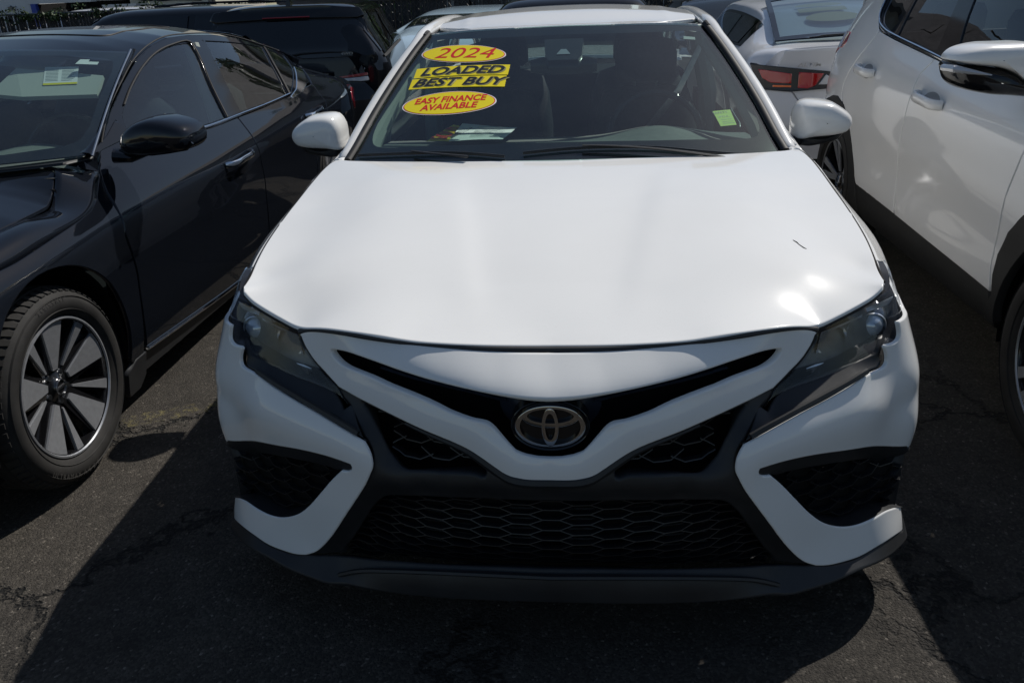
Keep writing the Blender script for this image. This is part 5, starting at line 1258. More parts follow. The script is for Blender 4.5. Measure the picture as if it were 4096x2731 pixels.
A_.pan('pillar_cover', pil, M['plastic_gloss'], off=-.002, h=.03, hb=.02, roll=.002, skirt=.003)
A_.line('window_seal', [(2.615, .938), (2.70, 1.120), (2.80, 1.268), (2.80, 1.287), (2.60, 1.287), (2.42, 1.265), (2.23, 1.219), (2.03, 1.153), (1.90, 1.10)], .0045, M['rubber'], off=-.003)
A_.line('divider_bar', [(3.83, 1.182), (3.68, 1.098), (3.58, 1.008), (3.515, .935)], .009, M['rubber'], off=-.002)
A_.line('belt_chrome', [(1.85, .985), (2.28, .934), (2.74, .928), (3.19, .928), (3.52, .934)], .0095, M['chrome'], off=-.004, flat=(.6, 1), n=8)
A_.pan('pillar_chrome', [(3.50, .925), (3.66, .948), (3.80, .988), (3.92, 1.02), (4.03, 1.048), (4.17, 1.028), (4.02, .985), (3.88, .948), (3.70, .921), (3.52, .913)], M['chrome'], off=-.005, h=.03, hb=.014, roll=.003, skirt=.006)
if 0: A_.line('belt_chrome', [(3.50, .934), (3.64, .940), (3.80, .963), (3.95, 1.0), (4.06, 1.045), (4.12, 1.09)], [.010, .010, .010, .011, .013, .016, .018, .020, .021, .022, .023, .024, .025, .025, .026, .026, .026, .026, .026, .026, .026], M['chrome'], off=-.003, flat=(.35, 1), n=8)
A_.line('roof_seam', [(1.60, 1.0), (1.80, 1.098), (2.03, 1.186), (2.24, 1.257), (2.44, 1.303), (2.62, 1.325), (2.88, 1.322), (3.17, 1.305), (3.49, 1.265), (3.85, 1.199), (4.28, 1.128)], .0035, M['rubber'], off=-.001)
A_.line('sill_chrome', [(1.36, .243), (1.8, .21), (2.3, .178), (3.4, .160)], .0075, M['chrome'], off=-.003)
A_.pan('sill', [(1.345, .232), (1.8, .198), (2.3, .168), (3.55, .150), (3.5, .09), (1.36, .14)], M['plastic'], off=.012, h=.05, hb=.03, skirt=.02)
A_.pan('mud_flap', [(1.205, .20), (1.215, .10), (1.30, .10), (1.345, .14), (1.345, .235), (1.27, .235)], M['plastic'], off=-.006, h=.03, hb=.015, skirt=.02)
# crease along the doors
grip(A_, 2.27, .768, 2.57, .775, M['chrome'], BK); grip(A_, 3.50, .806, 3.79, .812, M['chrome'], BK)
# upper fender between the side crease and the bonnet gap
ga = cents(np.array(HG3)[:, [1, 2, 0]], 5)[:, [2, 0, 1]]; ua = A_.f(0)(gsm(UL, 5)); tt = np.linspace(0, 1, 40)
def rs(c): return np.stack([np.interp(tt*(len(c)-1), np.arange(len(c)), c[:, k]) for k in range(3)], 1)
ga, ua = rs(ga), rs(ua); cols = [ua+(ga-ua)*t+np.array([.020, 0, .022])*math.sin(PI*t)*np.clip((ga[:, 1:2]-.1)/.4, 0, 1)*np.clip((1.25-ga[:, 1:2])/.35, 0, 1) for t in np.linspace(0, 1, 7)]
o = grid_surf('upper_fender', np.stack([ua+[-.012, 0, -.004]]+cols+[ga+[-.002, 0, -.012]], 1), BK, BS, flip=True); mirror_x(o)
sp_ = np.stack([A_.f(0)(np.array([(1.448, .920), (1.50, .955), (1.55, .976)])), np.array([(.725, 1.40, .955), (.76, 1.43, .970), (.79, 1.45, .985)])], 1)
o = grid_surf('cowl_corner', sp_, BK, BS, flip=True); mirror_x(o)
# roof, windscreen, bonnet
rail = np.array(SD['a_frame'][1:11]+[(4.28, 1.119), (4.55, 1.04)])
rx = SA(rail); ry, rz = rail[:, 0], rail[:, 1]
def a_roof(V):
    y = V[:, 1]; xe = np.interp(y, ry, rx); ze = np.interp(y, ry, rz)
    zc = np.interp(y, [1.9, 2.10, 2.3, 2.6, 2.9, 3.2, 3.6, 4.0, 4.4], [1.27, 1.318, 1.352, 1.373, 1.375, 1.362, 1.318, 1.25, 1.16])
    t = np.clip(np.abs(V[:, 0])/xe, 0, 1.1)
    return np.stack([V[:, 0], y, zc+(ze-zc)*t**2.6], 1)
def sidecurve(y0, y1, n=14, k=1.0):
    ys = np.linspace(y0, y1, n); return [(float(np.interp(y, ry, rx))*k-.004, y) for y in ys]
right = [(.30, 2.075), (.50, 2.12), (.605, 2.205)]+sidecurve(2.25, 3.72)
full = [(0, 2.06)]+right+[(.50, 3.62), (.3, 3.57), (0, 3.55)]
full = full+[(-x, y) for x, y in full[::-1] if x > .01]
panel('roof', full, a_roof, BK, BS, h=.05, hb=.03, skirt=.012)
sr = [(0, 2.42), (.28, 2.43), (.375, 2.47), (.385, 2.6), (.385, 3.0), (.37, 3.12), (.28, 3.14), (0, 3.15)]; sr = sr+[(-x, y) for x, y in sr[::-1] if x > .01]
sp = a_roof(cents(sr+[sr[0]], 4)); mb = MB(); mb.tube(sp+[0, 0, .0005], .0035, 5); mb.build('sunroof_seam', M['rubber'], BS)
def a_ws(V):      # u across (-1..1), v up 0..1
    u, v = V[:, 0], V[:, 1]; a = np.abs(u)
    yb = 1.20+.235*a**2; yt = 2.06+.13*a**2; zb = .978+.008*a; zt = 1.322-.035*a**2
    return np.stack([u*(.800*(1-v)+.618*v), yb*(1-v)+yt*v, zb*(1-v)+zt*v+.03*np.sin(PI*v)*(1-.5*a)], 1)
lp = [(-1, 0), (1, 0), (1, 1), (-1, 1)]
W2 = panel('windscreen', lp, a_ws, M['glass'], BS, h=.10, hb=.08, roll=0, skirt=0)
cl = [(-.88, .09), (.0, .075), (.88, .09), (.945, .14), (.955, .5), (.945, .86), (.89, .915), (0, .93), (-.89, .915), (-.945, .86), (-.955, .5), (-.945, .14)]
panel('windscreen_border', lp, lambda V: a_ws(V)-[0, -.001, .004], M['frit'], W2, holes=[gsm(cl+[cl[0]], 3)[:-1]], h=.10, hb=.05, roll=0, skirt=0)
P = a_ws(np.array([(1.012, v) for v in np.linspace(-.02, 1.02, 14)])); mb = MB(); mb.tube(P+[0, .002, .003], .0042, 6); o = mb.build('windscreen_moulding', M['satin'], BS); mirror_x(o)
# A-pillar skin between the glass and the door frame
PL = a_ws(np.array([(1.02, v) for v in np.linspace(-.02, 1.03, 16)]))
tt = np.linspace(0, 1, 16); q = np.array([(1.44, .990), (1.50, 1.0), (1.66, 1.035), (1.80, 1.10), (2.03, 1.19), (2.20, 1.248), (2.28, 1.278)]); qq = gsm(q, 6); qi = np.array([np.interp(tt*(len(qq)-1), np.arange(len(qq)), qq[:, k]) for k in range(2)]).T
PR = A_.f(.001)(qi); mid = (PL+PR)/2+np.array([.012, -.004, .010])
mid1 = PL*.7+PR*.3+np.array([.008, -.006, .010]); mid2 = PL*.3+PR*.7+np.array([.012, -.002, .007])
grid = np.stack([PL, mid1, mid2, PR], 1); o = grid_surf('front_pillar', grid, BK, BS, flip=True); mirror_x(o)
# bonnet
def a_hood(V):
    x, y = V[:, 0], V[:, 1]; a = np.abs(x)
    xe = np.interp(y, [-.1, .33, .58, .80, .99, 1.166, 1.222, 1.275, 1.33, 1.4], [.45, .60, .70, .755, .775, .775, .76, .745, .725, .64]); ze = np.interp(y, [-.1, .33, .58, .80, .99, 1.1, 1.18, 1.23, 1.28, 1.33, 1.4], [.70, .795, .825, .842, .856, .858, .862, .880, .912, .945, .958])
    zc = np.interp(y, [-.1, .1, .3, .6, .9, 1.2, 1.4], [.70, .80, .845, .888, .922, .948, .962]); t = np.clip(a/xe, 0, 1.1)
    z = zc+(ze-zc)*t**3+.012*np.exp(-((a-.50)/.05)**2)*np.clip((1.2-y)/.6, 0, 1)-.010*np.exp(-((a-.30)/.09)**2)
    return np.stack([x, y, z], 1)
half = [(0, -.02), (.3, .02), (.42, .12)]+[(x-.006, y) for x, y, z in HG3[:-1]]+[(.62, 1.375), (.45, 1.29), (.25, 1.225), (0, 1.20)]
full = half+[(-x, y) for x, y in half[::-1] if x > .01]
panel('bonnet', full, a_hood, BK, BS, h=.04, hb=.02, skirt=.014)
panel('cowl_panel', [(-.74, 1.36), (-.5, 1.28), (0, 1.17), (.5, 1.28), (.74, 1.36), (.79, 1.47), (.4, 1.30), (0, 1.25), (-.4, 1.30), (-.79, 1.47)], lambda V: np.stack([V[:, 0], V[:, 1], .945+.03*np.abs(V[:, 0])/.8], 1), M['plastic'], BS, h=.06, roll=0, skirt=.01)
P = np.array([[(x, -.12+.35*(abs(x)/.75)**3-.03*math.sin((z-.2)*4), z) for z in np.linspace(.18, .76, 8)] for x in np.linspace(-.66, .66, 15)]); grid_surf('front_bumper', P, BK, BS)
P = np.array([[(x, 5.22-.3*(abs(x)/.75)**3, z) for z in np.linspace(.2, .92, 6)] for x in np.linspace(-.70, .70, 13)]); grid_surf('rear_bumper', P, BK, BS)
# rear glass, boot
bz = lambda V: np.stack([V[:, 0], V[:, 1], np.interp(V[:, 1], [3.5, 3.7, 4.1, 4.5, 4.8, 5.2], [1.335, 1.30, 1.19, 1.05, .99, .94])-.05*(V[:, 0]/.6)**2], 1)
panel('back_window', [(-.52, 3.57), (0, 3.565), (.52, 3.57), (.60, 4.42), (0, 4.5), (-.60, 4.42)], bz, M['privacy'], BS, h=.08, skirt=.004)
panel('boot_lid', [(-.62, 4.44), (0, 4.51), (.62, 4.44), (.68, 4.9), (.5, 5.2), (-.5, 5.2), (-.68, 4.9)], bz, BK, BS, h=.08, skirt=.014)
# rear pillar skins up to the roof
ys = np.linspace(3.72, 4.6, 12); G = []
for y in ys:
    ze = np.interp(y, ry, rz); xe = np.interp(y, ry, rx); zb = bz(np.array([[.56, y]]))[0][2]; G.append([(xe+.004, y, ze), (xe-.02, y, ze+.022), (.55, y, zb+.012), (.50, y, zb+.002)])
o = grid_surf('rear_pillar', G, BK, BS); mirror_x(o)
# tail lamp
A_.pan('tail_lamp', [(4.93, .775), (4.90, .72), (5.02, .64), (5.17, .66), (5.17, .78), (5.05, .80)], M['red'], off=-.004, h=.04, hb=.02, skirt=.02)
# mirror
mp = [(-1.615+1.51, 1.0)]
MO = np.array([[-1.643, 1.012], [-1.627, 1.044], [-1.588, 1.075], [-1.553, 1.090], [-1.502, 1.099], [-1.430, 1.090], [-1.373, 1.067], [-1.352, 1.037], [-1.356, 1.004], [-1.382, .982], [-1.455, .972], [-1.518, .966], [-1.612, .971], [-1.640, .986]])-[AC, 0]
mr = mirror_shell(MO, 1.55, .10, M['black'], BS, 'side_mirror', back=.07)
k2 = []
q = MO[[13, 12, 11, 10, 9, 8]]; mb = MB(); mb.tube([(x, 1.55-.055, z+.004) for x, z in q], .006, 6); k2.append(mb.build('lower_trim', M['plastic_gloss'], mr))
mb = MB(); mb.tube([(.97, 1.56, .975), (.90, 1.53, .955), (.845, 1.52, .965)], [.020, .026, .036], 10, flat=(1, .8)); k2.append(mb.build('mirror_stalk', M['plastic_gloss'], mr))
mb = MB(); mb.add([(x, 1.62, z) for x, z in MO], [tuple(range(len(MO)))[::-1]]); k2.append(mb.build('mirror_glass', M['chrome'], mr, False))
m2 = mirror_x(mr)
for kd in k2: c = mirror_x(kd); c.parent = m2
A_.pan('mirror_base', [(1.47, .955), (1.56, .978), (1.75, .992), (1.79, 1.01), (1.78, 1.06), (1.66, 1.018), (1.52, .985)], M['plastic_gloss'], off=-.003, h=.03, hb=.02, skirt=.006)
# inside: dash, seats, visor with its label
cabin(BS, -.74, .74, 1.30, .95, [(-.36, 2.45, .98), (.36, 2.45, .98), (-.36, 3.3, .96), (.36, 3.3, .96)], wheel_x=.36, wheel_y=1.98)
vq = np.array([(-2.33, 2.03, 1.247), (-1.945, 2.02, 1.207), (-1.915, 1.89, 1.146), (-2.20, 1.83, 1.152), (-2.36, 1.86, 1.165)])-[AC, 0, 0]
mb = MB(); mb.slab(vq, (0, .35, -.9), .018); VS = mb.build('sun_visor', M['headliner'], BS, False); 
lb = np.array([(-2.211, 2.048, 1.246), (-2.074, 2.07, 1.240), (-2.02, 1.94, 1.187), (-2.153, 1.912, 1.190)])-[AC, 0, 0]
nv = np.cross(vq[1]-vq[0], vq[3]-vq[0]); nv /= np.linalg.norm(nv); nv = nv if nv[1] < 0 else -nv
lb = lb-np.outer((lb-vq[0])@nv, nv)
mb = MB(); mb.slab(lb+nv*.002, nv, .0006); VL = mb.build('warning_label', M['whiteprint'], VS, False)
mb = MB()
for i in range(9):
    for a0, a1 in ((.05, .42), (.52, .93-.05*(i % 3))):
        t0 = .12+.08*i; e0 = lb[0]*(1-t0)+lb[3]*t0; e1 = lb[1]*(1-t0)+lb[2]*t0; t1 = t0+.03; g0 = lb[0]*(1-t1)+lb[3]*t1; g1 = lb[1]*(1-t1)+lb[2]*t1
        mb.add([e0*(1-a0)+e1*a0+nv*.0032, e0*(1-a1)+e1*a1+nv*.0032, g0*(1-a1)+g1*a1+nv*.0032, g0*(1-a0)+g1*a0+nv*.0032], [(0, 1, 2, 3)])
mb.build('label_lines', M['inkgrey'], VL, False)
mb = MB(); e = [(lb[0]*.10+lb[3]*.90), (lb[1]*.10+lb[2]*.90), lb[2], lb[3]]; mb.add([q+nv*.0034 for q in e], [(0, 1, 2, 3)]); mb.build('yellow_band', M['yellow'], VL, False)
s = panel('windscreen_sticker', [(.745, .905), (.80, .905), (.80, .88), (.86, .878), (.86, .845), (.735, .850)], lambda V: a_ws(V)-[0, -.001, .006], M['whiteprint'], W2, h=.05, roll=0, skirt=.0004)
P = np.array([[(x, y, float(a_roof(np.array([[x, y]]))[0][2])-.03) for y in np.linspace(2.2, 3.5, 7)] for x in np.linspace(-.5, .5, 9)]); grid_surf('headliner', P, M['headliner'], BS)
for sx in (1, -1):
    mb = MB(); mb.tube([(sx*.70, 2.80, .5), (sx*.69, 2.80, .95), (sx*.60, 2.85, 1.27)], [.05, .045, .04], 8); mb.build('centre_pillar_trim', M['trimgrey'], BS)
mb = MB(); mb.box((0, 2.6, .28), (1.6, 3.2, .05)); mb.box((0, 1.28, .6), (1.5, .05, .6)); mb.box((0, 3.9, .6), (1.5, .06, .6)); mb.box((0, .8, .5), (1.15, 1.1, .45)); mb.box((0, 2.5, .17), (1.6, 4.4, .05)); mb.box((.84, 2.6, .5), (.03, 2.6, .55)); mb.box((-.84, 2.6, .5), (.03, 2.6, .55)); mb.box((0, 4.3, .9), (1.2, .5, .03)); mb.build('floor_and_bulkheads', M['void'], BS, False)
WA = wheel('front_wheel', BS, .795, .862, .328, 1, R=.331, rim=.236, style='altima', rot=math.radians(88), steer=-.0)
wheel('front_wheel', BS, -.795, .862, .328, -1, R=.331, rim=.236, style='altima', rot=.3)
for sx in (1, -1): wheel('rear_wheel', BS, sx*.795, 4.05, .328, sx, R=.331, rim=.236, style='altima', rot=.7)
for sx in (1, -1):
    for cy in (.865, 4.05):
        mb = MB(); mb.lathe([(.392, sx*.10), (.41, -sx*.26), (.1, -sx*.27)], 28, 'x', (sx*.78, cy, .345), -.25, PI+.25); mb.build('wheel_well', M['void'], BS)
# sidewall lettering
tyre = [c for c in WA.children if c.name.startswith('tyre')][0]
def ringtext(body, a_mid, r, size, up=1):
    cu_w = .0
    def fr(u, v):
        a = a_mid-up*(u)/r; rr = r+up*v; return (.215/2+.0078, rr*math.cos(a), rr*math.sin(a))
    text_obj('lettering', body, M['sidewallprint'], tyre, size, fr, 0, spacing=1.3)
M['sidewallprint'] = mat_simple('sidewall_lettering', (.05, .048, .045), .5)
ringtext('215/55R17', PI*.5, .297, .026)
ringtext('ULTRAMAX A/S 2.0', -PI*.66+PI, .297, .026) if False else ringtext('ULTRAMAX A/S 2.0', -PI*.62, .297, .024, -1)

# ================= white utility car on the right
RC = 2.415
RV = empty('white_suv', (RC, 0, 0), 'pearl white compact SUV with black lower cladding, right of the white sedan', 'car', 'cars parked on the lot')
SR = Side([
 (0.05, [(0.26, 0.66), (0.36, 0.7), (0.46, 0.72), (0.6, 0.72), (0.8, 0.7), (0.92, 0.64), (1, 0.56), (1.06, 0.48), (1.12, 0.4), (1.2, 0.3)]),
 (0.5, [(0.26, 0.84), (0.36, 0.88), (0.46, 0.9), (0.6, 0.905), (0.8, 0.9), (0.96, 0.86), (1.04, 0.78), (1.1, 0.68), (1.16, 0.58), (1.24, 0.48)]),
 (1, [(0.26, 0.87), (0.36, 0.905), (0.46, 0.915), (0.6, 0.915), (0.8, 0.918), (0.99, 0.89), (1.08, 0.81), (1.14, 0.73), (1.2, 0.64), (1.28, 0.54)]),
 (1.5, [(0.26, 0.87), (0.36, 0.905), (0.46, 0.91), (0.6, 0.905), (0.8, 0.918), (1, 0.895), (1.1, 0.835), (1.22, 0.77), (1.32, 0.7), (1.42, 0.62)]),
 (2, [(0.26, 0.87), (0.36, 0.905), (0.46, 0.91), (0.6, 0.9), (0.8, 0.915), (1.01, 0.895), (1.12, 0.835), (1.3, 0.765), (1.45, 0.69), (1.57, 0.6)]),
 (2.6, [(0.26, 0.87), (0.36, 0.905), (0.46, 0.91), (0.6, 0.905), (0.8, 0.918), (1.02, 0.895), (1.15, 0.835), (1.33, 0.765), (1.5, 0.68), (1.62, 0.59)]),
 (3.1, [(0.26, 0.87), (0.36, 0.905), (0.46, 0.915), (0.6, 0.915), (0.82, 0.925), (1.04, 0.9), (1.19, 0.835), (1.35, 0.76), (1.5, 0.68), (1.62, 0.58)]),
 (3.5, [(0.26, 0.86), (0.36, 0.9), (0.46, 0.915), (0.6, 0.925), (0.84, 0.93), (1.06, 0.89), (1.21, 0.82), (1.36, 0.74), (1.5, 0.66), (1.6, 0.56)]),
 (3.8, [(0.26, 0.8), (0.36, 0.86), (0.46, 0.88), (0.6, 0.89), (0.84, 0.89), (1.06, 0.85), (1.21, 0.78), (1.35, 0.7), (1.48, 0.62), (1.57, 0.52)]),
 (4.1, [(0.26, 0.64), (0.36, 0.7), (0.46, 0.74), (0.6, 0.76), (0.84, 0.76), (1.06, 0.74), (1.21, 0.68), (1.33, 0.62), (1.44, 0.54), (1.52, 0.44)])])
R_ = SideCar(RV, SR, -1); PW = M['pearl']
FY, FZ, FR = .965, .352, .352
def D_(k): return [tuple(p) for p in SD[k]]
arch_o = [(1.385, .432), (1.405, .50), (1.405, .575), (1.36, .665), (1.27, .75)]+arc(.96, .40, .455, 50, 165, 14)
arch_i = arc(.965, .36, .385, -6, 175, 26)
rock = D_('r_rocker')
dmid = [(2.39, 1.128), (2.40, 1.11), (2.435, 1.067), (2.425, 1.02), (2.415, .977), (2.425, .853), (2.445, .69), (2.44, .581), (2.40, .45)]
dfr = [(1.30, 1.075), (1.345, 1.0), (1.37, .938), (1.385, .88), (1.41, .81), (1.432, .712), (1.447, .597), (1.44, .515), (1.41, .436)]
fd = dfr+[(1.67, .44), (2.06, .445), (2.39, .449)]+dmid[::-1][1:]+[(2.24, 1.113), (1.9, 1.098), (1.55, 1.09)]
R_.pan('front_door', fd, PW, h=.035, hb=.02, skirt=.016)
rar = [(3.0, .456), (3.03, .51), (3.10, .597), (3.15, .679), (3.20, .747), (3.29, .81)]
rdo = [(y+.009, z) for y, z in dmid]+[(2.55, .451), (2.97, .456)]+rar[1:]+[(3.34, .87), (3.345, .925), (3.30, .996), (3.245, 1.073), (3.19, 1.15), (3.17, 1.195), (2.93, 1.172), (2.65, 1.148)]
R_.pan('rear_door', rdo, PW, h=.035, hb=.02, skirt=.016)
rq = [(3.31, .815), (3.40, .838), (3.50, .832), (3.65, .79), (3.80, .70), (3.88, .58), (3.92, .45), (4.08, .45), (4.09, .80), (4.06, 1.0), (4.05, 1.12), (3.95, 1.30), (3.8, 1.40), (3.62, 1.50), (3.45, 1.55), (3.36, 1.42), (3.31, 1.28), (3.24, 1.225), (3.18, 1.20), (3.20, 1.15), (3.254, 1.073), (3.31, .996), (3.355, .925), (3.35, .87)]
R_.pan('rear_quarter', rq, PW, h=.035, hb=.02, skirt=.016)
ff = [(y-.009, z) for y, z in dfr]+arch_o[0:]+[(.40, .50), (.22, .60), (.14, .82), (.3, .93), (.6, 1.0), (.9, 1.035), (1.2, 1.075)]
R_.pan('front_fender', [(y-.009, z) for y, z in dfr][:-1]+[(1.395, .436)]+arch_o+[(.42, .46), (.20, .60), (.12, .80), (.3, .93), (.6, 1.0), (.9, 1.035), (1.25, 1.072)], PW, h=.035, hb=.018, skirt=.016)
R_.pan('arch_cladding', [(1.43, .325)]+arch_o+[(.52, .42), (.5, .32)]+arch_i[::-1]+[(1.35, .32)], M['cladding'], off=-.004, h=.03, hb=.02, skirt=.03)
R_.pan('arch_cladding', [(2.93, .28)]+[(y-.01, z+.01) for y, z in rar]+[(3.40, .85), (3.50, .842), (3.66, .80), (3.81, .71), (3.89, .58), (3.93, .42), (3.87, .40)]+arc(3.48, .35, .395, 5, 186, 22)+[(3.07, .28)], M['cladding'], off=-.004, h=.03, hb=.02, skirt=.03)
R_.pan('sill_cladding', [(1.355, .315), (1.43, .432)]+rock[::-1][1:]+[(3.02, .45), (2.95, .285), (2.06, .298)], M['cladding'], off=.004, h=.04, hb=.03, skirt=.03)
R_.pan('inner_body', [(1.2, 1.0), (3.9, 1.05), (3.9, .9), (3.4, .9), (2.9, .6), (2.9, .4), (1.5, .4), (1.5, .9), (1.2, .9)], M['void'], off=.02, h=.1, roll=0, skirt=0)
# glasshouse
gq, gr, gf = D_('r_winQ')[:5]+[(2.975, 1.29), (3.02, 1.45), (3.30, 1.46)], None, None
gq = [(3.10, 1.204), (3.23, 1.238), (3.29, 1.285), (3.32, 1.36), (3.30, 1.47), (2.99, 1.50), (2.965, 1.29), (2.945, 1.193)]
gr = [(2.91, 1.190), (2.935, 1.35), (2.96, 1.51), (2.50, 1.52), (2.478, 1.36), (2.445, 1.25), (2.425, 1.150), (2.65, 1.171)]
gf = [(2.22, 1.134), (2.28, 1.25), (2.33, 1.36), (2.37, 1.515), (2.1, 1.49), (1.85, 1.37), (1.55, 1.14), (1.62, 1.112), (1.9, 1.115)]
fr = [(1.30, 1.083), (1.6, 1.094), (2.24, 1.119), (2.39, 1.133), (2.9, 1.173), (3.2, 1.205), (3.33, 1.27), (3.38, 1.38), (3.42, 1.50), (3.35, 1.57), (3.0, 1.585), (2.5, 1.58), (2.1, 1.55), (1.85, 1.45), (1.6, 1.28)]
R_.pan('window_frame', fr, M['plastic_gloss'], off=.002, holes=[gq, gr, gf], h=.04, hb=.02, roll=.002, skirt=.01)
for nm, q, m_ in (('quarter_window', gq, M['privacy']), ('rear_window', gr, M['privacy']), ('front_window', gf, M['sideglass'])):
    R_.pan(nm, q, m_, off=.008, h=.06, hb=.03, roll=0, skirt=0)
R_.line('belt_chrome', [(1.55, 1.098), (1.9, 1.108), (2.24, 1.126), (2.39, 1.139), (2.88, 1.182), (3.12, 1.209), (3.24, 1.24), (3.31, 1.29), (3.34, 1.38), (3.33, 1.48)], .010, M['chrome'], off=-.003, flat=(.5, 1), n=8)
grip(R_, 2.065, .981, 2.33, .993, PW, M['handlecup'], w=.042); grip(R_, 2.93, 1.016, 3.15, 1.024, PW, M['handlecup'], w=.042)
R_.pan('tail_lamp', [(3.66, 1.085), (3.62, 1.12), (3.66, 1.165), (3.85, 1.16), (4.03, 1.13), (4.03, 1.0), (3.90, 1.03), (3.75, 1.075)], M['red'], off=-.006, h=.03, hb=.015, skirt=.02)
# roof and bonnet
def r_roof(V):
    y = V[:, 1]; zc = np.interp(y, [1.5, 1.9, 2.2, 2.6, 3.1, 3.6, 4.0], [1.25, 1.50, 1.60, 1.645, 1.645, 1.62, 1.57]); return np.stack([V[:, 0], y, zc-.05*(np.abs(V[:, 0])/.6)**2.5], 1)
panel('roof', [(-.52, 1.98), (0, 1.93), (.52, 1.98), (.585, 2.2), (.59, 3.2), (.56, 3.75), (0, 3.85), (-.56, 3.75), (-.59, 3.2), (-.585, 2.2)], r_roof, PW, RV, h=.08, hb=.04, skirt=.03)
ys = np.linspace(1.95, 3.8, 14); G = []
for y in ys:
    p = r_roof(np.array([[.58, y]]))[0]; zt = np.interp(y, [1.95, 2.1, 2.5, 3.0, 3.35, 3.8], [1.47, 1.55, 1.58, 1.585, 1.57, 1.40]); q = float(SR(np.array([[y, zt]]))[0]); G.append([(-.575, y, p[2]), (-.61, y, (p[2]+zt)/2+.02), (-q-.002, y, zt)])
o = grid_surf('roof_rail_skin', G, PW, RV); mirror_x(o)
r_hood = lambda V: np.stack([V[:, 0], V[:, 1], np.interp(V[:, 1], [.1, .3, .6, 1.0, 1.35], [.86, .95, 1.02, 1.08, 1.12])-.05*(np.abs(V[:, 0])/.75)**3], 1)
panel('bonnet', [(-.55, .14), (0, .06), (.55, .14), (.70, .4), (.76, .9), (.76, 1.25), (.5, 1.2), (0, 1.12), (-.5, 1.2), (-.76, 1.25), (-.76, .9), (-.70, .4)], r_hood, PW, RV, h=.07, hb=.03, skirt=.02)
r_ws = lambda V: np.stack([V[:, 0]*(.74*(1-V[:, 1])+.58*V[:, 1]), 1.14+.22*V[:, 0]**2+.80*V[:, 1], 1.10+.42*V[:, 1]-.02*V[:, 0]**2], 1)
panel('windscreen', lp, r_ws, M['glass'], RV, h=.15, hb=.1, roll=0, skirt=0)
P = np.array([[(x, .02+.30*(abs(x)/.75)**3, z) for z in np.linspace(.22, .90, 7)] for x in np.linspace(-.70, .70, 13)]); grid_surf('front_bumper', P, PW, RV)
P = np.array([[(x, 4.14-.20*(abs(x)/.75)**3-.10*max(0, z-1.05)*2, z) for z in np.linspace(.35, 1.5, 10)] for x in np.linspace(-.70, .70, 13)]); grid_surf('tailgate', P, PW, RV)
# mirror: white cap over a black shell, turn lamp along the seam
mw = np.array([[1.266, 1.216], [1.272, 1.230], [1.292, 1.247], [1.352, 1.262], [1.420, 1.264], [1.500, 1.262], [1.555, 1.245], [1.560, 1.16], [1.518, 1.135], [1.461, 1.170], [1.409, 1.189], [1.313, 1.202], [1.277, 1.210]])-[RC, 0]
mk = np.array([[1.262, 1.195], [1.270, 1.208], [1.313, 1.200], [1.409, 1.187], [1.462, 1.170], [1.53, 1.13], [1.59, 1.12], [1.60, 1.09], [1.527, 1.092], [1.465, 1.098], [1.399, 1.104], [1.311, 1.127], [1.280, 1.152]])-[RC, 0]
mr = mirror_shell(mw, 1.50, .10, PW, RV, 'side_mirror', back=.06)
k2 = [mirror_shell(mk, 1.502, .085, M['plastic_gloss'], mr, 'lower_shell', back=.055)]
mb = MB(); mb.tube([(1.258-RC, 1.50, 1.190), (1.268-RC, 1.43, 1.192), (1.31-RC, 1.41, 1.184), (1.375-RC, 1.407, 1.172)], [.011, .012, .008, .002], 8); k2.append(mb.build('turn_lamp', M['clearlamp'], mr))
mb = MB(); mb.tube([(1.52-RC, 1.52, 1.12), (1.60-RC, 1.54, 1.115)], [.035, .04], 8, flat=(1, .6)); k2.append(mb.build('mirror_stalk', M['plastic_gloss'], mr))
m2 = mirror_x(mr)
for kd in k2: c = mirror_x(kd); c.parent = m2
cabin(RV, -.72, .72, 1.35, 1.06, [(-.36, 2.35, 1.08), (.36, 2.35, 1.08), (-.36, 3.2, 1.08), (.36, 3.2, 1.08)])
mb = MB(); mb.box((0, 2.5, .36), (1.6, 3.0, .05)); mb.box((0, 1.28, .7), (1.5, .05, .7)); mb.box((0, .7, .6), (1.1, 1.0, .5)); mb.box((0, 2.3, .27), (1.55, 3.3, .05)); mb.box((.82, 2.3, .65), (.03, 1.9, .55)); mb.box((-.82, 2.3, .65), (.03, 1.9, .55)); mb.box((0, 3.7, .8), (1.3, .05, .7)); mb.build('floor_and_bulkheads', M['void'], RV, False)
for sx in (1, -1):
    wheel('front_wheel', RV, sx*.79, FY, .35, sx, R=.352, rim=.245, rot=.55); wheel('rear_wheel', RV, sx*.79, 3.48, .35, sx, R=.352, rim=.245, rot=.2)
    for cy in (.965, 3.48):
        mb = MB(); mb.lathe([(.42, sx*.09), (.44, -sx*.26), (.1, -sx*.27)], 28, 'x', (sx*.78, cy, .36), -.25, PI+.25); mb.build('wheel_well', M['void'], RV)
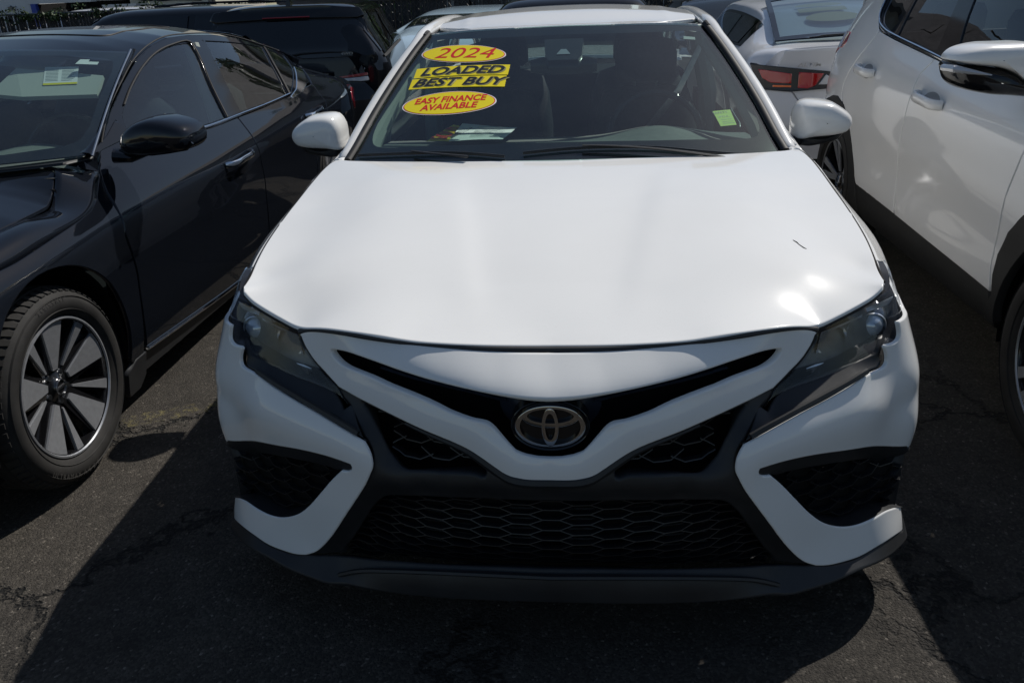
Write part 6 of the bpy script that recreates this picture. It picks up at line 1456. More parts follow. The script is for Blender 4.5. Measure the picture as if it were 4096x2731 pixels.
# ------------------------------------------------------------------ cars further back
class Hull:
    """car body from half sections [(y, [(x, z) ... from sill to roof centre])]"""
    def __init__(s, root, secs, mat, nu=5, nv=4):
        s.root = root; Y = np.array([q[0] for q in secs]); G = np.array([[(x, y, z) for x, z in pr] for y, pr in secs], float)
        s.G0 = G; s.nu, s.nv = nu, nv
        A = np.array([catmull(G[:, j], nu) for j in range(G.shape[1])]).transpose(1, 0, 2)
        B = np.array([catmull(A[i], nv) for i in range(A.shape[0])]); s.B = B
        full = np.concatenate([B, (B*[-1, 1, 1])[:, ::-1][:, 1:]], 1)
        s.body = grid_surf('body', full, mat, root, sharp=55)
        for nm, i in (('front_face', 0), ('rear_face', -1)):
            ring = full[i]; V = np.vstack([ring, ring.mean(0)]); n = len(ring)
            mesh_obj(nm, V, [(k, k+1, n) for k in range(n-1)]+[(n-1, 0, n)], mat, root)
    def patch(s, name, u0, u1, v0, v1, mat, off=.006, side=1, parent=None, shear=0):
        """piece of the skin between section numbers u and profile numbers v"""
        U = np.linspace(u0, u1, 14)*s.nu; V = np.linspace(v0, v1, 10)*s.nv; P = []
        nu_, nv_ = s.B.shape[:2]
        for b, v in enumerate(V):
            row = []
            for a, u in enumerate(U):
                uu = u+shear*(b/9)*s.nu; i = int(min(max(uu, 0), nu_-1.001)); j = int(min(max(v, 0), nv_-1.001)); fu, fv = uu-i, v-j
                p = (s.B[i, j]*(1-fu)+s.B[i+1, j]*fu)*(1-fv)+(s.B[i, j+1]*(1-fu)+s.B[i+1, j+1]*fu)*fv
                t1 = s.B[i+1, j]-s.B[i, j]; t2 = s.B[i, j+1]-s.B[i, j]; n = np.cross(t1, t2); n /= np.linalg.norm(n)+1e-9
                if n[0] < 0: n = -n
                row.append((p+n*off)*[side, 1, 1])
            P.append(row)
        return grid_surf(name, P, mat, parent or s.root)
def rear_lettering(body, root, x, y, z, size, mat, sx=1.3, tilt=.0):
    o = text_obj('badge', body, mat, root, size, lambda u, v: (x+u, y+tilt*v, z+v), .15, sx=sx, offset=.0008); return o
def simple_wheels(root, ys, half, r=.31):
    for y in ys:
        for sx in (1, -1):
            mb = MB(); mb.lathe([(.0, sx*.02), (.19, sx*.015), (.215, sx*.03), (r-.03, sx*.035), (r, sx*.01), (r, -sx*.16), (.2, -sx*.17)], 28, 'x', (sx*(half-.08), y, r)); mb.build('wheel', M['tyre'], root)
            mb = MB()
            for k in range(5):
                a = k*2*PI/5; mb.slab([(sx*(half-.052), y+rr*math.cos(a+w_), r+rr*math.sin(a+w_)) for rr, w_ in ((.03, -.5), (.19, -.16), (.19, .16), (.03, .5))], (sx, 0, 0), .006)
            mb.build('wheel_spokes', M['rimface'], root, False)

# --- black SUV seen from behind (left)
SU = empty('black_suv', (-2.46, 0, 0), 'black SUV with red tail lamps and roof fin seen from behind, beyond the black sedan', 'car', 'cars parked on the lot')
def suv_secs(y0, L, top=1.39):
    k = top/1.39
    def pr(w, belt, roof, wr, z0=.25, bw=None): return [(w*.93, z0), (w*.99, .45), (w, .65), (w*.985, .80), ((bw or w*.93), belt), (wr+.09, (belt+roof)/2), (wr, roof-.06), (wr*.72, roof-.010), (0, roof)]
    return [(y0, pr(.76, .90, 1.02, .64, .35)), (y0+.10, pr(.86, .93, 1.25*k, .60)), (y0+.30, pr(.885, .94, 1.375*k, .60)), (y0+.9, pr(.90, .95, 1.39*k, .62)), (y0+1.8, pr(.90, .94, 1.39*k, .63)),
            (y0+2.6, pr(.90, .93, 1.34*k, .61)), (y0+3.2, pr(.89, .91, 1.03, .66)), (y0+4.0, pr(.87, .86, .94, .68)), (y0+L, pr(.70, .66, .74, .5, .3))]
H = Hull(SU, suv_secs(5.95, 4.5), M['black2'])
H.patch('side_window', 1.35, 2.35, 4.15, 5.8, M['privacy'], .008); H.patch('side_window', 2.5, 3.3, 4.15, 5.8, M['privacy'], .008); H.patch('side_window', 3.45, 4.5, 4.15, 5.7, M['privacy'], .008); H.patch('rear_quarter_glass', 1.0, 1.28, 4.3, 5.6, M['privacy'], .008)
for sd_ in (-1,): H.patch('side_window', 1.35, 3.3, 4.15, 5.8, M['privacy'], .008, side=-1)
H.patch('window_sill_chrome', 1.0, 4.5, 4.0, 4.12, M['rubber'], .012)
# rear face dressed in front of the hull
def ry_(z): return np.interp(z, [.3, .6, .75, .95, 1.02, 1.28, 1.36], [5.86, 5.84, 5.90, 5.925, 5.94, 6.05, 6.10])
sf = lambda off: (lambda V: np.stack([V[:, 0], ry_(V[:, 1])+.16*(np.abs(V[:, 0])/.8)**4-off, V[:, 1]], 1))
def rp(name, half_pts, mat, off=.0, par=None, h=.06, skirt=.03, holes=()):
    q = np.array(half_pts, float); full = np.vstack([q, (q*[-1, 1])[::-1]]); return panel(name, full, sf(off), mat, par or SU, h=h, hb=.03, roll=.004, skirt=skirt, flip=False)
rp('tailgate', [(0.01, .50), (.60, .50), (.70, .62), (.74, .80), (.74, .93), (.70, 1.05), (.665, 1.20), (.64, 1.27), (0.01, 1.30)], M['black2'], .0)
rg = rp('rear_window', [(0.01, .955), (.55, .955), (.665, 1.0), (.67, 1.08), (.635, 1.20), (.58, 1.262), (.01, 1.272)], M['privacy'], .010, skirt=.004)
rp('spoiler', [(0.01, 1.285), (.60, 1.268), (.66, 1.285), (.62, 1.345), (.3, 1.372), (0.01, 1.376)], M['black2'], .045, skirt=.10)
mb = MB(); P = [sf(.05)(np.array([[x, 1.287]]))[0] for x in np.linspace(-.20, .20, 9)]; mb.tube(P, .006, 5); mb.build('high_brake_lamp', M['darkred'], SU)
mb = MB(); mb.tube([sf(.02)(np.array([q]))[0] for q in ((0.02, .96), (.02, .985), (.10, .998), (.30, 1.002), (.48, .995))], [.016, .012, .009, .007, .004], 6); mb.build('rear_wiper', M['rubber'], SU)
rear_lettering('4WD', SU, .49, float(ry_(.985))-.028, .983, .030, M['satin'], 1.5)
# fin
fin = [(-.02, 6.22, 1.385), (0, 6.20, 1.455), (.0, 6.23, 1.452), (.0, 6.34, 1.395), (-.02, 6.36, 1.388)]
mb = MB(); mb.add([(-.022, 6.20, 1.375), (.022, 6.20, 1.375), (.016, 6.40, 1.385), (-.016, 6.40, 1.385), (-.005, 6.21, 1.455), (.005, 6.21, 1.455), (.004, 6.26, 1.446), (-.004, 6.26, 1.446)], [(0, 1, 5, 4), (1, 2, 6, 5), (2, 3, 7, 6), (3, 0, 4, 7), (4, 5, 6, 7)]); mb.build('roof_fin', M['plastic_gloss'], SU)
for sx in (1, -1):
    def lamp_p(name, pts, mat, off, h=.03): return panel(name, [(sx*x, z+.045) for x, z in pts], sf(off), mat, SU, h=h, hb=.02, roll=.003, skirt=.012, flip=False)
    lamp_p('tail_lamp', [(.58, .80), (.60, .835), (.66, .885), (.745, .905), (.80, .90), (.80, .70), (.60, .70), (.36, .72), (.36, .745), (.58, .755)], M['lampblack'], .018)
    lamp_p('red_band', [(.37, .750), (.58, .768), (.79, .790), (.79, .765), (.58, .745), (.37, .738)], M['red'], .026)
    lamp_p('red_outer', [(.69, .80), (.73, .88), (.79, .895), (.80, .80), (.74, .785)], M['red'], .026)
    lamp_p('clear_lower', [(.42, .735), (.58, .738), (.66, .745), (.66, .708), (.60, .705), (.42, .718)], M['clearlamp'], .024)
    lamp_p('clear_upper', [(.62, .80), (.635, .85), (.675, .885), (.675, .80)], M['clearlamp'], .024)
    lamp_p('amber_lens', [(.67, .742), (.78, .758), (.78, .715), (.67, .708)], M['amber'], .024)
rp('bumper', [(0.01, .28), (.70, .28), (.80, .42), (.80, .58), (.70, .60), (.01, .60)], M['plastic'], .02)
cabin(SU, -.6, .6, 8.3, .95, [(-.36, 7.2, .98), (.36, 7.2, .98)])
simple_wheels(SU, (6.75, 9.4), .90)
mb = MB(); mb.box((0, 8.1, .3), (1.5, 3.9, .1)); mb.build('floor', M['void'], SU, False)

SU.rotation_euler = (0, 0, math.radians(9)); pv = np.array([.75, 5.95]); cR, sR = math.cos(math.radians(9)), math.sin(math.radians(9))
SU.location = (-2.46+pv[0]-(cR*pv[0]-sR*pv[1]), pv[1]-(sR*pv[0]+cR*pv[1]), 0)
# --- silver white sedan seen from behind (right)
SW_ = empty('silver_sedan', (2.12, 0, 0), 'silver-white sedan seen from behind with black-rimmed red tail lamps, left of the pearl SUV', 'car', 'cars parked on the lot')
PS = M['silverwhite']
def sed(y0, back=1.24):
    return [(y0, [(.72, .32), (.78, .45), (.80, .60), (.80, .74), (.78, .86), (.70, .955), (.62, .985), (.40, 1.0), (0, 1.01)]),
     (y0+.25, [(.82, .22), (.875, .40), (.89, .58), (.89, .72), (.875, .86), (.80, .960), (.66, .995), (.42, 1.01), (0, 1.018)]),
     (y0+.55, [(.85, .2), (.89, .38), (.905, .58), (.90, .74), (.885, .86), (.80, .965), (.68, 1.01), (.50, 1.04), (0, 1.055)]),
     (y0+.95, [(.86, .2), (.90, .38), (.91, .58), (.90, .74), (.885, .86), (.82, .955), (.66, 1.11), (.54, 1.165), (0, 1.185)]),
     (y0+1.35, [(.86, .2), (.90, .38), (.91, .58), (.90, .74), (.885, .86), (.82, .945), (.66, 1.14), (.56, 1.225), (0, 1.258)]),
     (y0+2.0, [(.86, .2), (.90, .38), (.91, .58), (.90, .74), (.885, .85), (.82, .935), (.67, 1.16), (.575, 1.245), (0, 1.285)]),
     (y0+2.7, [(.86, .2), (.90, .38), (.91, .58), (.90, .74), (.885, .84), (.82, .925), (.68, 1.13), (.58, 1.215), (0, 1.26)]),
     (y0+3.4, [(.86, .2), (.90, .38), (.91, .58), (.89, .72), (.86, .82), (.80, .88), (.74, .91), (.60, .93), (0, .96)]),
     (y0+4.2, [(.80, .2), (.84, .38), (.86, .55), (.84, .66), (.80, .74), (.72, .79), (.6, .82), (.4, .85), (0, .87)]),
     (y0+4.7, [(.55, .2), (.6, .38), (.62, .5), (.6, .58), (.56, .62), (.5, .66), (.4, .68), (.3, .7), (0, .7)])]
H2 = Hull(SW_, [(y+(.16 if i == 0 else .05 if i == 1 else 0), p) for i, (y, p) in enumerate(sed(4.62))], PS)
for sd_ in (1, -1):
    H2.patch('rear_side_window', 3.35, 4.45, 5.12, 6.0, M['privacy'], .008, side=sd_); H2.patch('front_side_window', 4.6, 6.1, 5.12, 5.95, M['sideglass'], .008, side=sd_)
    H2.patch('window_surround', 2.9, 6.2, 5.02, 6.12, M['plastic_gloss'], .003, side=sd_)
# rear glass laid over the slope
bgz = lambda y: np.interp(y, [4.98, 5.2, 5.6, 5.98, 6.1], [1.012, 1.068, 1.178, 1.258, 1.27])
gf2 = lambda off: (lambda V: np.stack([V[:, 0], V[:, 1], bgz(V[:, 1])-.035*(np.abs(V[:, 0])/.6)**2+off], 1))
panel('rear_window', [(-.66, 5.02), (-.3, 4.96), (0, 4.95), (.3, 4.96), (.66, 5.02), (.565, 5.97), (.3, 6.0), (0, 6.01), (-.3, 6.0), (-.565, 5.97)], gf2(.050), M['frit'], SW_, h=.08, hb=.05, roll=0, skirt=.01, holes=[[(-.615, 5.08), (0, 5.02), (.615, 5.08), (.53, 5.92), (0, 5.95), (-.53, 5.92)]])
RG = panel('rear_glass', [(-.63, 5.06), (0, 5.00), (.63, 5.06), (.54, 5.94), (0, 5.97), (-.54, 5.94)], gf2(.046), M['sideglass2'] if 'sideglass2' in M else M['privacy'], SW_, h=.1, hb=.06, roll=0, skirt=0)
mb = MB()
for t_ in np.linspace(0, 1, 5):
    pass
# faint stickers seen through the glass (reversed print of the dealer stickers on its windscreen)
for i, (x0, y0, w0, d0, mt) in enumerate(((-.20, 5.72, .36, .05, 'yellow'), (-.20, 5.60, .36, .10, 'yellow'), (-.16, 5.42, .40, .10, 'yellow'))):
    t = np.linspace(0, 2*PI, 24, endpoint=False)
    q = [(x0+w0/2*math.cos(a), y0+d0*math.sin(a)) for a in t] if i != 1 else [(x0-w0/2, y0-d0/2), (x0+w0/2, y0-d0/2), (x0+w0/2, y0+d0/2), (x0-w0/2, y0+d0/2)]
    panel('faded_sticker', q, gf2(.036), M['fadedsticker'] if 'fadedsticker' in M else M['yellow'], SW_, h=.06, roll=0, skirt=0)
cabin(SW_, -.6, .6, 7.6, .80, [(-.36, 6.6, .86), (.36, 6.6, .86), (-.40, 5.75, .80), (.40, 5.75, .80)])
ryb = lambda z: np.interp(z, [.3, .5, .62, .75, .90, .99], [4.62, 4.58, 4.60, 4.63, 4.64, 4.62])
rf2 = lambda off: (lambda V: np.stack([V[:, 0], ryb(V[:, 1])+.30*np.clip(np.abs(V[:, 0])-.30, 0, 1)**1.9-off, V[:, 1]], 1))
def sp2(name, pts, mat, off=0, skirt=.02, h=.04):
    for sx in (-1, 1): panel(name, [(sx*x, z) for x, z in pts], rf2(off), mat, SW_, h=h, hb=.02, roll=.004, skirt=skirt, flip=False)
q = [(0, .50), (.50, .50), (.52, .62), (.60, .735), (.71, .86), (.66, .985), (.4, 1.002), (0, 1.008)]
panel('boot_panel', q+[(-x, z) for x, z in q[::-1] if x > 0], rf2(.004), PS, SW_, h=.06, hb=.03, roll=.004, skirt=.03)
sp2('tail_lamp', [(.33, .742), (.30, .80), (.36, .850), (.60, .875), (.885, .905), (.84, .80), (.78, .735), (.60, .722)], M['lampblack'], .030, .03)
sp2('red_lens', [(.61, .838), (.61, .775), (.74, .780), (.80, .81), (.83, .870), (.72, .856)], M['red'], .038, .01)
sp2('red_inner_lens', [(.565, .745), (.565, .848), (.47, .842), (.40, .838), (.45, .760), (.50, .742)], M['red'], .038, .01)
sp2('amber_lens', [(.61, .750), (.73, .752), (.73, .765), (.61, .762)], M['amber'], .042, .006)
sp2('clear_lens', [(.34, .80), (.385, .832), (.43, .765), (.37, .765)], M['clearlamp'], .038, .008)
rear_lettering('ALTIMA', SW_, -.475, float(ryb(.89))-.001, .893, .036, M['satin'], 1.6)
q = [(0, .25), (.62, .25), (.80, .35), (.86, .50), (.86, .70), (.80, .735), (.60, .715), (.53, .62), (.51, .49), (0, .49)]
panel('rear_bumper', q+[(-x, z) for x, z in q[::-1] if x > 0], rf2(.014), PS, SW_, h=.06, hb=.03, roll=.005, skirt=.04)
mb = MB(); mb.add([(-.03, 6.16, 1.272), (.03, 6.16, 1.272), (.02, 6.32, 1.285), (-.02, 6.32, 1.285), (-.012, 6.19, 1.305), (.012, 6.19, 1.305)], [(0, 1, 5, 4), (1, 2, 5), (2, 3, 4, 5), (3, 0, 4)]); mb.build('roof_antenna', M['lampblack'], SW_)
simple_wheels(SW_, (5.5, 8.4), .90)
mb = MB(); mb.box((0, 7.0, .28), (1.5, 4.2, .08)); mb.build('floor', M['void'], SW_, False)

# --- more cars far back
def far_car(name, x, y0, label, mat, kind='suv', top=1.39, rot=0, glass='privacy'):
    r = empty(name, (x, y0, 0), label, 'car', 'cars parked on the lot', rz=rot)
    H = Hull(r, suv_secs(0, 4.4, top) if kind == 'suv' else [(y-4.62, p) for y, p in sed(4.62)], mat)
    for sd_ in (1, -1):
        if kind == 'suv':
            H.patch('side_window', 1.3, 2.4, 4.15, 5.8, M[glass], .01, side=sd_); H.patch('side_window', 2.5, 3.4, 4.15, 5.8, M[glass], .01, side=sd_); H.patch('side_window', 3.5, 4.7, 4.15, 5.7, M[glass], .01, side=sd_)
            H.patch('windscreen', 5.1, 5.95, 6.2, 8.0, M[glass], .012, side=sd_); H.patch('rear_window', .15, 1.5, 6.4, 8.0, M[glass], .012, side=sd_)
        else:
            H.patch('side_window', 3.2, 4.45, 5.12, 6.0, M[glass], .01, side=sd_); H.patch('side_window', 4.6, 6.1, 5.12, 5.95, M[glass], .01, side=sd_)
            H.patch('windscreen', 6.1, 6.95, 6.2, 8.0, M[glass], .012, side=sd_); H.patch('rear_window', 1.6, 3.4, 6.3, 8.0, M[glass], .012, side=sd_)
    simple_wheels(r, (.8, 3.5), .9)
    return r
far_car('dark_minivan', -2.95, 8.6, 'dark minivan with long low roof rails, standing side-on beyond the black sedan', M['black2'], 'suv', 1.37, rot=math.radians(78))
mb = MB(); mb.tube([(.62, .6, 1.345), (.64, 1.2, 1.385), (.64, 2.2, 1.388), (.62, 2.8, 1.36)], .016, 6); mb.build('roof_rail', M['plastic_gloss'], bpy.data.objects['dark_minivan'])
far_car('pale_hatchback', -1.55, 12.6, 'pale blue-white car with dark windscreen, small between the black SUV and the white roof', M['paleblue'] if 'paleblue' in M else M['silverwhite'], 'suv', 1.17, rot=PI)
far_car('black_suv', -.02, 5.75, 'black SUV whose roof shows just above the white sedan roof', M['black2'], 'suv', 1.365)
far_car('dark_saloon', 1.78, 11.0, 'dark saloon with greenish windscreen behind the silver-white sedan', M['black2'], 'sedan', rot=PI, glass='sideglass')

# ------------------------------------------------------------------ fence, buildings, plants
FN = empty('slatted_fence', (-4, 13, 0), 'dark chain-link fence woven with privacy slats behind the parked cars', 'fence')
mb = MB(); rnd = random.Random(3)
x = -12.0
while x < 9.5:
    h = 1.27+rnd.uniform(-.012, .012); t = rnd.uniform(-.012, .012)
    mb.add([(x, .012*math.sin(x*40), .05), (x+.048, .012*math.sin(x*40), .05), (x+.048+t, .01, h), (x+t, .01, h), (x, .018, .05), (x+.048, .018, .05), (x+.048+t, .018, h), (x+t, .018, h)], [(0, 1, 2, 3), (4, 7, 6, 5), (3, 2, 6, 7), (0, 3, 7, 4), (1, 5, 6, 2)])
    x += .056+(.03 if rnd.random() < .06 else 0)
sl_ = mb.build('privacy_slats', M['fenceslat'] if 'fenceslat' in M else M['rubber'], FN, False); sl_['kind'] = 'stuff'
mb = MB(); mb.tube([(x, 0, 1.285) for x in np.linspace(-12, 9.6, 20)], .02, 6); mb.build('top_rail', M['steel'], FN)
for x in np.arange(-12, 9.7, 2.4): mb = MB(); mb.tube([(x, .05, 0), (x, .05, 1.33)], .03, 8); mb.build('fence_post', M['steel'], FN)
mb = MB()
for i in range(230):
    x = -12+21.6*i/230
    for z0, z1, dx in ((.05, 1.28, .9), (1.28, .05, .9)): mb.tube([(x, -.02, z0), (x+dx, -.02, z1)], .0035, 3)
o = mb.build('wire_mesh', M['steel'], FN, False); o['kind'] = 'stuff'

def leaf_cloud(n, centre, size, leaf, seed, squash=(1, 1, 1)):
    r = random.Random(seed); V, F = [], []
    cl_ = [(r.gauss(0, .5), r.gauss(0, .5), r.gauss(0, .5), r.uniform(.25, .5)) for _ in range(14)]
    for i in range(n):
        c = r.choice(cl_); d = np.array([r.gauss(0, 1) for _ in range(3)]); d /= np.linalg.norm(d); rad = c[3]*r.random()**.4
        p = np.array(centre)+(np.array(c[:3])+d*rad)*np.array(squash)*size
        a = np.array([r.gauss(0, 1) for _ in range(3)]); a /= np.linalg.norm(a); b = np.cross(a, d); b /= np.linalg.norm(b)+1e-6; s = leaf*r.uniform(.6, 1.3); k = len(V)
        V += [p-a*s, p+b*s*.45, p+a*s, p-b*s*.45]; F.append((k, k+1, k+2, k+3))
    return V, F
def tree(name, x, y, h, r_, label, seed, leaf=.09, n=2600, trunk=.10, cz=None):
    t = empty(name, (x, y, 0), label, 'tree', 'trees behind the lot')
    rr = random.Random(seed); mb = MB(); top = h*.62; mb.tube([(0, 0, 0), (.05, .03, top*.4), (-.04, .05, top)], [trunk, trunk*.8, trunk*.5], 8)
    for k in range(6):
        a = k*1.05+rr.random(); mb.tube([(0, 0, top*.6+k*.1*h/3), (r_*.35*math.cos(a), r_*.35*math.sin(a), top*.85+.12*h), (r_*.75*math.cos(a), r_*.75*math.sin(a), top+.18*h*rr.random()+.1*h)], [trunk*.4, trunk*.22, trunk*.08], 6)
    mb.build('trunk', M['bark'], t)
    V, F = leaf_cloud(n, (0, 0, cz or h*.72), r_, leaf, seed, (1, 1, .75)); mesh_obj('crown', V, F, M['leaf'], t, False)
M['bark'] = mat_simple('bark', (.07, .055, .04), .9, 0, .2, 12, .4, .6, 30)
M['leaf'] = mat_simple('leaves', (.055, .11, .022), .55, 0, .4, 3.0, .5)
M['leafdark'] = mat_simple('dark_leaves', (.025, .05, .016), .6, 0, .4, 3.0, .5)
M['wallwhite'] = mat_simple('whitewashed_wall', (.60, .62, .64), .85, 0, .2, 1.5, .07, .2, 60)
M['wallcream'] = mat_simple('cream_painted_wall', (.62, .61, .53), .85, 0, .2, 1.5, .08, .2, 60)
M['bluepaint'] = mat_simple('blue_door_frame', (.02, .06, .35), .5)
M['roofred'] = mat_simple('weathered_red_roof', (.28, .11, .07), .9, 0, .2, 5, .4)
M['siding'] = mat_simple('grey_siding', (.34, .35, .36), .7, 0, .3, 3, .1)
M['sidingdark'] = mat_simple('dark_siding', (.12, .11, .11), .8, 0, .3, 3, .3)

# workshop with the open bay
WK = empty('workshop_building', (-12.2, 20, 0), 'whitewashed workshop with a dark open garage bay framed in blue', 'building')
mb = MB(); mb.box((-6.0, 2.5, 2.0), (8.7, 5, 4)); mb.box((-.0, 4.0, 2.0), (4.0, 2, 4)); mb.build('wall', M['wallwhite'], WK, False, None)
mb = MB(); mb.box((.62, 0.05, .66), (.9, .2, 1.33)); mb.build('wall_pier', M['wallwhite'], WK, False)
mb = MB(); mb.box((-.9, 2.7, .70), (2.2, .3, 1.42)); mb.box((-1.62, 1.3, .7), (.06, 2.6, 1.4)); mb.box((-.28, 1.3, .7), (.06, 2.6, 1.4)); mb.build('garage_interior', M['void'], WK, False)
mb = MB(); mb.box((-.95, .1, 2.7), (1.7, .25, 2.58)); mb.build('lintel_wall', M['wallwhite'], WK, False)
mb = MB(); mb.box((-1.62, -.04, .70), (.13, .12, 1.42)); mb.build('blue_jamb', M['bluepaint'], WK, False)
mb = MB(); mb.tube([(-2.22, -.03, 1.33), (-2.22, -.09, 1.37), (-2.22, -.13, 1.33)], .03, 8); mb.box((-2.22, -.08, 1.33), (.10, .14, .08)); mb.build('wall_lamp', M['steel'], WK)
AN = empty('annexe_building', (-11.2, 21, 0), 'cream annexe with two small dark windows and cables under its eaves', 'building')
mb = MB(); mb.box((.45, 2, 2.0), (2.15, 4, 4)); mb.build('wall', M['wallcream'], AN, False)
for wx in (-.15, .85):
    mb = MB(); mb.box((wx, -.02, 1.20), (.42, .06, .17)); f = mb.build('window', M['void'], AN, False); mb = MB()
    mb.box((wx, -.055, 1.295), (.48, .05, .03)); mb.box((wx, -.055, 1.105), (.48, .07, .03)); mb.build('window_frame', M['wallcream'], f, False)
for k in range(3):
    mb = MB(); mb.tube(catmull([(-.55, -.05, 1.47-.02*k), (-.2, -.08, 1.38+.012*k), (.3, -.07, 1.37-.008*k), (.8, -.08, 1.36+.01*k), (1.35, -.06, 1.33)], 5), .012, 5); mb.build('cable', M['rubber'], AN)
mb = MB(); mb.tube([(1.62, -.05, .4), (1.62, -.05, 1.45)], .09, 10); mb.build('vent_pipe', M['steel'], AN)
RH = empty('red_roof_house', (-8.2, 24, 0), 'weathered white and red flat roof beyond the fence', 'building')
mb = MB(); mb.box((0, 2, .65), (3.4, 4, 1.3)); mb.build('wall', M['wallwhite'], RH, False)
V = []; F = []
for i in range(35):
    for j in range(2): V.append((-1.8+3.6*i/34, -.2+3.4*j, 1.30+.03*math.sin(i*1.9)+.14*j))
for i in range(34): F.append((2*i, 2*i+2, 2*i+3, 2*i+1))
mesh_obj('roof', V, F, M['roofred'], RH); mb = MB(); mb.tube([(-1.8+3.6*i/24, -.22, 1.33+.025*math.sin(i*2.3)) for i in range(25)], .04, 5); mb.build('eaves_edge', M['wallwhite'], RH)
PO = empty('utility_pole', (-8.0, 22, 0), 'dark utility pole behind the fence left of the black SUV', 'pole')
mb = MB(); mb.tube([(0, 0, 0), (0, 0, 3.5), (0, 0, 7)], [.11, .10, .08], 10); mb.build('pole', M['bark'], PO); mb = MB(); mb.box((0, 0, 6.4), (1.6, .09, .12)); mb.build('crossarm', M['bark'], PO, False)
# white van behind the fence
VN = far_car('white_van', -7.6, 15.4, 'white van seen through the slatted fence at the far left', M['silverwhite'], 'suv', 1.31, rot=math.radians(80))
# clapboard houses with boards as geometry
def clap(name, x0, x1, y, h, label, mat, board=.115, extra=None):
    B = empty(name, ((x0+x1)/2, y, 0), label, 'building'); wd = x1-x0
    mb = MB(); n = int(h/board)
    for i in range(n):
        z = i*board; mb.add([(-wd/2, -.025, z), (wd/2, -.025, z), (wd/2, 0, z+board), (-wd/2, 0, z+board), (-wd/2, .0, z), (wd/2, 0, z)], [(0, 1, 2, 3), (4, 5, 1, 0)])
    o = mb.build('clapboards', mat, B, False); o['kind'] = 'stuff'
    mb = MB(); mb.box((0, 2.5, h/2), (wd, 4.9, h)); mb.build('wall', mat, B, False)
    mb = MB(); mb.slab([(-wd/2-.3, -.4, h), (wd/2+.3, -.4, h), (wd/2+.3, 2.5, h+1.5), (-wd/2-.3, 2.5, h+1.5)], (0, 0, 1), .08); mb.slab([(-wd/2-.3, 2.5, h+1.5), (wd/2+.3, 2.5, h+1.5), (wd/2+.3, 5.4, h), (-wd/2-.3, 5.4, h)], (0, 0, 1), .08); mb.build('roof', M['sidingdark'], B, False)
    return B
B = clap('clapboard_house', -2.9, 1.2, 17.5, 4.6, 'pale grey clapboard house beyond the fence, left of the white roof', M['siding'])
mb = MB(); mb.box((-1.3, -.05, 1.0), (.9, .08, 1.5)); f = mb.build('window', M['void'], B, False); mb = MB(); mb.box((-1.3, -.1, 1.0), (.05, .04, 1.5)); mb.box((-1.3, -.1, .95), (.9, .04, .05)); mb.build('glazing_bar', M['wallwhite'], f, False)
B = clap('dark_house', -7.0, -3.3, 18.5, 4.2, 'dark weathered house behind the black SUV roof', M['sidingdark'])
B = clap('grey_house', 1.7, 7.5, 17.0, 4.8, 'grey clapboard house above the silver-white sedan', M['siding'])
for wx in (-1.9, .2, 2.0):
    mb = MB(); mb.box((wx, -.05, 1.35), (.8, .08, 1.1)); f = mb.build('window', M['frit'], B, False); mb = MB(); mb.box((wx, -.1, 1.35), (.05, .04, 1.1)); mb.box((wx, -.1, 1.35), (.8, .04, .05)); mb.build('glazing_bar', M['wallwhite'], f, False)
    mb = MB(); mb.box((wx, -.08, .78), (.95, .10, .06)); mb.build('sill', M['wallwhite'], f, False)
tree('leafy_tree', -2.6, 15.0, 3.6, 1.0, 'small leafy tree with pale green leaves beside the clapboard house', 5, .07, 1800, .05)
tree('leafy_tree', -3.9, 16.5, 5.2, 1.5, 'dense dark green tree behind the black SUV', 9, .10, 2600, .10, 2.2)
tree('young_tree', -1.7, 14.2, 2.6, .55, 'thin young tree in front of the clapboard wall', 12, .055, 500, .03, 1.75)
tree('leafy_tree', 1.0, 18.5, 6.0, 1.6, 'broad green tree between the two clapboard houses', 14, .12, 2600, .14)
# loose grit on the asphalt in front of the cars
rr = random.Random(21); V, F = [], []
for i in range(2600):
    x = rr.uniform(-2.0, 2.2); y = rr.uniform(-.6, 2.2) if rr.random() < .8 else rr.uniform(2.2, 5)
    s_ = .0012+.0038*rr.random()**3; a = rr.uniform(0, PI); k = len(V); ca, sa = math.cos(a)*s_, math.sin(a)*s_
    kk = math.exp(-(x*x+(y-1)**2)/60); z = kk*(.006*math.sin(x*1.3+.7*y)+.004*math.sin(2.9*y-x)+.0015*math.sin(13*x)*math.sin(11*y))-.008
    V += [(x+ca, y+sa, z), (x-sa*.8, y+ca*.8, z), (x-ca, y-sa, z), (x+sa*.7, y-ca*.7, z), (x+sa*.2, y+ca*.2, z+s_*.9)]; F += [(k, k+1, k+4), (k+1, k+2, k+4), (k+2, k+3, k+4), (k+3, k, k+4)]
o = mesh_obj('loose_grit', V, F, mat_simple('grit_stone', (.12, .11, .095), .9, 0, .2, 90, .7), None, False); o['kind'] = 'stuff'; o['label'] = 'tiny loose stones scattered over the asphalt'; o['category'] = 'grit'
V, F = [], []
for i in range(26):
    v, f = leaf_cloud(120, (-11.5+i*.42+.1*math.sin(i*5), -.02, 1.26), .22, .035, 100+i, (1.6, .4, .5)); b = len(V); V += v; F += [tuple(q+b for q in t) for t in f]
o = mesh_obj('fence_vines', [tuple(np.array(v)+[-4, 13, 0]) for v in V], F, M['leafdark'], None, False); o['kind'] = 'stuff'; o['label'] = 'dry dark vines climbing over the top of the slatted fence'; o['category'] = 'vines'

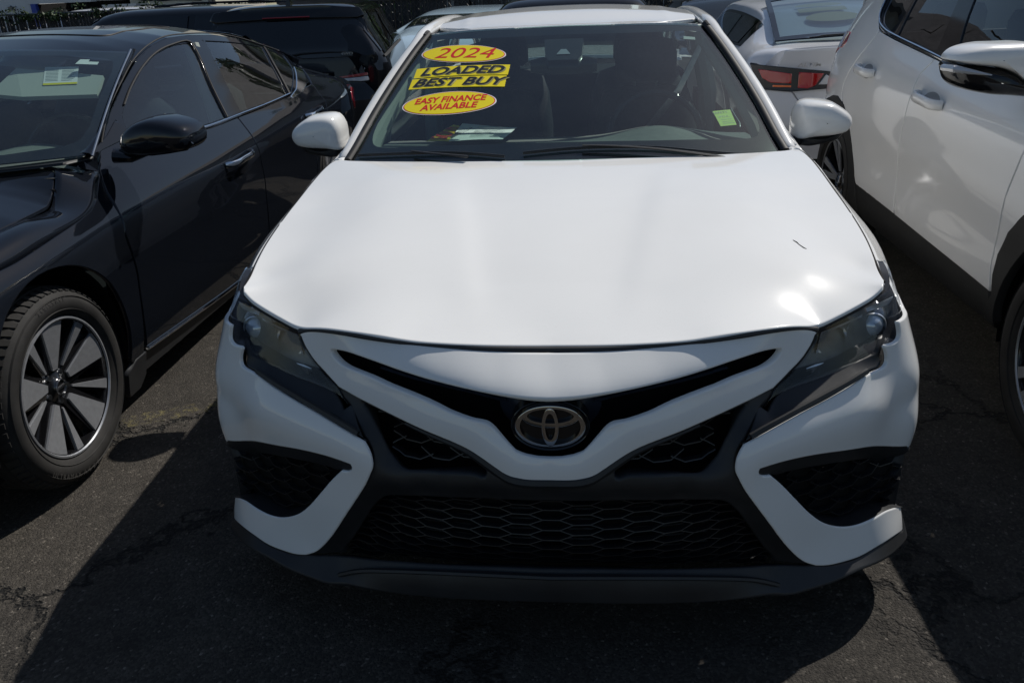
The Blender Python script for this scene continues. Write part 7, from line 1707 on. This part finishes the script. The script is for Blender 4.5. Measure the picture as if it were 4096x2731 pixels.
# papers lying on the dashboard of the white sedan
def sheet(name, pts, mat, label, sag=.004):
    P = np.array(pts, float); n = 9; q = []
    for i in range(n):
        for j in range(n):
            u, v = i/(n-1), j/(n-1); p = (P[0]*(1-u)+P[1]*u)*(1-v)+(P[3]*(1-u)+P[2]*u)*v; q.append(p+[0, 0, sag*math.sin(3*u+2*v)+sag*u*u])
    V = np.array(q); V = np.vstack([V, V-[0, 0, .0006]]); m = n*n; F = []
    for i in range(n-1):
        for j in range(n-1): a = i*n+j; F += [(a, a+n, a+n+1, a+1), (m+a, m+a+1, m+a+n+1, m+a+n)]
    r = mesh_obj(name, V, F, mat, None, True); r['label'] = label; r['category'] = 'paper'; return r, P
YP, py_ = sheet('sold_sign', [(-.512, 1.620, .970), (-.415, 1.600, .966), (-.350, 1.885, .966), (-.462, 1.985, .968)], M['yellow'], 'yellow SOLD card lying on the dashboard under the windscreen')
def onsheet(P, u, v, dz=.0035): return P[0]*(1-u)*(1-v)+P[1]*u*(1-v)+P[3]*(1-u)*v+P[2]*u*v+np.array([0, 0, dz+.004*u*u+.003])
text_obj('lettering', 'SOLD', M['redprint'], YP, .10, lambda u, v: onsheet(py_, .40-v*9.0, .46+u*2.9), 0, offset=.003, spacing=1.1)
mb = MB()
for k in range(5):
    a = [onsheet(py_, .66+.06*k, v) for v in np.linspace(.15, .9, 9)]; mb.tube([p+[.004*math.sin(7*i+k), 0, 0] for i, p in enumerate(a)], .0011, 4)
mb.build('handwriting', M['blackprint'], YP)
WP, pw_ = sheet('white_form', [(-.424, 1.600, .972), (-.222, 1.590, .972), (-.190, 1.850, .975), (-.424, 1.985, .972)], M['paper'], 'white printed form lying beside the yellow SOLD card on the dashboard')
mb = MB()
for k in range(8):
    v0 = .15+.09*k; a0, a1 = .35, .9-.12*(k % 3); q = [onsheet(pw_, a0, v0), onsheet(pw_, a1, v0), onsheet(pw_, a1, v0+.018), onsheet(pw_, a0, v0+.018)]; mb.add(q, [(0, 1, 2, 3)])
mb.build('printed_lines', M['inkgrey'], WP, False)
